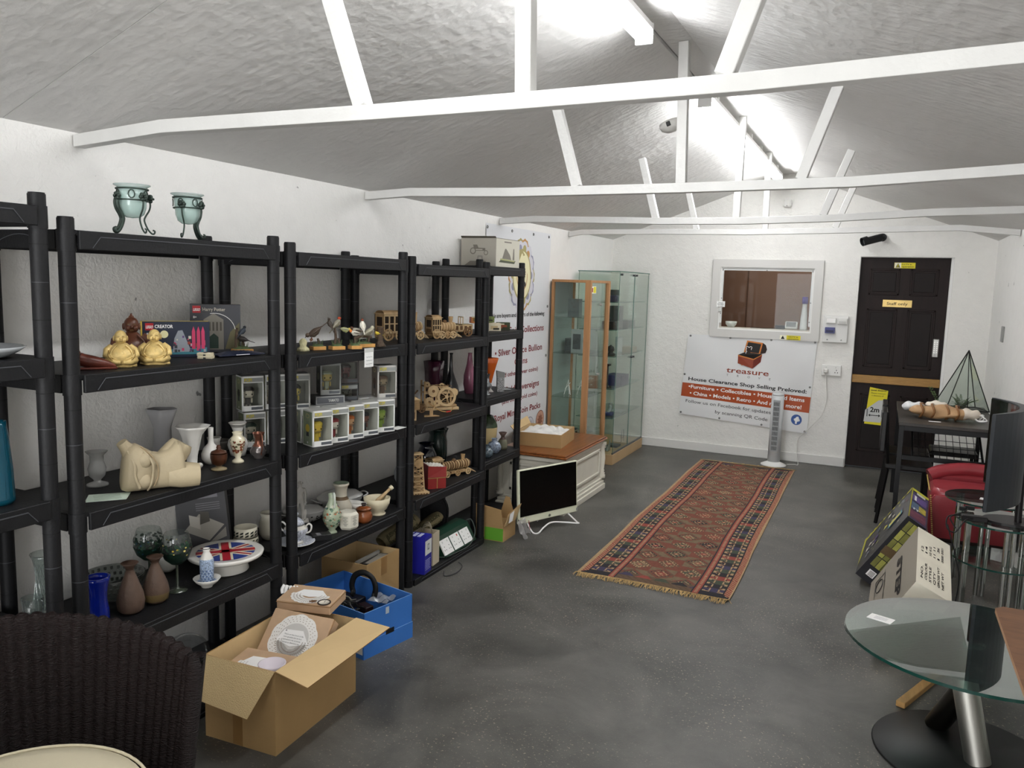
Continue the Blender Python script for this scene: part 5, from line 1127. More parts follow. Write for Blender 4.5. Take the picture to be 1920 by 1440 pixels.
pot('orange_vase', 'orange tulip shaped glass vase on the last unit', 'vase', (-2.40, 4.84, Z5c), [(.001, 0), (.03, 0), (.012, .02), (.014, .06), (.03, .13), (.04, .19), (.05, .23), (.046, .232), (.025, .14), (.001, .1)], M('#b8551c', .2, coat=.6), mats=[M('#c8c4bd', .2)]*3+[M('#b8551c', .2, coat=.6)]*6, ripple=lambda a, z, j: .18*math.sin(3*a)*(z > .18))
pot('silver_vase', 'shiny silver bud vase standing in front of the orange vase', 'vase', (-2.335, 4.68, Z5c), [(.001, 0), (.024, 0), (.022, .006), (.008, .02), (.02, .045), (.03, .065), (.012, .09), (.010, .12), (.018, .14)], M('#8e9194', .2, metal=.85))
SPG = M('#8c8c8c', .35, metal=.5, var=.7, vscale=160)
mb = MB(); mb.prism([(-.024, -.024), (.024, -.024), (.024, .024), (-.024, .024)], 0, .10, SPG)
mb.add([(-.024, -.024, .10), (.024, -.024, .10), (.024, .024, .10), (-.024, .024, .10), (-.028, -.028, .142), (.03, -.028, .128), (.03, .03, .128), (-.028, .03, .142)], [(0, 1, 5, 4), (1, 2, 6, 5), (2, 3, 7, 6), (3, 0, 4, 7)], M('#b5b4b2', .2, metal=.6)); mb.add([(-.028, -.028, .141), (.03, -.028, .127), (.03, .03, .127), (-.028, .03, .141)], [(0, 1, 2, 3)], M('#4d4d4c', .5))
tag(mb.build('glitter_vase', None, (-2.345, 4.895, Z5c), .6), 'square mirrored glitter vase on the last unit near the banner text', 'vase')
mb = MB(); mb.bx(-.045, .045, -.03, .03, 0, .004, M('#9ea3a0', .2)); tag(mb.build('glass_coaster', None, (-2.37, 5.0, Z5c), .9), 'flat grey glass slab next to the glitter vase', 'coaster')
# ================================================================ FOURTH SURFACE
Z4a, Z4b, Z4d, Z4e = ZU2[3], ZU3[3], ZU4[3], ZU5[3]
CG = glass('#eef2f0', 1.3, 0, body=.10, bodycol='#9fa8a6')
mb = MB(); prb = [(.001, 0), (.034, 0), (.038, .012), (.034, .05), (.026, .1), (.027, .135), (.036, .175), (.042, .19)]
mb.lathe(wall_prof(prb, .003), CG, n=32)
R_ = interp(prb)
for s_ in (-1, 1):
    for k in range(14): mb.tube([((R_(z)+.0008)*math.cos(2*PI*k/14+s_*z*9), (R_(z)+.0008)*math.sin(2*PI*k/14+s_*z*9), z) for z in [.012+.012*q for q in range(12)]], .0010, glass('#dfe5e2', 1.8, .05, body=.35, bodycol='#b9c0bd'), n=4)
tag(mb.build('cut_glass_vase', None, (-2.385, 1.655-.03, ZU1[3])), 'clear waisted vase with spiral cuts behind the shelf posts at left', 'vase')
pot('clear_tumbler', 'clear ribbed glass tumbler just peeping past the shelf post', 'glass', (-2.31, 1.60-.07, ZU1[3]), wall_prof([(.001, 0), (.03, 0), (.028, .04), (.032, .09)]), CG)
BG = glass('#3445c8', 1.2, 0, body=.5, bodycol='#142a9a')
pot('cobalt_vase', 'deep cobalt blue waisted glass vase next to the shelf post', 'vase', (-2.285, 1.735, Z4a), wall_prof([(.001, 0), (.030, 0), (.034, .012), (.033, .05), (.027, .09), (.028, .115), (.036, .155), (.038, .168)], .004), BG, n=36)
mb = MB(); mb.lathe(wall_prof([(.001, 0), (.045, 0), (.07, .02), (.095, .055), (.108, .092)], .004), glass('#d9dddb', 1.2, .02, body=.14, bodycol='#9c9c96'), n=48)
for k in range(3):
    for j in range(30): a = 2*PI*j/30+k*.1; r = .082+k*.012; z = .042+k*.018; mb.box((r*math.cos(a), r*math.sin(a), z), (.006, .008, .011), glass('#b9bebb', 2, .05, body=.3, bodycol='#77786f'))
tag(mb.build('glass_bowl', None, (-2.44, 1.915, Z4a)), 'large clear cut glass bowl behind the brown pottery vases', 'bowl')
PBR = M('#5c4a3f', .5, bump=.2, bscale=60, var=.25, vscale=18, name='brown_stoneware'); PBR2 = M('#4a382e', .5, var=.2, vscale=20)
pv = [(.001, 0), (.03, 0), (.042, .012), (.046, .04), (.041, .07), (.029, .105), (.018, .135), (.0125, .152), (.018, .165), (.029, .176), (.027, .177), (.008, .155), (.001, .15)]
pot('pottery_vase', 'brown matte teardrop pottery vase, the left of two', 'vase', (-2.285, 1.86, Z4a), pv, PBR, mats=[PBR]*7+[PBR2]*5, group='brown teardrop pottery vases')
pot('pottery_vase', 'brown teardrop pottery vase with a yellowish glaze patch, the right of two', 'vase', (-2.285, 1.965, Z4a), [(r, z*.95) for r, z in pv], PBR, mats=[PBR]*2+[M('#6b5a3a', .4, var=.3, vscale=14)]+[PBR]*4+[PBR2]*5, group='brown teardrop pottery vases')
def wine(lab, loc, spot):
    t = thing('wine_glass', lab, 'wine glass', loc, 0, 'hand painted balloon wine glasses')
    gp = [(.004, .10), (.02, .104), (.042, .125), (.053, .155), (.052, .185), (.044, .215), (.041, .222)]
    mb = MB(); mb.lathe(gp, glass('#e7edea', 1.4, 0, body=.08, bodycol='#a6aaa6'), n=32, cap=False); mb.build('bowl', t)
    DGG = [M('#10291f', .5), M('#1a3327', .5), M('#15261f', .5)]
    mb = MB(); G2 = [(r+.0008, z) for r, z in gp if z <= .186]; mb.lathe([p for p in G2 if p[1] <= .16], M('#14281f', .4, var=.5, vscale=60), n=32, cap=False, ripple=lambda a, z, j: 0)
    spots(mb, interp(gp), .15, .192, 90, DGG+[M('#2b4632', .5)], .005, .009); spots(mb, interp(gp), .13, .185, 26, spot, .003, .005); mb.build('painted_leaves', t)
    mb = MB(); mb.lathe([(.036, 0), (.036, .002), (.012, .006), (.005, .014), (.0042, .06), (.0048, .10)], M('#3c4238', .15, coat=.6, var=.5, vscale=60), n=24); mb.build('stem', t)
wine('balloon wine glass painted dark green, the left one standing further back', (-2.425, 2.06, Z4a), [M('#23405e', .5), M('#2d5a52', .5)])
wine('balloon wine glass painted with yellow flowers, the right one nearer the edge', (-2.30, 2.075, Z4a), [M('#c2a83a', .5), M('#d8c874', .5)])
pot('white_bowl', 'plain white bowl standing behind the painted wine glasses', 'bowl', (-2.49, 2.20, Z4a), wall_prof([(.001, 0), (.02, 0), (.04, .02), (.052, .055), (.054, .078)]), CER)
BWC = M('#9fb0c8', .3, var=.6, vscale=220, name='blue_pattern'); 
t = thing('sake_bottle', 'blue patterned porcelain bottle with a white neck standing in its dish', 'bottle', (-2.235, 2.155, Z4a+.0095))
mb = MB(); mb.lathe([(.001, 0), (.024, 0), (.0245, .05), (.026, .085), (.024, .10), (.013, .122), (.011, .128), (.015, .138), (.012, .139), (.001, .12)], CER, mats=[BWC]*4+[CER]*3+[BLK]+[CER]*2); mb.build('body', t)
mb = MB(); 
for k in range(9):
    z = .006+.010*k
    for j in range(12): a = j*PI/6+(k % 2)*.26; r = .0250; mb.add([((r)*math.cos(a+da), (r)*math.sin(a+da), z+dz) for da, dz in ((-.12, 0), (.1, -.003), (.12, .003), (-.06, .005))], [(0, 1, 2, 3)], M('#4b6390', .4))
mb.build('painted_pattern', t)['kind'] = 'stuff'
mb = MB(); mb.lathe([(.020, 0), (.022, .006), (.04, .02), (.05, .034), (.048, .035), (.036, .020), (.022, .0085), (.001, .0085)], CER, mats=[CER]*2+[CER, CER, CER]+[BWC]*2, cap=False); mb.lathe([(.0475, .0335), (.040, .0245)], M('#5f74a0', .3), cap=False)
tag(mb.build('patterned_dish', None, (-2.235, 2.155, Z4a)), 'small blue and white porcelain dish under the patterned bottle', 'dish')
# flag cake stand
t = thing('cake_stand', 'round white pedestal cake stand printed with a union flag', 'cake stand', (-2.305, 2.322, Z4a), .82)
mb = MB(); mb.lathe([(.001, .0), (.085, .0), (.088, .004), (.082, .03), (.078, .05), (.074, .052)], CER, n=48, cap=False); mb.build('pedestal', t)
mb = MB(); mb.lathe([(.001, .052), (.13, .055), (.142, .062), (.146, .074), (.142, .077), (.132, .074), (.001, .074)], CER, n=56, cap=False); mb.build('plate', t)
mb = MB(); FB, FRD, FC = M('#2c3f86', .35), M('#a81e2c', .35), M('#ddd2b8', .35); R0 = .112
def clipdisc(pts):
    return [tuple(Vector((x, y)).normalized()*min(R0, Vector((x, y)).length)) for x, y in pts]
mb.add([(R0*math.cos(a*PI/24), R0*math.sin(a*PI/24), .0748) for a in range(48)], [tuple(range(48))], FB)
def band(ang, w, m, z, L=R0, off=0.0):
    n = 12; c, s_ = math.cos(ang), math.sin(ang); P = []
    def lim(o): return math.sqrt(max(0, L*L-o*o))
    q = [(-lim(off-w), off-w), (lim(off-w), off-w), (lim(off+w), off+w), (-lim(off+w), off+w)]
    mb.add([(x*c-y*s_, x*s_+y*c, z) for x, y in q], [(0, 1, 2, 3)], m)
for a in (.6, -.6): band(a, .016, FC, .0751+.0001*(a > 0)); band(a, .006, FRD, .0754)
for a in (0, PI/2): band(a, .024, FC, .0757); 
for a in (0, PI/2): band(a, .015, FRD, .0760)
mb.build('flag_print', t)
# leaning board game box, patterned pots
mb = MB(); GB = M('#3b3b3d', .4); mb.bx(-.10, .10, 0, .05, 0, .265, GB); mb.bx(-.099, .099, -.001, 0, .002, .263, M('#48474a', .4))
fp(mb, [(-.075, .10), (.02, .05), (.085, .11), (-.01, .165)], M('#a9a49b', .5), -.0016); fp(mb, [(-.05, .12), (-.01, .10), (-.01, .15), (-.05, .165)], M('#c2bdb4', .5), -.002); fp(mb, [(-.01, .12), (.03, .13), (.028, .17), (-.004, .175)], M('#5b564f', .5), -.0024); fp(mb, [(.0, .03), (.09, .06), (.09, .1), (.03, .05)], M('#8f8b84', .5), -.0019)
for k in range(4): fl(mb, -.02, .075, .205-.009*k, .2085-.009*k, M('#77757a', .4), -.0016)
fl(mb, -.03, .07, .228, .246, M('#8c8a90', .4), -.0016); fl(mb, -.075, -.06, .23, .245, M('#8c8a90', .4), -.0016)
o = mb.build('board_game_box', None, (-2.44, 2.39+.16, Z4a+.004), .62); o.rotation_euler = (-.10, -.11, .62); o.location = (-2.475, 2.385, Z4a+.02); tag(o, 'dark grey picture box leaning against the back posts beside the flag stand', 'box')
PTB = M('#d3cdb9', .35)
t = thing('stacked_pots', 'cream pots with dark leaf bands stacked by the post behind the flag stand', 'pots', (-2.378, 2.511, Z4a))
for k in range(3):
    z = k*.036; mb = MB(); mb.lathe([(.040, z+.001), (.05, z+.004), (.052, z+.018), (.05, z+.035)] if k < 2 else [(.040, z+.001), (.047, z+.004), (.047, z+.042), (.044, z+.042), (.043, z+.01), (.001, z+.01)], PTB, cap=False)
    for j in range(14): 
        for e in (0, 1):
            a = 2*PI*j/14; r = .0532 if k < 2 else .048; mb.add([(r*math.cos(a+da), r*math.sin(a+da), z+dz) for da, dz in ((0, .006+.012*e), (.3, .010+.012*e), (.34, .019+.012*e), (.06, .014+.012*e))], [(0, 1, 2, 3)], M('#23271f', .5))
    mb.build('pot', t)
# unit three: sugar bowl, statue, tureens, jugs
BP = M('#b9bcc6', .3, var=.55, vscale=180, name='printed_china')
t = thing('sugar_bowl', 'blue and white printed china bowl with lid and two handles', 'bowl', (-2.262, 2.69, Z4b+.0105), .3)
mb = MB(); mb.lathe([(.001, 0), (.032, 0), (.028, .010), (.022, .018), (.040, .032), (.052, .052), (.050, .066), (.038, .076), (.040, .082)], BP, n=32, mats=[CER, CER, BP, BP, BP, BP, CER, CER]); mb.build('body', t)
mb = MB(); mb.lathe([(.039, .083), (.034, .094), (.018, .108), (.010, .112), (.008, .12), (.012, .128), (.008, .136), (.001, .138)], BP, n=28); mb.build('lid', t)
for e in (-1, 1): mb = MB(); mb.tube(spline([(e*.048, 0, .045), (e*.066, 0, .055), (e*.072, 0, .078), (e*.060, 0, .088), (e*.044, 0, .074)], 4), .004, CER, n=6); mb.build('handle', t)
pot('printed_plate', 'blue and white printed plate under the lidded china bowl', 'plate', (-2.262, 2.69, Z4b), [(.03, 0), (.034, .002), (.05, .004), (.075, .012), (.083, .0165), (.082, .018), (.06, .010), (.035, .0095), (.001, .0095)], BP, n=40, mats=[CER]*4+[CER]+[BP]*2+[CER], cap=False)
STW = M('#a9a59e', .5, var=.1, vscale=30, name='resin_white')
t = thing('male_statuette', 'white classical standing nude statuette on a thin plinth', 'statuette', (-2.36, 2.835, Z4b+.051), .75); t.scale = (1.12, 1.12, 1.04)
mb = MB(); mb.bx(-.035, .035, -.022, .022, 0, .006, STW); mb.bx(.012, .026, -.006, .012, .006, .055, STW, bev=.004); mb.build('plinth', t)
def skinned(name, parent, joints, edges, m, sub=2, root=0):
    me = bpy.data.meshes.new(name); me.from_pydata([j[:3] for j in joints], edges, []); me.materials.append(m)
    o = bpy.data.objects.new(name, me); COL.objects.link(o); o.parent = parent
    md = o.modifiers.new('k', 'SKIN'); md.use_smooth_shade = True
    for i, j in enumerate(joints):
        r = j[3]; me.skin_vertices[0].data[i].radius = (r, r*(j[4] if len(j) > 4 else 1)); me.skin_vertices[0].data[i].use_root = i == root
    s_ = o.modifiers.new('u', 'SUBSURF'); s_.levels = sub; s_.render_levels = sub
    return o
J = [(0, 0, .098, .0135), (0, 0, .115, .0135), (.001, 0, .134, .0165), (.002, 0, .147, .0125), (.002, 0, .155, .006), (.003, 0, .163, .0085), (.003, -.001, .173, .0085),
     (.009, 0, .090, .0105), (.012, -.003, .052, .0078), (.011, 0, .035, .0075), (.012, 0, .010, .0042), (.012, -.012, .008, .004),
     (-.009, 0, .090, .0105), (-.016, -.008, .052, .0072), (-.021, 0, .033, .0068), (-.025, .002, .010, .004), (-.027, -.010, .008, .004),
     (.018, 0, .146, .0065), (.023, 0, .120, .0058), (.022, -.004, .095, .0042), (.021, -.006, .084, .004),
     (-.016, 0, .146, .0065), (-.024, -.006, .122, .0058), (-.022, -.016, .140, .0042), (-.016, -.014, .150, .004)]
Eg = [(0, 1), (1, 2), (2, 3), (3, 4), (4, 5), (5, 6), (0, 7), (7, 8), (8, 9), (9, 10), (10, 11), (0, 12), (12, 13), (13, 14), (14, 15), (15, 16), (3, 17), (17, 18), (18, 19), (19, 20), (3, 21), (21, 22), (22, 23), (23, 24)]
skinned('figure_body', t, [(a, b, c, *r) for a, b, c, *r in J], Eg, STW)
mb = MB()
for k in range(24): a = random.uniform(0, 2*PI); e = random.uniform(.1, 1.3); mb.ball((.003+.0085*math.cos(a)*math.cos(e), .0015+.0085*math.sin(a)*math.cos(e), .171+.009*math.sin(e)), .003, STW, n=6)
mb.bx(.0015, .0045, -.0105, -.008, .164, .169, STW); mb.build('curled_hair', t)
mb = MB(); mb.bx(-.045, .045, -.03, .03, 0, .05, M('#17171a', .35), bev=.001); mb.bx(-.03, -.005, -.0315, -.03, .03, .036, M('#8f8f92', .4)); mb.bx(.01, .03, -.0315, -.03, .03, .036, M('#8f8f92', .4))
tag(mb.build('small_black_carton', None, (-2.36, 2.835, Z4b), .75), 'black carton lying under the white statuette', 'box')
mb = MB(); mb.bx(-.04, .045, -.025, .025, 0, .026, M('#1b1b1d', .35), bev=.001); mb.bx(-.02, .0, -.02, .015, .026, .0265, M('#6d6d70', .4)); tag(mb.build('small_black_carton', None, (-2.215, 2.80, Z4b), .9), 'flat black carton between the printed china bowl and the flower jug', 'box')
pot('cream_jug', 'cream pottery jug hidden behind the printed china bowl', 'jug', (-2.42, 2.70, Z4b), wall_prof([(.001, 0), (.03, 0), (.045, .03), (.046, .07), (.034, .10), (.04, .12)]), M('#cdc8b6', .3, coat=.3), ripple=lambda a, z, j: .3*max(0, math.cos(a-1))**5*(z > .09))
t = thing('flower_jug', 'slim ceramic ewer painted with green and orange flowers', 'jug', (-2.232, 2.905, Z4b), -.6)
FJ = M('#a9b49a', .25, coat=.4, var=.2, vscale=22); pj = [(.001, 0), (.024, 0), (.022, .006), (.014, .016), (.028, .032), (.041, .06), (.042, .085), (.034, .115), (.02, .142), (.0145, .162), (.017, .182), (.015, .184), (.001, .16)]
mb = MB(); mb.lathe(pj, FJ, n=32); mb.build('body', t)
mb = MB(); spots(mb, interp(pj[:11]), .035, .13, 120, [M('#b5623a', .4), M('#4d6b52', .4), M('#6f8a73', .4), M('#d9d6c4', .4), M('#3f5a6a', .4)], .003, .008); mb.build('painted_flowers', t)['kind'] = 'stuff'
mb = MB(); mb.tube(spline([(.013, 0, .165), (.022, 0, .19), (.036, 0, .186), (.040, 0, .16), (.036, 0, .125)], 5), .0045, M('#c9cfc4', .25, coat=.4), n=8); mb.build('handle', t)
SW = M('#b7b0a0', .35, coat=.3, name='stoneware')
pot('stoneware_carafe', 'stoneware carafe with a banded neck behind the hexagonal jar', 'carafe', (-2.305, 3.07, Z4b), [(.001, 0), (.045, 0), (.052, .02), (.055, .05), (.05, .085), (.036, .11), (.028, .125), (.027, .155), (.033, .175), (.038, .18), (.037, .19), (.033, .188), (.024, .16), (.001, .15)], SW, mats=[SW]*5+[M('#5d4a34', .4)]+[SW]*4+[M('#8c9a86', .3)]*3, ripple=lambda a, z, j: .015*(j % 2))
mb = MB(); HX = M('#d8d3c4', .3, coat=.3); mb.lathe([(.001, 0), (.04, 0), (.049, .012), (.050, .07), (.04, .082), (.001, .084)], HX, n=6)
for k in range(6):
    a = (k+.5)*PI/3; c, s_ = math.cos(a), math.sin(a); T = tr(c*.0438, s_*.0438, .042) @ rot(0, 0, a+PI/2)
    for j in range(9): mb.box((0, 0, -.02+.005*j), (.018+.008*math.sin(j*2.2+k), .0006, .0016), M('#6f7068', .5), T=T)
for f in range(len(mb.sm)): mb.sm[f] = False
tag(mb.build('hexagonal_jar', None, (-2.21, 2.998, Z4b), .35), 'cream hexagonal pottery jar with printed panels at the shelf edge', 'jar')
def tureen(lab, loc, rz, s=1.0):
    t = thing('lidded_tureen', lab, 'tureen', loc, rz, 'oval white enamel tureens')
    EW = M('#c4c3c0', .25, coat=.4)
    mb = MB(); mb.lathe([(.001, 0), (.06*s, 0), (.09*s, .02*s), (.105*s, .05*s), (.108*s, .062*s)], EW, n=40, sx=1.15, sy=.8); mb.build('body', t)
    mb = MB(); pr_ = [(.06*s, 0), (.09*s, .02*s), (.105*s, .05*s)]; R = interp([(r, z) for r, z in pr_])
    for k in range(60): a = random.uniform(0, 2*PI); z = random.uniform(.014, .044)*s; r = R(z)+.0012; q = .007*s; mb.add([(1.15*r*math.cos(a+da), .8*r*math.sin(a+da), z+dz*s) for da, dz in ((-.06, -.005), (.06, -.003), (.05, .006), (-.04, .008))], [(0, 1, 2, 3)], M('#2f3230', .5))
    mb.build('printed_cottages', t)['kind'] = 'stuff'
    mb = MB(); mb.lathe([(.109*s, .063*s), (.106*s, .068*s), (.08*s, .088*s), (.03*s, .10*s), (.012*s, .102*s), (.011*s, .108*s), (.018*s, .114*s), (.012*s, .120*s), (.001, .121*s)], EW, n=40, sx=1.15, sy=.8); mb.build('lid', t)
    for e in (-1, 1): mb = MB(); mb.tube(spline([(e*.118*s, -.03*s, .052*s), (e*.145*s, -.028*s, .062*s), (e*.15*s, 0, .066*s), (e*.145*s, .028*s, .062*s), (e*.118*s, .03*s, .052*s)], 4), .0045*s, EW, n=6); mb.build('handle', t)
tureen('oval white lidded tureen behind the white statuette, further left', (-2.455, 2.98, Z4b), .9, .8)
tureen('larger oval white lidded tureen with a dark cottage print, behind the carafe', (-2.44, 3.24, Z4b), 1.15, 1.0)
BL_ = M('#7a4322', .2, coat=.6, var=.5, vscale=14, name='brown_glaze')
t = thing('honey_pot', 'shiny brown glazed lidded pot left of the mortar', 'pot', (-2.205, 3.115, Z4b))
mb = MB(); mb.lathe([(.001, 0), (.032, 0), (.042, .014), (.044, .032), (.038, .05), (.034, .058), (.038, .062)], BL_, n=32); mb.build('body', t)
mb = MB(); mb.lathe([(.038, .063), (.036, .07), (.02, .076), (.010, .078), (.009, .083), (.014, .088), (.010, .093), (.001, .094)], BL_, n=28, mats=[BL_]*3+[M('#2e2320', .3)]*5); mb.build('lid', t)
pot('gravy_boat', 'white china gravy boat between the carafe and the mortar', 'jug', (-2.30, 3.155, Z4b), wall_prof([(.001, 0), (.025, 0), (.024, .008), (.036, .03), (.044, .055), (.052, .075)]), CER, sx=1.35, sy=.7, ripple=lambda a, z, j: .15*math.cos(a)*(z > .05))
MO = M('#d2c8ab', .4)
pot('mortar', 'cream mortar bowl at the right end of its shelf', 'mortar', (-2.225, 3.255, Z4b), wall_prof([(.001, 0), (.042, 0), (.044, .006), (.034, .014), (.05, .03), (.062, .055), (.067, .085)], .008), MO, n=36)
mb = MB(); WP = M('#b99e78', .5, var=.15, vscale=30); mb.tube([(-.012, 0, .036), (.0, .012, .058), (.02, .05, .088), (.03, .07, .105)], 1, WP, n=12, rs=[.011, .011, .008, .0075]); mb.tube([(.03, .07, .105), (.036, .082, .114)], 1, MO, n=12, rs=[.011, .012])
tag(mb.build('pestle', None, (-2.225, 3.255, Z4b+.012)), 'wooden handled pestle resting in the cream mortar', 'pestle')
# unit four
t = thing('plywood_tower', 'tall plywood lattice tower model with a stepped base', 'wooden model', (-2.245, 3.66, Z4d), .9)
mb = MB(); mb.prism([(-.05, -.045), (.06, -.045), (.05, .045), (-.05, .045)], 0, .012, PLYL)
for k in range(6): mb.bx(-.04+.016*k, -.032+.016*k, -.052, -.045, 0, .006, PLYD)
mb.build('base', t)
mb = MB(); h = .215; a_, b_ = .034, .022
for sx in (-1, 1):
    for sy in (-1, 1): mb.tube([(sx*a_, sy*a_, .012), (sx*b_, sy*b_, h)], .0035, PLYL, n=4)
for k in range(7):
    z0 = .012+k*.029; z1 = z0+.029; r0 = a_-(a_-b_)*k/7; r1 = a_-(a_-b_)*(k+1)/7
    for q in range(4):
        P0 = rot(0, 0, q*PI/2) @ Vector((-r0, -r0, z0)); P1 = rot(0, 0, q*PI/2) @ Vector((r1, -r1, z1)); P2 = rot(0, 0, q*PI/2) @ Vector((r0, -r0, z0)); P3 = rot(0, 0, q*PI/2) @ Vector((-r1, -r1, z1))
        mb.tube([P0, P1], .0022, PLY, n=4); mb.tube([P2, P3], .0022, PLY, n=4); mb.tube([P0, P2], .0022, PLYL, n=4)
mb.build('lattice', t)
mb = MB(); mb.bx(-.018, .018, -.018, .018, .03, .10, PLY); mb.bx(-.03, .03, -.03, .03, h, h+.006, PLYL); gear(mb, (0, -.034, .17), .026, .004, PLY, 16); mb.build('cabin', t)
t = thing('red_gift_box', 'red two part gift box with a thin gold ribbon at the shelf edge', 'box', (-2.235, 3.83, Z4d), .85)
RB_ = M('#7e2523', .4, var=.1, vscale=10)
mb = MB(); mb.box((0, 0, .032), (.105, .115, .064), RB_); mb.build('base', t)
mb = MB(); mb.add([(-.0535, -.0585, .065), (.0535, -.0585, .065), (.0535, .0585, .065), (-.0535, .0585, .065), (-.05, -.05, .128), (.06, -.04, .118), (.056, .062, .112), (-.05, .058, .128)], [(0, 1, 5, 4), (1, 2, 6, 5), (2, 3, 7, 6), (3, 0, 4, 7), (4, 5, 6, 7)], RB_); mb.build('lid', t)
mb = MB(); GO = M('#b39a5e', .35, metal=.5); mb.bx(-.0545, .0545, -.0602, -.0592, .060, .0635, GO); mb.bx(.0535, .0545, -.0592, .0592, .060, .0635, GO); mb.bx(-.002, .002, -.0602, -.0592, 0.002, .062, GO); mb.tube([(.0545, -.0596, .065), (.061, -.041, .119)], .0012, GO, n=4); mb.build('ribbon', t)
mb = MB(); mb.grid(lambda u, v: (-.045+.095*u, -.045+.1*v, .128-.01*u+.008*math.sin(PI*u)*math.sin(PI*v)+.004*math.sin(u*31+v*13)*math.sin(v*27)), 16, 16, M('#d8d2c8', .7, bump=.5, bscale=80)); mb.build('tissue_paper', t)
pot('branch_vase', 'grey white vase painted with a bare branch behind the red box', 'vase', (-2.42, 3.80, Z4d), [(.001, 0), (.035, 0), (.05, .03), (.052, .07), (.035, .11), (.024, .135), (.028, .155), (.036, .165), (.034, .166), (.02, .14), (.001, .13)], M('#9fa3a6', .3, coat=.4, var=.35, vscale=14))
DB = M('#10131f', .15, coat=.8)
pot('navy_vase', 'glossy navy vase with a wide rim behind the plywood locomotive', 'vase', (-2.465, 4.13, Z4d), [(.001, 0), (.04, 0), (.062, .05), (.064, .10), (.045, .14), (.036, .155), (.046, .17), (.052, .172), (.046, .171), (.03, .15), (.001, .14)], DB, n=32)
pot('green_rim_vase', 'dark green wide mouthed vase at the back by the wall', 'vase', (-2.475, 4.28, Z4d), [(.001, 0), (.05, 0), (.06, .08), (.06, .16), (.052, .2), (.066, .235), (.068, .238), (.06, .238), (.045, .2), (.001, .19)], M('#1c2a26', .2, coat=.6), n=32)
ply_truck('plywood locomotive model with a cow catcher on the fourth shelf', (-2.285, 4.09, Z4d), 1.2, .30, .125, .02, .25)
pot('ginger_jar', 'green topped cream pottery jar seen past the shelf posts', 'jar', (-2.47, 4.96, Z4e), [(.001, 0), (.05, 0), (.06, .03), (.07, .10), (.074, .155), (.072, .17), (.062, .2), (.045, .222), (.042, .235), (.036, .236), (.001, .2)], M('#b7a277', .3, coat=.3), n=36, mats=[M('#8f979c', .3)]*2+[M('#c0aa7c', .3, coat=.3)]*2+[M('#3b4a33', .25, coat=.4, var=.3, vscale=20)]*6, ripple=lambda a, z, j: .02*math.sin(10*a)*(z > .15))
BWV = M('#7c8798', .25, coat=.5, var=.8, vscale=60)
pot('blue_white_vase', 'round blue and white patterned vase, the larger of two', 'vase', (-2.36, 4.855, Z4e), [(.001, 0), (.03, 0), (.048, .025), (.05, .045), (.036, .072), (.018, .082), (.016, .095), (.022, .10)], BWV, n=28)
pot('blue_white_vase', 'small dark blue and white patterned vase next to the shelf post', 'vase', (-2.335, 4.70, Z4e), [(.001, 0), (.025, 0), (.042, .02), (.042, .04), (.025, .06), (.012, .07), (.016, .085)], M('#4d5a62', .25, coat=.5, var=.8, vscale=50), n=28)
pot('white_cup_vase', 'white and black beaker shaped vase behind the blue and white vases', 'vase', (-2.46, 4.80, Z4e), [(.001, 0), (.03, 0), (.032, .06), (.03, .10), (.038, .14)], M('#a3a8ab', .3, var=.6, vscale=26), n=24)
pot('olive_vase', 'olive brown pottery vase with a flared neck on the last unit', 'vase', (-2.365, 5.0, Z4e), [(.001, 0), (.03, 0), (.033, .02), (.034, .05), (.024, .07), (.013, .082), (.013, .092), (.030, .118), (.028, .119), (.001, .09)], M('#6b6a58', .45, var=.25, vscale=18), n=28, mats=[M('#6b6a58', .45, var=.25, vscale=18)]*4+[M('#4b3a33', .45)]*5)
# ================================================================ UNIT ONE
pot('serving_plate', 'white oval serving plate with small flowers on the leftmost unit', 'plate', (-2.30, 1.395, ZU1[1]), [(.05, 0), (.08, .004), (.108, .02), (.124, .032), (.122, .034), (.09, .014), (.001, .008)], M('#b9bdc0', .2, coat=.5), n=48, cap=False, sy=1.0)
TEAL = glass('#2f8fa0', 1.2, .02, body=.55, bodycol='#0f5468')
pot('teal_vase', 'tall teal blue glass vase at the left edge of the photo', 'vase', (-2.27, 1.415, ZU1[2]), wall_prof([(.001, 0), (.040, 0), (.046, .012), (.045, .02), (.043, .1), (.036, .19), (.032, .225), (.031, .24)], .005), TEAL, n=36)
t = thing('display_plate', 'white rimmed plate on a wire stand beside the teal vase', 'plate', (-2.37, 1.49, ZU1[2]), 0)
mb = MB(); mb.lathe([(.001, 0), (.05, .0), (.085, .014), (.084, .018), (.048, .005), (.001, .005)], M('#b9b7b4', .2, coat=.4), n=40, T=tr(-.03, 0.005, .09) @ rot(0, 0, 2.38) @ rot(PI/2-.15, 0, 0)); mb.build('plate', t)
mb = MB()
for e in (-1, 1): mb.tube([(-.06+e*.02, -.02, .035), (-.04+e*.02, -.035, .003), (-.025+e*.02, .03, .08), (-.05+e*.02, .06, .003)], .0018, M('#9b9a96', .2, metal=.8), n=5)
mb.build('wire_stand', t)
mb = MB(); mb.tube([(.018*math.cos(a*PI/8), 0, .02+.018*math.sin(a*PI/8)) for a in range(-6, 8)], .003, M('#bda24c', .3, metal=.7), n=6); mb.bx(-.02, .02, -.01, .01, 0, .004, M('#bda24c', .3, metal=.7)); tag(mb.build('brass_hook', None, (-2.215, 1.315, ZU1[2]), 1.4), 'small brass loop at the very left edge of the photo', 'ornament')
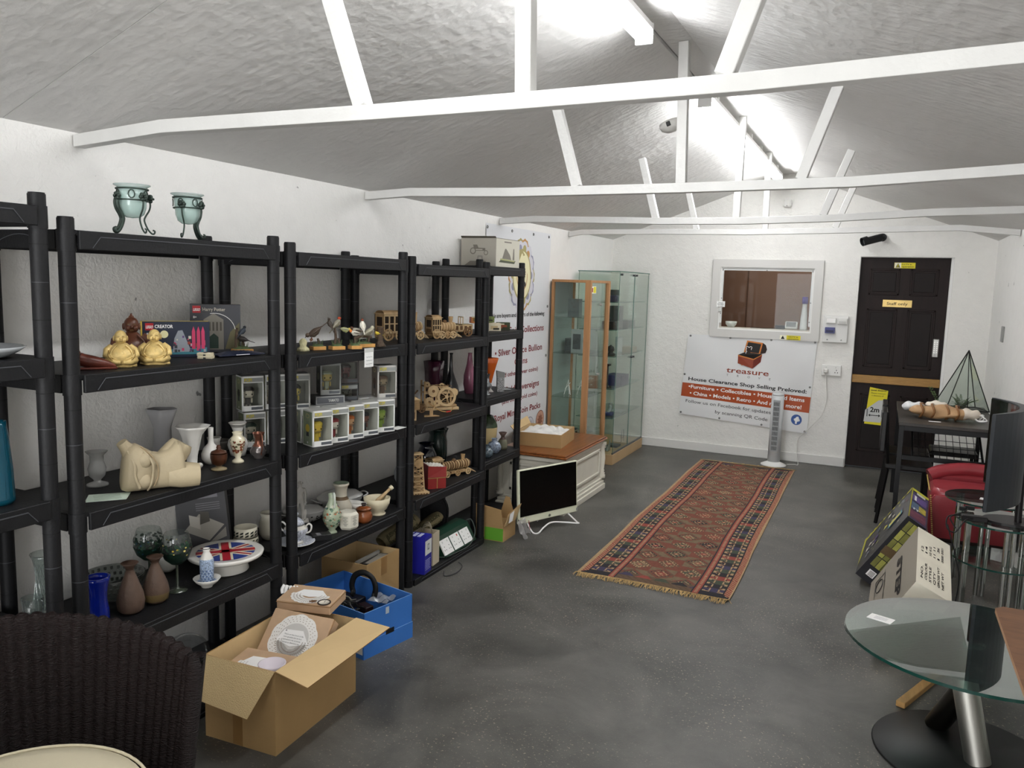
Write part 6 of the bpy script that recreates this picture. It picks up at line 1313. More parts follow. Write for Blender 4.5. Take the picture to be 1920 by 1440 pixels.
# ================================================================ FLOOR GOODS, LEFT
CB = M('#a38459', .75, bump=.15, bscale=40, var=.06, vscale=6, name='cardboard'); CBI = M('#c9ad80', .8, bump=.1, bscale=40, var=.05, vscale=5); CBE = M('#8b6a44', .8); TAPE = M('#8c6a40', .35)
def open_carton(t, w, d, h, m=CB, mi=CBI, th=.005, name='carton_body'):
    mb = MB()
    for (x0, x1, y0, y1) in ((-w/2, w/2, -d/2, -d/2+th), (-w/2, w/2, d/2-th, d/2), (-w/2, -w/2+th, -d/2+th, d/2-th), (w/2-th, w/2, -d/2+th, d/2-th)):
        mb.bx(x0, x1, y0, y1, 0, h, m)
    mb.bx(-w/2+th, w/2-th, -d/2+th, d/2-th, 0, th, mi)
    for (x0, x1, y0, y1) in ((-w/2+th, w/2-th, -d/2+th, -d/2+th+.0006), (-w/2+th, w/2-th, d/2-th-.0006, d/2-th), (-w/2+th, -w/2+th+.0006, -d/2+th, d/2-th), (w/2-th-.0006, w/2-th, -d/2+th, d/2-th)): mb.bx(x0, x1, y0, y1, th, h-.001, mi)
    return mb.build(name, t)
def slab(mb, a, b, c, d, th, m, edge=None):
    a, b, c, d = map(Vector, (a, b, c, d)); n = (b-a).cross(d-a).normalized()*th
    mb.add([a, b, c, d, a+n, b+n, c+n, d+n], [(3, 2, 1, 0), (4, 5, 6, 7)], m); k = len(mb.v)-8; e = mb.mi(edge or m)
    for f in ((0, 1, 5, 4), (1, 2, 6, 5), (2, 3, 7, 6), (3, 0, 4, 7)): mb.f.append(tuple(k+i for i in f)); mb.fm.append(e); mb.sm.append(False)
t = thing('cardboard_box', 'large open brown cardboard box of vintage style cards beside the wicker chair', 'box', (-1.925, 2.222, 0), .045)
w, d, h = .305, .485, .302; open_carton(t, w, d, h)
mb = MB(); slab(mb, (w/2, -d/2, h), (w/2+.135, -d/2-.005, h-.025), (w/2+.150, d/2+.005, h-.012), (w/2, d/2, h), .004, CBI, CBE); mb.build('flap', t)
RIB = M('#c6ad80', .8, bump=.5, bscale=14, stretch=(30, 30, .4), name='ribbed_card')
mb = MB(); slab(mb, (-w/2, -d/2, h), (-w/2+.002, -d/2-.08, h-.115), (w/2-.045, -d/2-.085, h-.135), (w/2, -d/2, h), .004, RIB, CBE); mb.build('flap', t)
for k in range(30): pass
mb = MB(); mb.bx(-.03, .012, -d/2-.0008, -d/2, 0.002, h*.6, TAPE); mb.build('packing_tape', t)
# decorated memory boxes inside
KR = M('#b89a7c', .7, var=.1, vscale=12, name='kraft'); LACE = M('#e6e3de', .8, name='lace_paper'); LG2 = M('#c6c3be', .7)
def lace(mb, c, xd, yd, r0, r1, a0, a1, holes=26, z=.0012):
    c, xd, yd = Vector(c), Vector(xd).normalized(), Vector(yd).normalized(); n = xd.cross(yd)
    N = 40; P = lambda r, a, o: c+xd*(r*math.cos(a))+yd*(r*math.sin(a))+n*(z+o)
    for i in range(N):
        a, b = a0+(a1-a0)*i/N, a0+(a1-a0)*(i+1)/N; s1 = 1+.05*abs(math.sin(i*PI/4)); s2 = 1+.05*abs(math.sin((i+1)*PI/4))
        mb.add([P(r0, a, 0), P(r1*s1, a, 0), P(r1*s2, b, 0), P(r0, b, 0)], [(0, 1, 2, 3)], LACE)
    for k in range(holes*3):
        a = a0+(a1-a0)*((k//3)+.5+.25*(k % 3))/holes; r = r0+(r1-r0)*(.25+.27*(k % 3)); q = (r1-r0)*.075
        mb.add([P(r, a, .0006)+xd*(q*math.cos(j*PI/3))+yd*(q*.7*math.sin(j*PI/3)) for j in range(6)], [tuple(range(6))], M('#9c8f84', .8))
def memory_box(lab, M4, w, d, h, quote=False, fan=True):
    t = thing('keepsake_box', lab, 'keepsake box'); t.matrix_world = M4
    mb = MB(); mb.box((0, 0, h/2), (w, d, h), KR, bev=.002); mb.box((0, 0, h*.8), (w+.003, d+.003, .002), CBE); bb = mb.build('box_body', t)
    mb = MB(); lace(mb, (0, -d*.0, h), (1, 0, 0), (0, 1, 0), .035, .078, PI*1.0, PI*2.0); mb.add([(-.07, -.01, h+.0018), (.0, -.025, h+.0018), (.07, -.005, h+.0018), (.03, .04, h+.0018), (-.05, .035, h+.0018)], [(0, 1, 2, 3, 4)], WHT); mb.build('lace_doily', t)
    mb = MB(); cx, cy = w*.36, -d*.38; mb.lathe([(.001, h+.001), (.026, h+.001), (.026, h+.004), (.021, h+.004), (.021, h+.0025), (.001, h+.0025)], M('#2c211c', .5), c=(cx, cy, 0), mats=[M('#2c211c', .5)]*4+[M('#d9d2c4', .5)]); mb.bx(cx-.001, cx+.001, cy, cy+.012, h+.003, h+.0036, BLK)
    for a in range(6): mb.tube([(cx-.05+.012*math.cos(a), cy-.005+.01*math.sin(a), h+.003), (cx-.03, cy, h+.006)], .0015, M('#6b4f35', .8), n=4)
    mb.build('clock_charm', bb)
    return t
memory_box('kraft keepsake box with a white lace doily, lowest in the cardboard box', tr(-1.925, 2.098, .165) @ rot(.10, -.03, .08), .225, .165, .085)
t = memory_box('upright kraft keepsake box carrying a round doily and a printed quotation', tr(-1.925, 2.30, .232) @ rot(.80, .0, .08), .262, .215, .05)
mb = MB(); lace(mb, (0.0, 0, .0505), (1, 0, 0), (0, 1, 0), .065, .097, 0, PI*2, 34); mb.add([(.068*math.cos(a*PI/12), .068*math.sin(a*PI/12), .0512) for a in range(24)], [tuple(range(24))], LG2)
mb.text('“', (-.045, .022, .0525), X_, Y_, .012, TXT, bold=.03)
for k, l in enumerate(('There are few hours in life', 'more agreeable than the hour', 'dedicated to the ceremony', 'known as afternoon tea')): mb.text(l, (-.002, .016-.010*k, .0525), X_, Y_, .0048, TXT, w=.085-.004*k, anchor='c')
mb.build('quotation_doily', t)
memory_box('top kraft keepsake box with doily, envelope and clock charm, tilted over the back', tr(-1.985, 2.455, .327) @ rot(.05, .0, .22), .225, .15, .04)
mb = MB()
for k in range(5): mb.tube(spline([(-.03+.012*k, 0, 0), (-.035+.016*k, .01, .015), (-.028+.012*k, .02, .03-.002*k)], 4), .007, WHT, n=6, flat=.5)
tag(mb.build('ribbon_bow', None, (-2.10, 2.46, .345), .4), 'white folded ribbon bow on top of the highest keepsake box', 'ribbon')
mb = MB(); mb.lathe([(.001, 0), (.03, .0), (.045, .018), (.048, .03), (.044, .031), (.03, .006), (.001, .004)], M('#d9cfd6', .3, coat=.4), n=28); tag(mb.build('teacup', None, (-1.84, 2.06, .255)), 'pale pink china teacup at the front right inside the cardboard box', 'teacup')
# blue crate
t = thing('blue_crate', 'bright blue corrugated plastic crate of cables and electronics on the floor', 'crate', (-2.105, 2.895, 0), -.205)
BLU = M('#3a72be', .4, var=.05, vscale=8, name='blue_plastic'); BLE = M('#6d9ad0', .5); w, d, h = .46, .295, .205; mb = MB(); th = .004
for (x0, x1, y0, y1) in ((-w/2, w/2, -d/2, -d/2+th), (-w/2, w/2, d/2-th, d/2), (-w/2, -w/2+th, -d/2, d/2), (w/2-th, w/2, -d/2, d/2)): mb.bx(x0, x1, y0, y1, 0, h, BLU); mb.bx(x0, x1, y0, y1, h, h+.001, BLE)
mb.bx(-w/2, w/2, -d/2, d/2, 0, .004, BLU)
mb.bx(w/2, w/2+.003, -d/2-.002, d/2+.002, .0, .075, BLU); mb.bx(-w/2, w/2, -d/2-.003, -d/2, 0, .075, BLU); mb.bx(w/2+.001, w/2+.0035, -d/2-.002, d/2+.002, .075, .0765, BLE); mb.build('crate_body', t)
mb = MB(); mb.bx(w/2+.003, w/2+.0038, -.02, .03, .07, .092, BLK, bev=.003); mb.build('hand_hole', t); mb = MB(); mb.bx(w/2-.07, w/2-.005, -d/2-.0036, -d/2-.003, .02, .07, WHT); mb.bx(w/2+.0002, w/2+.0012, -.02, .0, .165, .195, M('#b9c4cf', .3)); mb.build('label_sticker', t)
def cratebox(name, lab, cat, x, y, z, sx, sy, sz, m, rz=0.0, extra=None, rx=0, ry=0):
    mb = MB(); mb.box((0, 0, sz/2), (sx, sy, sz), m, bev=.004)
    if extra: extra(mb)
    c, s_ = math.cos(-.205), math.sin(-.205); o = mb.build(name, None, (-2.105+x*c-y*s_, 2.90+x*s_+y*c, z)); o.rotation_euler = (rx, ry, -.205+rz); return tag(o, lab, cat)
BKP = M('#1a1718', .4, var=.2, vscale=20); BKR = M('#241719', .3)
cratebox('black_console', 'flat black device lying at the back of the blue crate', 'electronics', -.10, .02, .11, .17, .14, .03, BKP, .15)
cratebox('router', 'black router box filling the middle bottom of the blue crate', 'electronics', -.12, -.06, .006, .18, .11, .08, BKP, 0)
cratebox('power_adapter', 'small dark adapter block in the middle of the blue crate', 'adapter', .06, .015, .115, .07, .045, .035, BKR, -.1)
cratebox('speaker_bar', 'long dark brown speaker bar lying at the right end of the blue crate', 'electronics', .145, -.03, .10, .07, .22, .04, BKR, -.35, lambda mb: mb.bx(-.012, .012, -.09, .07, .039, .042, M('#120c0d', .4)))
cratebox('game_controller', 'dark boxy part beneath the speaker bar in the blue crate', 'electronics', .10, -.03, .006, .18, .18, .085, BKP, 0)
mb = MB(); mb.tube(spline([(-.055, 0, .0), (-.062, 0, .04), (-.045, 0, .085), (0, 0, .105), (.045, 0, .085), (.062, 0, .04), (.055, 0, .0)], 6), .008, BLK, n=8, flat=1.8); mb.ball((-.056, 0, .0), .02, BLK, sc=(.5, 1, 1)); mb.ball((.056, 0, 0), .02, BLK, sc=(.5, 1, 1))
tag(mb.build('headphones', None, (-2.09, 2.955, .17), .1), 'black headphone band standing up in the middle of the blue crate', 'headphones')
mb = MB()
for k in range(9):
    random.seed(40+k); P = [(random.uniform(-.13, .1), random.uniform(-.09, .01), random.uniform(.12, .15)) for _ in range(5)]; mb.tube(spline(P, 6), .0022 if k % 3 else .0032, BLK if k % 4 else M('#6a675f', .4), n=5)
tag(mb.build('cable_tangle', None, (-2.09, 2.90, .02), -.205), 'tangle of black and grey cables lying over the things in the blue crate', 'cables')
mb = MB(); mb.grid(lambda u, v: ((u-.5)*.10, (v-.5)*.09, .015*math.sin(u*9)*math.sin(v*7)), 10, 10, glass('#e3e6e8', 1.5, .1, body=.35, bodycol='#c9cdd2')); tag(mb.build('plastic_wrap', None, (-1.99, 2.955, .17), .1), 'crumpled clear plastic bag at the right rear of the blue crate', 'plastic bag')
# carton of papers under unit three
t = thing('cardboard_box', 'open cardboard box of picture frames standing under the third shelving unit', 'box', (-2.305, 3.235, 0), 0)
open_carton(t, .27, .285, .25)
mb = MB(); mb.bx(.1352, .136, -.02, .03, .16, .249, TAPE); mb.build('packing_tape', t)
mb = MB(); mb.box((0, 0, .11), (.012, .2, .22), M('#b7b4ae', .4), T=rot(0, .35, 0)); mb.box((.0065, 0, .11), (.002, .17, .19), M('#5b5650', .5), T=rot(0, .35, 0)); o = mb.build('picture_frame', None, (-2.335, 3.23, .035)); tag(o, 'thin pale framed picture sticking up out of the cardboard box under the shelf', 'picture frame')
for k in range(3):
    mb = MB(); mb.bx(-.03, .03, -.09, .09, 0, .012, (M('#4b453f', .5), M('#c9c5bd', .5), M('#2d2b2c', .5))[k]); mb.bx(-.02, .02, -.08, .08, .012, .013, M('#8a857c', .5)); o = mb.build('photo_album', None, (-2.232, 3.265, .18+.0145*k), .05*k); tag(o, ('brown', 'white', 'black')[k]+' album lying inside the cardboard box under the shelf', 'album')
# glass plate behind the big box
pot('glass_plate', 'large clear ringed glass plate leaning under the second unit', 'plate', (-2.40, 2.20, ZU2[4]+.088), [(.001, 0), (.03, .002), (.03, .004), (.06, .006), (.06, .008), (.088, .016), (.090, .014)], glass('#bfc2c2', 2, .02, body=.22, bodycol='#77797b'), n=48, T=rot(0, 0, .9) @ rot(1.35, 0, 0), cap=False)
# bottom of unit four
Z5d = ZU4[4]
mb = MB(); BX_ = M('#23238f', .4, var=.05, vscale=10); mb.bx(-.075, .075, -.045, .045, 0, .205, BX_)
fl(mb, -.075, -.03, .09, .195, M('#c4b24a', .4), -.0456); mb.bx(.0752, .076, -.04, .04, .105, .185, M('#d9dbd6', .4)); mb.bx(.0762, .0768, -.012, .012, .13, .165, M('#7f8688', .4)); mb.bx(.077, .0775, -.006, .006, .14, .158, M('#d9dbd6', .4))
for k in range(7): mb.bx(.0752, .0758, -.036, .03-.004*(k % 3), .075-.009*k, .077-.009*k, M('#b9bde0', .4))
for k in range(3): mb.bx(-.04+.03*k, -.02+.03*k, -.03, .03, .2052, .2058, M('#c9cbe8', .4))
tag(mb.build('blue_product_box', None, (-2.235, 3.645, Z5d), .12), 'royal blue product carton with a white drawing panel on the lowest shelf', 'box')
t = thing('white_carton', 'tall white card carton with a cable inside, right of the royal blue carton', 'box', (-2.25, 3.785, Z5d), .1)
WC = M('#bdb19a', .6); open_carton(t, .12, .085, .185, WC, WC, .003)
mb = MB()
for k in range(3): mb.tube(spline([(-.03, -.02+.015*k, .15), (-.02, -.015+.015*k, .20+.01*k), (.02, .0, .215+.006*k), (.035, .01, .15)], 6), .004, M('#8d8470', .5), n=6)
mb.build('coiled_cable', t)
SK = M('#8c8060', .85, bump=.5, bscale=30, var=.12, vscale=9, name='paper_sack'); SKT = M('#4c4a33', .8)
def sack(lab, loc, rz, L, R, tilt):
    t = thing('paper_sack', lab, 'sack', loc, rz, 'printed brown paper sacks', ry=tilt)
    mb = MB(); mb.grid(lambda u, v: ((v-.5)*L, R*(1+.06*math.sin(7*v+3*u))*math.cos(2*PI*u)*(1-.25*(abs(v-.5)*2)**4), R*.7*(1+.05*math.sin(9*v))*math.sin(2*PI*u)*(1-.25*(abs(v-.5)*2)**4)), 24, 14, SK, closeu=True)
    mb.add([(L/2, R*.75*math.cos(a*PI/6), R*.5*math.sin(a*PI/6)) for a in range(12)], [tuple(range(12))], M('#6b5f45', .9)); mb.build('sack_body', t)
    mb = MB()
    for k in range(3): mb.text('REVOLUTION', (-L*.42, -R*(1.06-.13*k), -.012+R*.32*k), X_, Vector((0, .35, 1)), .022, SKT, w=L*.8, bold=.03)
    mb.build('printed_lettering', t)
sack('brown paper sack printed with the word revolution leaning to the left under the shelf', (-2.385, 3.70, Z5d+.19), 1.25, .26, .055, -.35)
sack('second brown paper sack printed with the word revolution, right of the first', (-2.37, 3.98, Z5d+.15), 1.25, .22, .045, -.35)
mb = MB(); mb.lathe([(.001, 0), (.04, .0), (.03, .03), (.04, .07), (.001, .075)], M('#242426', .6), n=16, sx=1.4, ripple=lambda a, z, j: .12*math.sin(3*a+j)); tag(mb.build('black_bag', None, (-2.49, 3.93, Z5d)), 'dark bag under the paper sacks on the lowest shelf', 'bag')
mb = MB(); mb.lathe([(.001, 0), (.05, .0), (.045, .06), (.03, .10), (.001, .11)], M('#19191b', .6), n=16, sx=1.2, ripple=lambda a, z, j: .12*math.sin(3*a+j)); tag(mb.build('black_bag', None, (-2.47, 3.58, Z5d)), 'dark bag behind the royal blue carton on the lowest shelf', 'bag')
t = thing('black_backpack', 'black backpack pushed against the wall at the end of the lowest shelf', 'bag', (-2.46, 4.22, Z5d), .3)
mb = MB(); mb.lathe([(.001, 0), (.07, 0), (.08, .05), (.082, .2), (.06, .29), (.02, .32), (.001, .325)], M('#1c1c1f', .7, bump=.5, bscale=25), n=20, ripple=lambda a, z, j: .08*math.sin(3*a+j)); mb.build('bag_body', t)
mb = MB(); mb.tube(spline([(.06, -.05, .28), (.10, -.06, .2), (.09, -.06, .08), (.07, -.05, .02)], 5), .008, M('#111113', .7), n=6); mb.build('strap', t)
# extension block
t = thing('socket_block', 'dark green extension block with three white double plug sockets', 'extension lead', (-2.265, 4.095, Z5d), .0)
GNB = M('#1c3a2c', .35); mb = MB(); L = .20
pr = [(.075, 0), (.085, .01), (.02, .115), (-.02, .125), (-.06, .125), (-.06, 0)]
mb.prism([(x, z) for x, z in pr], -L, L-.03, GNB, T=Matrix(((1, 0, 0, 0), (0, 0, 1, 0), (0, 1, 0, 0), (0, 0, 0, 1)))); mb.build('case', t)
n_ = Vector((.105, 0, .065)).normalized(); up = Vector((-.065, 0, .105)).normalized()
for k in range(3):
    mb = MB(); c = Vector((.0525, -.155+.118*k, .0525)); q = [c+Y_*a+up*b+n_*o for o in (.0005, .008) for a, b in ((-.052, -.045), (.052, -.045), (.052, .045), (-.052, .045))]
    mb.add(q, [(4, 5, 6, 7), (0, 1, 5, 4), (1, 2, 6, 5), (2, 3, 7, 6), (3, 0, 4, 7)], WHT)
    for a in (-.026, .026):
        for (da, db) in ((0, .012), (-.009, -.008), (.009, -.008)): p = c+Y_*(a+da)+up*(db-.01)+n_*.0085; mb.add([p+Y_*x+up*y for x, y in ((-.0025, -.003), (.0025, -.003), (.0025, .003), (-.0025, .003))], [(0, 1, 2, 3)], BLK)
        p = c+Y_*a+up*.03+n_*.009; mb.add([p+Y_*x+up*y for x, y in ((-.005, -.006), (.005, -.006), (.005, .006), (-.005, .006))], [(0, 1, 2, 3)], M('#c0392b', .4) if k == 1 and a > 0 else M('#cfcfcb', .4))
    mb.build('double_socket', t)
mb = MB(); mb.tube(spline([(.0, .17, .11), (.03, .2, .12), (.07, .18, .05), (.10, .05, .01), (.09, -.1, .006), (.07, -.2, .006), (-.02, -.24, .008)], 6), .004, M('#3d4440', .5), n=6); mb.build('mains_lead', t)
mb = MB(); mb.tube(spline([(-2.13, 3.78, .006), (-2.09, 3.72, .006), (-2.06, 3.80, .006), (-2.08, 3.9, .007), (-2.13, 3.95, .006)], 6), .003, M('#3c3c3d', .5), n=6); tag(mb.build('floor_cable'), 'thin dark cable loop on the floor at the foot of the fourth unit', 'cable')
# small carton with green label
t = thing('cardboard_box', 'small torn cardboard box with a bright green label beside the last post', 'box', (-2.165, 4.51, 0), .02)
open_carton(t, .19, .19, .10)
mb = MB(); slab(mb, (-.095, -.095, .10), (.095, -.095, .10), (.08, -.10, .21), (-.09, -.11, .235), .004, CB, CBE); mb.build('flap', t)
mb = MB(); slab(mb, (-.02, .095, .10), (.095, .095, .10), (.05, .10, .24), (.02, .1, .245), .004, CB, CBE); mb.build('flap', t)
mb = MB(); slab(mb, (.095, -.09, .10), (.095, .09, .10), (.12, .12, .205), (.108, -.06, .175), .004, CBI, CBE); mb.build('flap', t)
mb = MB(); mb.bx(-.035, .093, -.0965, -.0955, .004, .085, M('#5d9a2e', .5)); mb.build('green_label', t); mb = MB(); mb.add([(.1125, -.055, .115), (.116, .0, .118), (.123, .01, .185), (.118, -.048, .175)], [(0, 1, 2, 3)], WHT); mb.build('address_label', t)
mb = MB(); mb.grid(lambda u, v: (.02+.05*v+.02*math.sin(u*7), (u-.5)*.12, .10-.1*v+.012*math.sin(u*13+v*9)), 12, 10, glass('#dcdcdc', 1.6, .1, body=.4, bodycol='#bdb9b6')); mb.grid(lambda u, v: (.075+.01*v, .02+.012*u, .1-.06*v), 2, 5, RED); tag(mb.build('plastic_bag', None, (-2.055, 4.585, .003), .1), 'clear plastic bag with red tape spilling beside the small torn cardboard box', 'plastic bag')
# all-in-one computer
t = thing('desktop_computer', 'white framed desktop screen computer standing on the floor on a wire foot', 'computer', (-1.945, 4.885, 0), 1.149)
IV = M('#d8d9c0', .4, name='ivory_plastic'); mb = MB(); T0 = rot(-.06, 0, 0)
mb.box((0, .012, .235), (.545, .022, .36), IV, T=T0, bev=.004); mb.build('casing', t)
mb = MB(); mb.box((0, -.0005, .255), (.52, .003, .305), M('#060606', .25, spec=.2), T=T0); mb.build('screen', t)
mb = MB(); mb.cyl((0, -.0015, .075), (0, .002, .075), .009, M('#8e8f86', .3, metal=.6), n=16); mb.add([], [], IV); mb.cyl((0, -.0035, .412), (0, .0, .412), .0025, BLK, n=8); mb.box((.26, -.001, .075), (.012, .002, .02), M('#9a9b96', .4)); mb.build('front_details', t)['kind'] = 'stuff'
mb = MB(); mb.tube(spline([(-.19, .02, .055), (-.20, -.05, .006), (-.18, -.085, .006), (-.10, -.05, .02), (0, -.02, .03), (.10, -.05, .02), (.19, -.085, .006), (.21, -.05, .006), (.19, .02, .055)], 6), .0055, WHT, n=8); mb.tube([(-.19, .02, .055), (0, .04, .09), (.19, .02, .055)], .0055, WHT, n=8); mb.tube([(0, .025, .12), (-.0, .12, .006)], .0055, WHT, n=8); mb.build('wire_foot', t)
# blanket chest
CRM = M('#d5d0c2', .45, var=.04, vscale=8, name='cream_paint'); CRD = M('#c6c1b2', .5); OKT = M('#7d4a26', .3, coat=.22, var=.3, vscale=3, stretch=(14, 1.2, 14), name='varnished_pine')
t = thing('blanket_chest', 'cream painted chest with turned corner columns and a varnished wooden top', 'chest', (-2.21, 5.60, 0), 0)
w, d, h = .54, .92, .43; mb = MB(); mb.bx(-w/2+.03, w/2-.03, -d/2+.03, d/2-.03, .09, h-.03, CRM)
mb.bx(-w/2+.015, w/2-.015, -d/2+.015, d/2-.015, h-.065, h-.028, CRM, bev=.008)
for (a0, a1, c0, c1) in ((-d/2+.10, d/2-.10, .135, h-.09),):
    for (p0, p1, q0, q1) in ((a0, a1, c0, c0+.022), (a0, a1, c1-.022, c1), (a0, a0+.022, c0, c1), (a1-.022, a1, c0, c1)): mb.bx(w/2-.03, w/2-.018, p0, p1, q0, q1, CRM, bev=.004)
x0, x1 = -w/2+.10, w/2-.10
for (p0, p1, q0, q1) in ((x0, x1, .135, .157), (x0, x1, h-.112, h-.09), (x0, x0+.022, .135, h-.09), (x1-.022, x1, .135, h-.09)): mb.bx(p0, p1, -d/2+.018, -d/2+.03, q0, q1, CRM, bev=.004)
mb.build('carcass', t)
mb = MB()
for k, (e, z0, z1) in enumerate(((0, 0, .045), (.010, .045, .07), (.022, .07, .09))): mb.bx(-w/2+e, w/2-e, -d/2+e, d/2-e, z0, z1, CRM, bev=.004)
mb.build('plinth', t)
for sx in (-1, 1):
    for sy in (-1, 1):
        mb = MB(); mb.lathe([(.028, .09), (.028, .115), (.02, .12), (.026, .13), (.016, .14), (.022, .15), (.015, .16), (.02, .20), (.024, .25), (.018, .30), (.015, .33), (.024, .34), (.018, .35), (.028, .36), (.028, .385)], CRM, n=16, c=(sx*(w/2-.025), sy*(d/2-.025), 0)); mb.build('turned_column', t)
mb = MB(); mb.bx(-w/2-.005, w/2+.005, -d/2-.005, d/2+.005, h-.028, h-.012, OKT, bev=.006); mb.bx(-w/2+.005, w/2-.005, -d/2+.005, d/2-.005, h-.012, h, OKT, bev=.004); mb.build('wooden_top', t)
# open tray carton on the chest
t = thing('tray_carton', 'shallow open cardboard tray holding white plastic on the chest top', 'box', (-2.27, 5.55, h+.001), .12)
open_carton(t, .36, .40, .10)
mb = MB(); slab(mb, (-.18, -.2, .10), (-.18, .2, .10), (-.215, .22, .15), (-.21, -.22, .14), .004, CBI, CBE); mb.build('flap', t)
mb = MB(); mb.grid(lambda u, v: (-.165+.33*u, -.185+.35*v, .07+.05*math.sin(PI*u)**.5*math.sin(PI*v)**.5+.012*math.sin(u*17+v*5)*math.sin(v*14)), 26, 26, M('#dfddd8', .4, bump=.6, bscale=40)); mb.build('white_plastic', t)['kind'] = 'stuff'
# ================================================================ GLASS DISPLAY CABINETS
GP = glass('#f8fbf9', 1.0); GE = M('#5c7a70', .2, coat=.5); GD2 = glass('#eaf3ee', 1.1); BCH = M('#a87c54', .5, var=.12, vscale=5, stretch=(6, 6, .6), name='beech'); BCL = M('#b79b74', .55, var=.08, vscale=5)
t = thing('display_cabinet', 'wood framed glass display cabinet standing between the chest and the wall', 'display cabinet', (-2.39, 6.57, 0))
w, d, h = .35, .52, 1.665; mb = MB()
for (x, y, a, b) in ((-w/2, -d/2, .022, .03), (w/2-.05, -d/2, .05, .03), (w/2-.03, d/2-.045, .03, .045), (-w/2, d/2-.03, .022, .03)): mb.bx(x, x+a, y, y+b, .06, h-.02, BCH)
mb.bx(-w/2, w/2, -d/2, d/2, h-.022, h, BCH, bev=.002); mb.bx(-w/2, w/2, -d/2, d/2, 0, .07, BCH, bev=.002); mb.build('frame', t)
def pane(t, x0, x1, y0, y1, z0, z1, m=GP, name='glass_pane'): mb = MB(); mb.bx(x0, x1, y0, y1, z0, z1, m); return mb.build(name, t)
pane(t, -w/2+.022, w/2-.05, -d/2+.012, -d/2+.016, .07, h-.022); pane(t, w/2-.016, w/2-.012, -d/2+.03, -.002, .07, h-.022, name='sliding_door'); pane(t, w/2-.022, w/2-.018, .002, d/2-.045, .07, h-.022, name='sliding_door'); mb = MB(); mb.bx(-w/2+.003, -w/2+.008, -d/2+.03, d/2-.03, .07, h-.022, M('#8d9a96', .5)); mb.build('back_panel', t)
for z in (1.35, 1.045, .67, .35): pane(t, -w/2+.012, w/2-.03, -d/2+.02, d/2-.02, z-.003, z+.003, GD2, 'glass_shelf')
mb = MB()
for z in (1.46, .86): mb.cyl((w/2-.014, .02, z), (w/2+.008, .02, z), .010, M('#b9b7b0', .3, metal=.7), n=12)
mb.build('lock', t)['kind'] = 'stuff'
mb = MB(); mb.bx(w/2-.0105, w/2-.0095, -d/2+.05, -d/2+.16, 1.555, 1.615, WHT); mb.bx(w/2-.0095, w/2-.009, -d/2+.09, -d/2+.155, 1.56, 1.61, YEL); mb.bx(w/2-.009, w/2-.0086, -d/2+.055, -d/2+.08, 1.565, 1.60, RED); mb.build('warning_sticker', t)
cab1 = (-2.39, 6.57)
def knick(name, lab, cat, x, y, z, fn): mb = MB(); fn(mb); tag(mb.build(name, None, (x, y, z)), lab, cat)
G1, G2_, G3 = M('#5d6665', .4), M('#3d4647', .4), M('#8e9a98', .3)
knick('grey_box', 'grey green box on the top glass shelf of the wooden cabinet', 'box', -2.42, 6.50, 1.3535, lambda m: m.bx(-.05, .05, -.04, .04, 0, .15, G1))
knick('picture_frame', 'small dark framed picture on the second glass shelf of the wooden cabinet', 'picture frame', -2.36, 6.42, 1.0485, lambda m: (m.bx(-.05, .05, -.01, .01, 0, .2, G3), m.bx(-.035, .035, -.012, -.01, .03, .16, G2_)))
knick('dark_box', 'long dark case lying on the third glass shelf of the wooden cabinet', 'case', -2.42, 6.55, 1.0485, lambda m: m.bx(-.10, .02, .0, .15, 0, .11, G2_))
for k in range(2): knick('wire_easel', ('left', 'right')[k]+' white wire easel on the glass shelf under the dark case', 'easel', -2.44+.10*k, 6.46+.05*k, .677, lambda m: [m.tube([(-.03, -.02, 0), (0, 0, .13), (.03, -.02, 0)], .003, WHT, n=5), m.tube([(-.02, -.02, .05), (.03, -.03, .11)], .003, WHT, n=5), m.tube([(0, .03, 0), (0, 0, .12)], .003, WHT, n=5)])
knick('silver_dish', 'round silver dish next to the wire easels', 'dish', -2.31, 6.55, .6735, lambda m: m.lathe([(.001, 0), (.03, 0), (.035, .03), (.03, .034), (.001, .01)], M('#bcbcb8', .25, metal=.6), n=20))
for k in range(2): knick('watch_box', ('left', 'right')[k]+' small metal model car low in the wooden cabinet', 'model car', -2.46+.11*k, 6.42, .3535, lambda m: (m.bx(-.035, .035, -.02, .02, .008, .03, M('#a9a795', .3, metal=.5), bev=.004), m.bx(-.02, .02, -.018, .018, .03, .045, G2_, bev=.004), [m.cyl((sx*.022, -.022, .01), (sx*.022, .022, .01), .01, BLK, n=10) for sx in (-1, 1)]))
# frameless cabinet
t = thing('glass_cabinet', 'tall frameless glass display cabinet on a pale wooden plinth near the far wall', 'display cabinet', (-2.345, 7.37, 0))
w, d, h = .40, .98, 1.755; mb = MB(); mb.bx(-w/2, w/2, -d/2, d/2, 0, .095, BCL, bev=.002); mb.build('plinth', t)
pane(t, -w/2+.01, w/2-.005, -d/2+.012, -d/2+.017, .096, h-.008); pane(t, -w/2+.01, w/2-.005, d/2-.017, d/2-.012, .096, h-.008); pane(t, -w/2+.004, -w/2+.009, -d/2+.012, d/2-.012, .096, h-.008)
pane(t, w/2-.014, w/2-.010, -d/2+.018, -.004, .115, h-.02, name='glass_door'); pane(t, w/2-.014, w/2-.010, .004, d/2-.018, .115, h-.02, name='glass_door')
mb = MB(); mb.bx(-w/2, w/2, -d/2+.008, d/2-.008, h-.007, h, GD2); mb.build('glass_top', t)
mb = MB()
for (x, y) in ((w/2-.008, -d/2+.015), (w/2-.008, d/2-.015), (-w/2+.008, -d/2+.015)): mb.bx(x-.002, x+.002, y-.002, y+.002, .096, h, GE)
for y in (-.004, .004): mb.bx(w/2-.014, w/2-.008, y-.0018, y+.0018, .115, h-.02, GE)
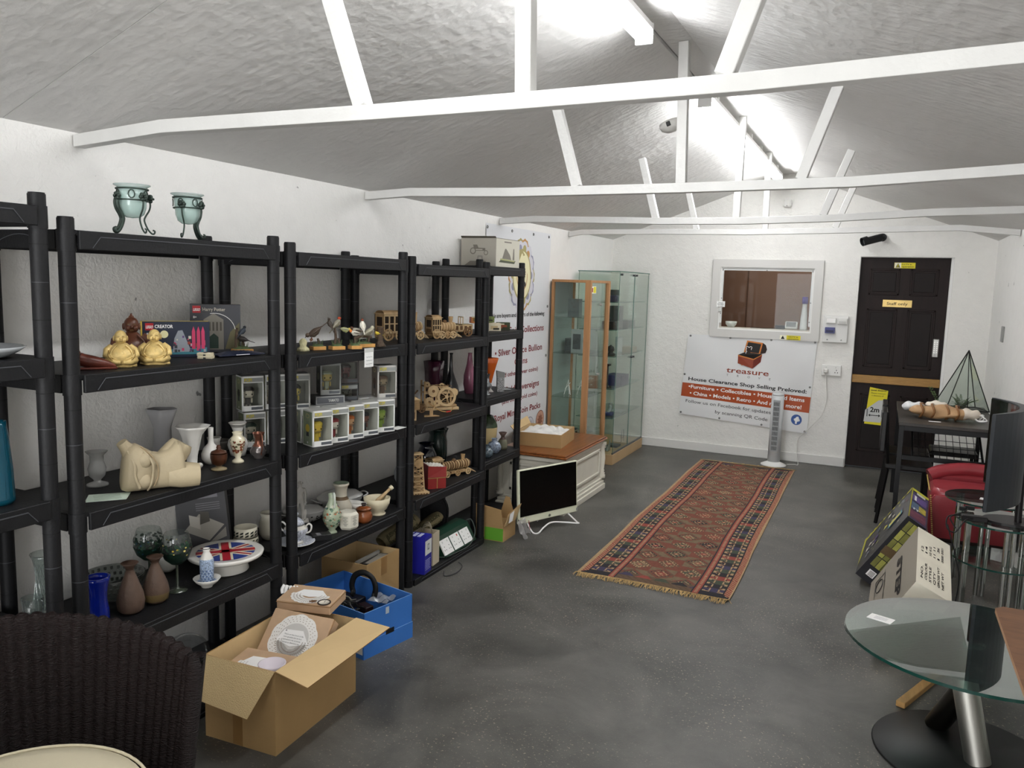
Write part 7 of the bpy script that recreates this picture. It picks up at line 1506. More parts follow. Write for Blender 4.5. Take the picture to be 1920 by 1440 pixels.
mb.bx(-w/2, w/2, -d/2+.006, -d/2+.009, h-.008, h+.001, GE); mb.bx(w/2-.003, w/2, -d/2+.008, d/2-.008, h-.008, h+.001, GE); mb.build('glass_edges', t)['kind'] = 'stuff'
mb = MB(); mb.bx(w/2-.016, w/2-.004, -d/2+.01, d/2-.01, .096, .112, M('#6d6e6c', .35, metal=.6)); mb.build('metal_track', t)
mb = MB()
for (y, z) in ((-d/2+.05, h-.03), (-.06, h-.03), (.03, .96), (.02, h-.03), (-.03, .96)): mb.cyl((w/2-.012, y, z), (w/2+.012, y, z), .010, M('#5d5f60', .3, metal=.7), n=10)
mb.build('hinge', t)['kind'] = 'stuff'
SH2 = (1.475, 1.225, .985, .69, .42)
for z in SH2: 
    o = pane(t, -w/2+.02, w/2-.03, -d/2+.03, d/2-.03, z-.003, z+.003, GD2, 'glass_shelf'); mb = MB(); mb.bx(w/2-.0305, w/2-.0295, -d/2+.03, d/2-.03, z-.0035, z+.0035, GE); mb.bx(-w/2+.02, w/2-.03, -d/2+.0295, -d/2+.0305, z-.0035, z+.0035, GE); mb.build('glass_edge', o)
NV = M('#2b2f45', .35); kz = lambda i: SH2[i]+.0036
def B(a, b, c, m, bev=0.0): return lambda mb: mb.bx(-a/2, a/2, -b/2, b/2, 0, c, m, bev=bev)
knick('watch_box', 'navy blue watch case on the top shelf of the frameless cabinet', 'case', -2.26, 7.05, kz(0), lambda m: (m.bx(-.05, .05, -.04, .04, 0, .06, NV, bev=.008), m.bx(-.04, .05, .02, .04, .06, .11, G2_)))
knick('presentation_case', 'tall dark presentation case on the second shelf of the frameless cabinet', 'case', -2.30, 7.30, kz(1), B(.1, .12, .21, G2_))
knick('presentation_case', 'flat black case near the glass edge on the second shelf', 'case', -2.27, 7.05, kz(1), B(.13, .14, .075, M('#1d2021', .3), .006))
knick('presentation_case', 'long grey case to the right on the second shelf of the frameless cabinet', 'case', -2.28, 7.55, kz(1), B(.12, .22, .07, M('#5b6163', .4)))
knick('picture_frame', 'grey square frame on the third shelf of the frameless cabinet', 'picture frame', -2.28, 7.36, kz(2), lambda m: (m.bx(-.01, .01, -.08, .08, 0, .16, G3), m.bx(.01, .012, -.065, .065, .015, .145, M('#b8c1bd', .4))))
knick('wooden_tray', 'pale shallow tray box on the third shelf of the frameless cabinet', 'tray', -2.25, 7.6-.03, kz(2), B(.12, .2, .05, M('#a59c84', .5)))
knick('dark_bust', 'small dark figure under the frame on the third shelf', 'figurine', -2.25, 7.02, kz(2), lambda m: m.lathe([(.001, 0), (.045, 0), (.045, .02), (.02, .03), (.035, .05), (.03, .08), (.001, .1)], M('#2d3030', .3, metal=.4), n=16))
knick('blue_case', 'big navy blue box on the fourth shelf of the frameless cabinet', 'box', -2.27, 7.30, kz(3), B(.16, .26, .095, M('#232f57', .5)))
knick('desk_clock', 'tall black stand on the fourth shelf beside the navy box', 'stand', -2.27, 7.02, kz(3), lambda m: (m.lathe([(.001, 0), (.04, 0), (.04, .01), (.008, .02), (.008, .2), (.001, .2)], BLK, n=12), m.bx(-.02, .02, -.03, .03, .2, .215, BLK)))
knick('blue_figure', 'blue and silver ornament on the lowest glass shelf', 'ornament', -2.27, 7.08, kz(4), lambda m: (m.bx(-.05, .05, -.05, .05, 0, .03, M('#39406b', .4), bev=.008), m.tube([(0, 0, .03), (.02, .02, .07), (0, .04, .09)], .012, G3, n=8), m.bx(-.01, .01, .03, .09, .03, .11, G3)))
knick('silver_tray', 'flat silver tray on the lowest glass shelf of the frameless cabinet', 'tray', -2.27, 7.38, kz(4), B(.12, .18, .008, G3))
knick('miniature_easel', 'small wire easel standing on the cabinet floor at its right', 'easel', -2.26, 7.55, .0965, lambda m: (m.tube([(0, -.04, .04), (0, .04, .04), (0, .03, .12), (0, -.03, .12)], .004, G2_, n=5, closed=True), m.tube([(0, -.04, 0), (0, -.03, .12)], .003, G2_, n=5), m.tube([(0, .04, 0), (0, .03, .12)], .003, G2_, n=5)))
knick('crystal_ornament', 'clear pointed crystal ornament on the cabinet floor at its left', 'ornament', -2.26, 7.03, .101, lambda m: [m.cyl((a*.02, b*.03, 0), (a*.03, b*.02, .05+.07*((k*7) % 5)/5), .014, M('#8b958f', .15, coat=.8), n=6, r2=.004) for k, (a, b) in enumerate(((-1, -1), (0, 0), (1, 1), (1, -1), (-1, 1)))])
knick('dark_case', 'flat dark case lying on the cabinet floor', 'case', -2.26, 7.27, .0965, B(.1, .12, .02, G2_))
# ================================================================ WICKER CHAIR (foreground left)
WK = M('#150807', .5, bump=1.0, bscale=6, stretch=(12, 12, 60), var=.35, vscale=12, name='dark_wicker')
t = thing('wicker_chair', 'dark brown woven wicker tub chair in the near left corner', 'chair', (-1.635, 1.025, 0))
A0, A1 = math.radians(78), math.radians(322); MID = (A0+A1)/2
def rimz(a): q = abs(a-MID)/((A1-A0)/2); return .712-.10*max(0, q-.35)**1.4/.65**1.4
def rad(a, z): return .335+.08*min(1, max(0, (z-.12)/.6))+.03*math.cos(a-PI/2)
def wk(u, v):
    a = A0+(A1-A0)*u; zt = rimz(a)
    if v < .46: z = .14+(zt-.14)*v/.46; r = rad(a, z)-.018; s_ = -1
    elif v < .54: b = (v-.46)/.08; z = zt+.022*math.sin(PI*b); r = rad(a, zt)-.018*math.cos(PI*b); s_ = 0
    else: z = zt-(zt-.14)*(v-.54)/.46; r = rad(a, z)+.018; s_ = 1
    rib = .0085*abs(math.sin(u*58*PI))+.0018*math.sin(z*430+(int(u*58) % 2)*PI)
    r += rib*(s_ if s_ else (.5 if v > .5 else -.5)); z += rib*.6*(s_ == 0)
    return (r*math.cos(a), r*math.sin(a), z)
mb = MB(); mb.grid(wk, 348, 150, WK)
for a in (A0, A1):
    mb.tube([(rad(a, z)*math.cos(a), rad(a, z)*math.sin(a), z) for z in [.06+.045*k for k in range(14)]]+[(rad(a, rimz(a))*math.cos(a), rad(a, rimz(a))*math.sin(a), rimz(a)+.004)], .024, WK, n=12)
mb.build('woven_shell', t)
mb = MB(); mb.lathe([(.001, .30), (.285, .30), (.295, .34), (.285, .385), (.001, .385)], WK, n=40, cap=False); mb.lathe([(.25, .10), (.27, .30)], WK, n=40); mb.build('seat_base', t)
CU = M('#cdc3a8', .75, bump=.15, bscale=60, var=.05, vscale=6, name='cream_fabric'); mb = MB()
mb.lathe([(.001, .388), (.26, .388), (.272, .40), (.275, .43), (.265, .448), (.22, .458), (.1, .462), (.001, .462)], CU, c=(.015, -.02, 0), n=48, cap=False); mb.tube([(.015+.273*math.cos(a*PI/30), -.02+.273*math.sin(a*PI/30), .447) for a in range(60)], .004, CU, n=6, closed=True); mb.build('seat_cushion', t)
for a in (.8, 2.4, 3.9, 5.4): mb = MB(); mb.cyl((.25*math.cos(a), .25*math.sin(a), 0), (.25*math.cos(a), .25*math.sin(a), .14), .018, M('#1a1110', .5), n=10); mb.build('leg', t)
# ================================================================ SWIVEL COFFEE TABLE
TG = glass('#b9d2ca', 3.0); TGE = M('#0c3b33', .12, coat=.8, name='glass_edge'); STL_ = M('#cfcdc5', .38, metal=1.0, name='brushed_steel'); CHR = M('#c9c9c6', .12, metal=1.0, name='chrome')
t = thing('coffee_table', 'oval two tier glass swivel coffee table on steel tubes and a black base', 'coffee table', (.375, 3.10, 0))
def ovalglass(t, cx, cy, a, b, z, th, name, m=TG, n=64, e=TGE):
    mb = MB(); out = [(cx+a*math.cos(2*PI*k/n), cy+b*math.sin(2*PI*k/n)) for k in range(n)]
    mb.prism(out, z, z+th, m, side=e); return mb.build(name, t)
ovalglass(t, 0, 0, .42, .40, .412, .011, 'glass_top'); ovalglass(t, -.006, .12, .418, .29, .352, .011, 'lower_glass')
mb = MB(); mb.lathe([(.001, 0), (.295, 0), (.30, .004), (.295, .010), (.001, .011)], M('#161616', .45, name='black_metal'), n=56); mb.build('base', t)
def leg(p0, p1, r, nm, m=STL_): mb = MB(); mb.tube([Vector(p0), Vector(p1)], r, m, n=24); mb.build(nm, t)
leg((.04, -.04, .010), (-.03, .0, .322), .042, 'leg'); leg((-.08, .17, .010), (.03, .03, .322), .040, 'leg', M('#57534d', .3, metal=1.0))
mb = MB(); mb.lathe([(.001, .320), (.062, .320), (.066, .326), (.066, .332), (.060, .338), (.001, .338)], STL_, n=36, c=(-.01, -.02, 0)); mb.build('swivel_hub', t)
mb = MB(); mb.lathe([(.001, .356), (.018, .356), (.018, .404), (.045, .406), (.045, .411), (.001, .411)], CHR, n=28, c=(-.01, .02, 0)); mb.build('spacer', t)
mb = MB(); mb.box((0, 0, .0006), (.085, .055, .0008), PAPER)
for k in range(4): mb.box((.0, .012-.008*k, .0012), (.045, .0012, .0003), M('#7d7f86', .6))
tag(mb.build('price_card', None, (.075, 3.165, .4235), -.35), 'white price card lying on the oval glass coffee table', 'card')
# brown table corner at the right edge
t = thing('wooden_table', 'brown wooden table whose corner juts in at the right edge of the photo', 'table', (.61, 2.47, 0))
WT = M('#6f4d36', .5, var=.18, vscale=4, stretch=(3, 14, 3), bump=.05, name='worn_wood'); WTE = M('#a67c58', .5)
mb = MB(); out = [(-.215, -.45), (.20, -.45), (.20, .45), (-.19, .45), (-.215, .425)]; mb.prism(out, .615, .630, WT, side=WTE); mb.build('tabletop', t)
for x, y in ((.16, .38), (.16, -.38), (-.02, -.40)): mb = MB(); mb.bx(x-.02, x+.02, y-.02, y+.02, 0, .614, WT); mb.build('leg', t)
# ================================================================ ROUND GLASS SIDE TABLES
def round_table(lab, x, y, R, tops, a0, name='side_table'):
    t = thing(name, lab, 'side table', (x, y, 0), group='round glass side tables')
    for z in tops: ovalglass(t, 0, 0, R, R, z, .009, 'glass_top' if z == tops[-1] else 'glass_shelf', glass('#d3e0da', 1.7), 48)
    for k in range(3):
        a = a0+k*2*PI/3
        for e in (-.10, .10):
            px, py = R*.74*math.cos(a+e), R*.74*math.sin(a+e); zs = [0]+[z for z in tops]
            mb = MB()
            for q in range(len(tops)): mb.cyl((px, py, (zs[q]+.0092) if q else 0), (px, py, zs[q+1]-.0003), .0115, CHR, n=12)
            mb.build('chrome_leg', t)
    return t
round_table('two tier round glass side table with chrome legs, a black power brick on top', .617, 4.59, .207, [.295, .50], 2.75)
round_table('round glass side table behind the two tier one, with a white card on it', .60, 5.05, .212, [.50], 2.5)
mb = MB(); mb.box((0, 0, .0006), (.085, .05, .0008), PAPER); tag(mb.build('price_card', None, (.60, 5.02, .5097), -.2), 'white price card on the rear round glass side table beside the curved screen', 'card')
mb = MB(); mb.box((0, 0, .013), (.115, .045, .026), BKP, bev=.004); tag(mb.build('power_adapter', None, (.483, 4.50, .5097), .05), 'black power brick on the front round glass side table', 'adapter')
mb = MB(); P = [(.68, 4.49, .52), (.62, 4.47, .513), (.60, 4.475, .515)]
mb.tube(spline([(.475, 4.475, .525), (.44, 4.44, .52), (.40, 4.42, .46), (.365, 4.45, .47), (.37, 4.5, .515), (.43, 4.56, .515), (.46, 4.60, .516), (.475, 4.63, .515)], 8), .0035, BLK, n=6)
mb.tube(spline([(.365, 4.43, .49), (.38, 4.38, .44), (.405, 4.375, .36), (.43, 4.36, .25), (.42, 4.33, .12), (.39, 4.30, .01)], 8), .0035, BLK, n=6)
mb.tube(spline([(.40, 4.42, .48), (.375, 4.45, .52), (.40, 4.53, .52), (.45, 4.62, .52), (.47, 4.68, .525)], 8), .0035, BLK, n=6)
mb.box((.48, 4.70, .525), (.045, .022, .02), BLK, bev=.003); mb.box((.445, 4.665, .525), (.03, .02, .02), BLK, bev=.003)
tag(mb.build('power_cables'), 'black mains cables looping over the round glass side tables and down to the floor', 'cable')
# curved monitor
t = thing('curved_monitor', 'large black curved screen standing on the front round glass table, seen from behind', 'monitor', (.535, 4.50, .51))
mb = MB(); R = 1.0; half = .345; n = 20; zb, zt = .13, .585; pts = []
def arc(o, k):
    y = -half+2*half*k/n; b = .115*(1-(y/half)**2); th = o; return (b+th-.03+.1*(y+half)-.03, y)
def strip(mb, o0, o1, z0, z1, m, bul=0.0):
    A = [arc(o0, k) for k in range(n+1)]; B = [arc(o1, k) for k in range(n+1)]
    vs = [(x, y, z0) for x, y in A]+[(x, y, z1) for x, y in A]+[(x+bul*math.sin(PI*k/n), y, z0) for k, (x, y) in enumerate(B)]+[(x+bul*math.sin(PI*k/n), y, z1) for k, (x, y) in enumerate(B)]; W = n+1; fs = []
    for k in range(n): fs += [(k+1, k, W+k, W+k+1), (2*W+k, 2*W+k+1, 3*W+k+1, 3*W+k), (k, k+1, 2*W+k+1, 2*W+k), (W+k+1, W+k, 3*W+k, 3*W+k+1)]
    fs += [(0, 2*W, 3*W, W), (n, W+n, 3*W+n, 2*W+n)]; mb.add(vs, fs, m)
strip(mb, 0.002, .016, zb, zt, M('#22262b', .38, name='monitor_plastic'), .03); mb.build('casing', t)
mb = MB(); strip(mb, 0, .0018, zb+.006, zt-.006, M('#040405', .12, coat=.5)); mb.build('screen', t)
mb = MB(); mb.box((.115, .02, .25), (.02, .10, .10), BKP); mb.cyl((.14, .04, .012), (.135, .04, .30), .016, BKP, n=14); mb.prism(circ(.13, 28, .12, .06, .10), 0, .012, BKP); mb.build('stand', t)
# ================================================================ LEANING BOXES
def frame_from(o, u, v, w):
    u = Vector(u); v = Vector(v); w = Vector(w); lu, lv, lw = u.length, v.length, w.length
    u.normalize(); v = (v-u*v.dot(u)).normalized(); w2 = u.cross(v)
    if w2.dot(w) < 0: w2 = -w2
    return Vector(o), u, v, w2, lu, lv, lw
def obox(mb, fr, mats):
    o, u, v, w, lu, lv, lw = fr; P = lambda a, b, c: o+u*(a*lu)+v*(b*lv)+w*(c*lw)
    vs = [P(a, b, c) for a in (0, 1) for b in (0, 1) for c in (0, 1)]; fl_ = u.cross(v).dot(w) > 0
    for f, m in (((0, 1, 3, 2), mats[0]), ((4, 6, 7, 5), mats[1]), ((0, 4, 5, 1), mats[2]), ((2, 3, 7, 6), mats[3]), ((0, 2, 6, 4), mats[4]), ((1, 5, 7, 3), mats[5])):
        mb.add(vs, [f], m)
    return P
YG = M('#bdb93a', .4); KB = M('#17161c', .3, coat=.2); OL = M('#8e8c3f', .5, var=.2, vscale=14); PU = M('#3d3a5e', .4, var=.4, vscale=20); 
fr = frame_from((-.0364, 4.7415, .0635), (.234, -.0242, .3717), (.0428, .7386, .0212), (.0929, -.0037, -.0587)); fr = fr[:4]+(.44, .64, .11)
t = thing('board_game_box', 'big black and yellow game box standing on its corner against the white carton', 'game box', (0, 0, 0))
mb = MB(); P = obox(mb, fr, [KB, PU, KB, KB, KB, OL]); o, u, v, w_, lu, lv, lw = fr
# w=0 is the art face, w=1 its back; v=0 the olive side, u=1 the end
def onf(face, pts, m, off=.0015):
    if face == 'art': q = [P(a, b, 0)-w_*off for a, b in pts]
    elif face == 'side': q = [P(a, 0, b)-v*off for a, b in pts]
    else: q = [P(1, a, b)+u*off for a, b in pts]
    mb.add(q, [tuple(range(len(q)))], m)
onf('art', [(0, .86), (.3, .93), (.7, .96), (1, .93), (1, 1), (0, 1)], YG); onf('art', [(0, .2), (.0, .9), (.05, .9), (.04, .4)], YG)
for k in range(9): onf('art', [(.05+.1*k, .95), (.1+.1*k, .95), (.1+.1*k, .99), (.05+.1*k, .99)], KB, .0022)
random.seed(11)
for k in range(46):
    a, b = random.uniform(.12, .92), random.uniform(.06, .8); s_ = random.uniform(.02, .08); onf('art', [(a, b), (a+s_, b+.02), (a+s_*.8, b+s_), (a+.01, b+s_*1.3)], M(random.choice(['#8a8f98', '#5d4a7a', '#c9c5b4', '#7f7f3a', '#3c5f7f', '#2e2c36', '#7a3a4a', '#b8b452']), .4), .002+.00004*k)
onf('art', [(.60, .3), (.86, .34), (.86, .46), (.60, .42)], M('#4c9ab5', .4), .005); onf('art', [(.62, .32), (.84, .355), (.84, .44), (.62, .40)], M('#d9c34a', .4), .0055)
onf('side', [(0, 0), (.95, 0), (.95, .16), (0, .16)], KB); 
for k in range(5):
    for j in range(3): onf('side', [(.22+.15*k, .2+.27*j), (.36+.15*k, .2+.27*j), (.36+.15*k, .44+.27*j), (.22+.15*k, .44+.27*j)], M('#a3a14e' if (k+j) % 2 else '#77763a', .5, var=.2, vscale=20), .002)
onf('side', [(0, .1), (.22, .1), (.22, 1), (0, 1)], KB, .003); onf('side', [(.08, .35), (.17, .35), (.17, .75), (.08, .75)], WHT, .004); onf('side', [(.42, .16), (.54, .16), (.56, 1), (.44, 1)], M('#5d4a2e', .5), .003)
for k in range(5): onf('side', [(.09+.015*k, .42), (.097+.015*k, .42), (.097+.015*k, .7), (.09+.015*k, .7)], BLK, .005)
for (a, b, c, d, cc) in ((.05, .08, .28, .92, '#6e3048'), (.32, .1, .55, .5, '#4f6a86'), (.34, .5, .52, .9, '#b8a63a'), (.6, .08, .8, .9, '#5a4a86'), (.86, .3, .97, .8, '#d8d8d2')): onf('end', [(a, b), (c, b), (c, d), (a, d)], M(cc, .4, var=.35, vscale=30), .002)
onf('end', [(.62, .2), (.78, .2), (.78, .32), (.62, .32)], WHT, .003); onf('end', [(0, .0), (1, 0), (1, .06), (0, .06)], YG, .0035); onf('end', [(.92, 0), (1, 0), (1, 1), (.92, 1)], YG, .0036)
# block letters on the end face
_o = P(1, .30, .2)+u*.0045; mb.text('IT', _o, w_, v, .035, WHT, bold=.03); mb.build('carton', t)
CW = M('#e6dfcd', .7, bump=.2, bscale=12, var=.06, vscale=5, name='white_card'); 
fr2 = frame_from((.2066, 3.6694, .422), (.0171, .5151, .1018), (.1402, .0098, -.073), (-.1806, .0727, -.3373))
fr2 = (fr2[0], fr2[1], fr2[2], fr2[3], .525, .1584, .3895)
t = thing('white_carton', 'tilted white carton printed STEP with packing lists, half under the glass coffee table', 'box', (0, 0, 0))
mb = MB(); o, u, v, w_, lu, lv, lw = fr2; P2 = obox(mb, fr2, [CW, CW, M('#8f877b', .7), CW, CW, CW])  # one face in grey: shade put into the card colour
# label face (w=0): u up, v right ; text face (v=0): u up, w away left
pr = lambda a, b: P2(a, b, 0)-w_*.0015
for r_, (x, ln) in enumerate(((.18, 'NO.'), (.30, 'COLOUR'), (.42, 'STYLE'), (.54, 'QTY'), (.66, 'GROSS WT'), (.78, 'NET WT'))):
    mb.text(ln, pr(.12+.0*r_, x), u, -v, .010, TXT, w=.07+.013*len(ln), bold=.02); mb.text(('12', '14', '10 KG', '11 11', '1 5', '0000 0001')[r_], pr(.58, x), u, -v, .010, TXT, bold=.02, w=.05+.018*r_)
pw_ = lambda a, c: P2(a, 0, c)-v*.0015
mb.text('STEP', pw_(.80, .40), -u, -w_, .040, TXT, w=.36, bold=.05)
for (a, b, c, d) in ((.10, .66, .86, .672), (.10, .86, .86, .872), (.10, .66, .115, .87), (.845, .66, .86, .87)): mb.add([pw_(a, b), pw_(c, b), pw_(c, d), pw_(a, d)], [(0, 1, 2, 3)], TXT)
mb.text('IT made', pw_(.45, .82), -u, -w_, .024, TXT, w=.15, bold=.03)
ring = [(.70+.10*math.cos(a*PI/10), .77+.075*math.sin(a*PI/10)) for a in range(20)]; mb.tube([pw_(a, b)-v*.001 for a, b in ring], .0022, TXT, n=4, closed=True); mb.build('carton', t)
t = thing('wooden_plank', 'pale wooden batten lying on the floor beside the tilted white carton', 'plank', (.36, 3.80, 0), 0)
mb = MB(); mb.box((0, 0, .014), (.035, .95, .024), M('#a98250', .6, var=.15, vscale=8, stretch=(8, 1, 8)), T=rot(0, 0, -.40), bev=.002); mb.build('batten', t)
# ================================================================ RED LEATHER CHAIR
RL = M('#8e2f36', .38, coat=.25, bump=.1, bscale=40, var=.06, vscale=5, name='red_leather'); DWD = M('#2a1713', .35, var=.2, vscale=10)
t = thing('leather_chair', 'low red leather chair with brass nail heads behind the round glass tables', 'chair', (.575, 5.62, 0))
def cushion(mb, x0, x1, y0, y1, z0, z1, m, r=.03, puff=.012, n=14):
    out = []
    mb.grid(lambda u, v: ((x0+x1)/2+(x1-x0)/2*math.copysign(abs(math.cos(2*PI*u))**.35, math.cos(2*PI*u))*(1-.10*abs(2*v-1)**6), (y0+y1)/2+(y1-y0)/2*math.copysign(abs(math.sin(2*PI*u))**.35, math.sin(2*PI*u))*(1-.10*abs(2*v-1)**6), z0+(z1-z0)*v), 40, 8, m, closeu=True)
    N = 12
    mb.grid(lambda u, v: ((x0+x1)/2+(x1-x0)/2*(1-.10)*v*math.copysign(abs(math.cos(2*PI*u))**(.35), math.cos(2*PI*u)), (y0+y1)/2+(y1-y0)/2*(1-.10)*v*math.copysign(abs(math.sin(2*PI*u))**.35, math.sin(2*PI*u)), z1+puff*(1-v*v)), 40, 6, m, closeu=True)
mb = MB(); cushion(mb, -.235, .24, -.14, .20, .30, .435, RL); mb.build('seat', t)
mb = MB(); cushion(mb, -.235, .24, -.175, -.128, .14, .40, RL); mb.build('front_apron', t)
mb = MB(); mb.tube(spline([(-.225, .235, .44), (-.15, .255, .475), (0, .27, .50), (.15, .265, .49), (.235, .25, .47)], 6), .045, RL, n=16); mb.box((0, .255, .42), (.44, .06, .10), RL, bev=.02); mb.build('back_roll', t)
mb = MB()
for k in range(44):
    f = k/43; p = Vector((-.238, .22, .445)).lerp(Vector((-.238, -.13, .42)), f/.55) if f < .55 else Vector((-.232, -.165, .40)).lerp(Vector((-.205, -.178, .16)), (f-.55)/.45)
    mb.ball(p, .0055, M('#b59a5a', .3, metal=.8), n=6)
mb.build('brass_nails', t)['kind'] = 'stuff'
mb = MB(); mb.bx(-.225, .225, -.12, .22, .10, .31, DWD, bev=.01); mb.tube(spline([(-.21, -.15, .15), (-.20, -.18, .10), (-.16, -.17, .07), (-.17, -.15, .02)], 4), .02, DWD, n=10); mb.tube(spline([(.21, -.15, .15), (.20, -.18, .10), (.16, -.17, .07), (.17, -.15, .02)], 4), .02, DWD, n=10)
mb.build('wooden_frame', t)
for x, y in ((-.19, -.10), (.19, -.10), (-.19, .2), (.19, .2)): mb = MB(); mb.cyl((x, y, 0), (x, y, .11), .014, DWD, n=10, r2=.022); mb.build('leg', t)
# ================================================================ DINING TABLE, STOOLS, CHAIR
MK = M('#0d0d0e', .45, name='black_steel'); TT = M('#3b3733', .4, var=.2, vscale=5, stretch=(2, 10, 2), name='dark_laminate'); SEAT = M('#1d1b1b', .4, var=.2, vscale=9)
t = thing('dining_table', 'dark topped dining table on a black steel frame by the door', 'table', (.455, 6.60, 0))
w, d, h = .62, 1.20, .755; mb = MB(); mb.bx(-w/2, w/2, -d/2, d/2, h-.022, h, TT, bev=.002); mb.build('tabletop', t)
for sx in (-1, 1):
    for sy in (-1, 1): mb = MB(); x, y = sx*(w/2-.02), sy*(d/2-.02); mb.bx(x-.015, x+.015, y-.015, y+.015, 0, h-.0235, MK); mb.build('leg', t)
mb = MB()
for sy in (-1, 1): mb.bx(-w/2+.036, w/2-.036, sy*(d/2-.02)-.012, sy*(d/2-.02)+.012, h-.055, h-.0235, MK); 
mb.bx(-w/2+.036, w/2-.036, -d/2+.008, -d/2+.032, .50, .53, MK)
for sx in (-1, 1): mb.bx(sx*(w/2-.02)-.010, sx*(w/2-.02)+.010, -d/2+.036, d/2-.036, h-.055, h-.0235, MK)
mb.build('frame_rails', t)
mb = MB()
for x in (-.21, .21): mb.tube([(x, -d/2+.02, .525), (x, -.10, .70)], .008, MK, n=6)
for k in range(9): x = -.17+.0425*k; mb.tube([(x, -d/2+.02, .525), (x, -.10, .70)], .0022, MK, n=5)
for k in range(5): f = .12+.19*k; mb.tube([(-.21, -d/2+.02+(d/2-.12)*f, .525+.175*f), (.21, -d/2+.02+(d/2-.12)*f, .525+.175*f)], .0022, MK, n=5)
mb.build('wire_rack', t)
def stool(lab, x, y, rz, h=.455, back=False, sw=.36, sd=.34):
    t = thing('dining_chair' if back else 'stool', lab, 'chair' if back else 'stool', (x, y, 0), rz)
    mb = MB(); mb.bx(-sw/2, sw/2, -sd/2, sd/2, h-.035, h, SEAT, bev=.006); mb.build('seat', t)
    for sx in (-1, 1):
        for sy in (-1, 1):
            mb = MB(); x_, y_ = sx*(sw/2-.015), sy*(sd/2-.015); top = .80 if (back and sx < 0) else h-.036
            mb.tube([(x_+(sx*.045 if back and sx < 0 else 0), y_, 0), (x_, y_, h-.05), (x_-(.0 if not (back and sx < 0) else .03), y_, top)], .0125, MK, n=4); mb.build('leg', t)
    if back: mb = MB(); mb.bx(-sw/2-.045, -sw/2-.01, -sd/2, sd/2, .52, .80, SEAT, T=None, bev=.006); mb.build('backrest', t)
    return t
stool('black metal dining chair nearest the camera on the aisle side of the dining table', .235, 6.28, .0, .44, True, .30, .34)
stool('second black dining chair further along the aisle side of the dining table', .235, 6.72, .0, .44, True, .30, .34)
stool('dark backless stool tucked under the far end of the dining table', .56, 6.97, 0, .44, False, .32, .3)
# wrapped bundle
t = thing('wrapped_bundle', 'long bundle wrapped in brown and white paper and plastic on the dining table', 'parcel', (.41, 6.30, .762), -.05)
PK = M('#b08c66', .65, bump=.6, bscale=18, var=.12, vscale=9, name='kraft_paper'); mb = MB()
def lump(L, R, m, cx=0, cy=0, cz=0, seed=0, tp=.5):
    mb.grid(lambda u, v: (cx+(v-.5)*L, cy+R*(1+.16*math.sin(9*v+3*u+seed)+.08*math.sin(23*u+11*v))*math.cos(2*PI*u)*(max(.03, 1-abs(2*v-1)**2.5))**tp, cz+max(.001, R*.62+R*.62*(1+.2*math.sin(13*v+4*u+seed))*math.sin(2*PI*u)*(max(.03, 1-abs(2*v-1)**2.5))**tp)), 30, 24, m, closeu=True)
lump(.40, .075, PK); mb.build('kraft_wrapping', t)
mb = MB(); lump(.15, .06, M('#d9cdbd', .6, bump=.5, bscale=20), cx=.17, cz=.01, seed=2); lump(.16, .055, M('#dcdcdc', .3, bump=.6, bscale=20), cx=-.17, cy=.05, cz=.03, seed=4); lump(.14, .045, M('#ddd4c6', .5, bump=.5, bscale=25), cx=-.03, cy=.06, cz=.06, seed=1)
for k in range(3): mb.tube(spline([(.2, 0, .05), (.24+.01*k, -.03+.02*k, .05), (.28-.02*k, -.05+.03*k, .02), (.23, -.05, .012), (.2, -.02, .03)], 5), .006, WHT, n=6, flat=.5)
mb.build('white_paper', t)
mb = MB()
for x in (-.12, -.05, .04, .10): mb.tube([(x+.01*math.sin(a), .080*math.cos(a*PI/8), .05+.052*math.sin(a*PI/8)) for a in range(16)], .004, M('#8a5f38', .3), n=5, closed=True, flat=2)
mb.build('brown_tape', t)
mb = MB(); mb.box((0, 0, .0006), (.075, .03, .0008), PAPER); tag(mb.build('price_card', None, (.37, 6.165, .7563), .1), 'small white card on the dining table in front of the wrapped bundle', 'card')
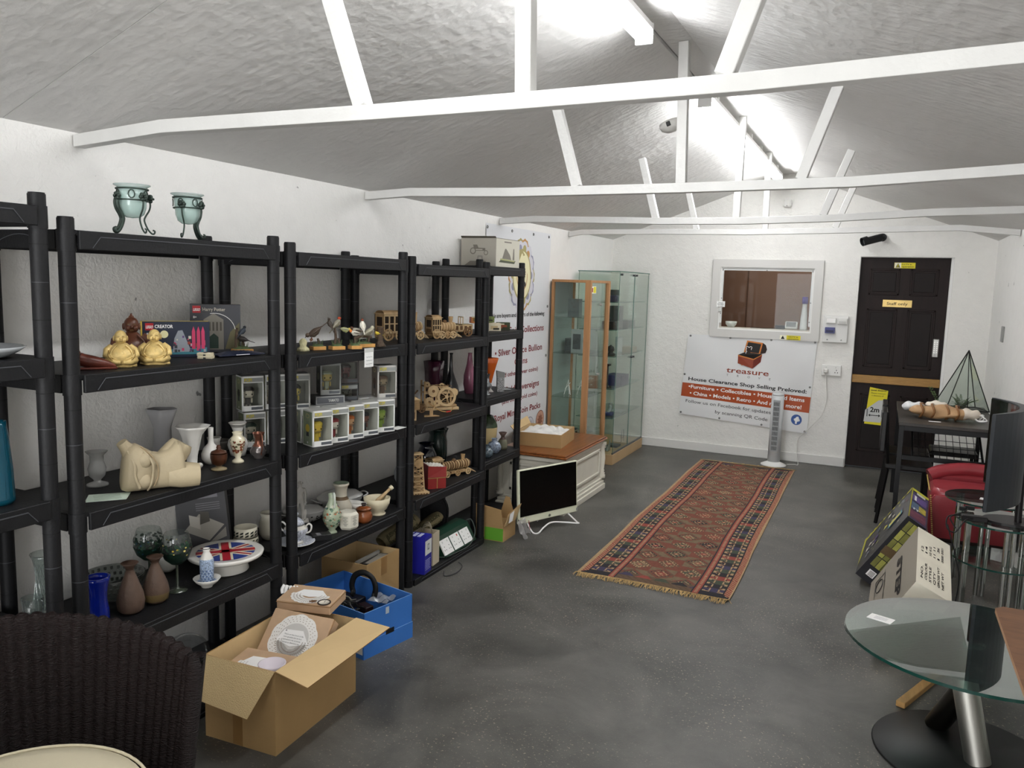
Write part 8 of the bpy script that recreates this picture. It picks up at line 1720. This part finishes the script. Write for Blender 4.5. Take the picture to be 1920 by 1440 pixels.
# terrarium
t = thing('glass_terrarium', 'tall pyramid glass terrarium with a fern on the far end of the dining table', 'terrarium', (.585, 6.97, .762), .3)
a = .155; base = [(-a, -a*.8, 0), (a, -a*.8, 0), (a, a*.8, 0), (-a, a*.8, 0)]; apx = (0.02, 0, .45); mb = MB(); FRM_ = M('#1d1d1b', .4, metal=.5)
for p, q in ((0, 1), (1, 2), (2, 3), (3, 0)): mb.tube([base[p], base[q]], .004, FRM_, n=5)
for p in base: mb.tube([p, apx], .004, FRM_, n=5)
mb.tube([(0, -a*.8, 0), apx], .003, FRM_, n=5); mb.build('metal_frame', t)
mb = MB(); 
for p, q in ((0, 1), (1, 2), (2, 3), (3, 0)): mb.add([base[p], base[q], apx], [(0, 1, 2)], glass('#e9efea', 1.2))
mb.build('glass_panels', t)
mb = MB(); random.seed(5); FN = M('#4c5f38', .6, var=.3, vscale=30); FN2 = M('#35472b', .6)
for k in range(26):
    an = random.uniform(0, 2*PI); L = random.uniform(.06, .13); e = random.uniform(.5, 1.3); P_ = [Vector((.02*math.cos(an), .02*math.sin(an), .02))+Vector((math.cos(an)*math.cos(e), math.sin(an)*math.cos(e), math.sin(e)))*L*f-Vector((0, 0, .03))*f*f for f in (0, .25, .5, .75, 1)]
    mb.tube(P_, .0012, FN2, n=4)
    for i in range(1, 5):
        for s_ in (-1, 1):
            for f in (0, .5):
                c = P_[i].lerp(P_[i-1], f); dr_ = Vector((-math.sin(an), math.cos(an), .1))*s_; ll = .022*(1-.16*i); up_ = (P_[i]-P_[i-1]).normalized()
                mb.add([c, c+dr_*ll*.5+up_*.005, c+dr_*ll, c+dr_*ll*.5-up_*.004], [(0, 1, 2, 3)], FN)
mb.ball((0, 0, .012), .05, M('#4b4a38', .9, bump=.5, bscale=60), n=12, sc=(1.3, 1, .22)); mb.build('fern', t)['kind'] = 'stuff'
mb = MB(); 
for k in range(2):
    P_ = spline([(-.12, -.02, .03), (-.16, -.02, .10), (-.20+.02*k, -.03, .17-.03*k)], 4); mb.tube(P_, .0015, FN2, n=4)
    for i, p in enumerate(P_):
        for s_ in (-1, 1): mb.add([p, p+Vector((.008*s_, .006, .008)), p+Vector((.016*s_, 0, .006)), p+Vector((.008*s_, -.006, 0))], [(0, 1, 2, 3)], FN)
tag(mb.build('plant_sprig', None, (.585-.03, 6.80, .757)), 'thin green leafy sprig rising behind the wrapped bundle', 'plant')
# grey plate switch on the right wall
mb = MB(); mb.bx(XR-.012, XR, 7.05, 7.15, 1.28, 1.40, M('#8e8e8b', .4), bev=.003); tag(mb.build('wall_switch'), 'small grey switch plate on the right hand wall', 'switch')
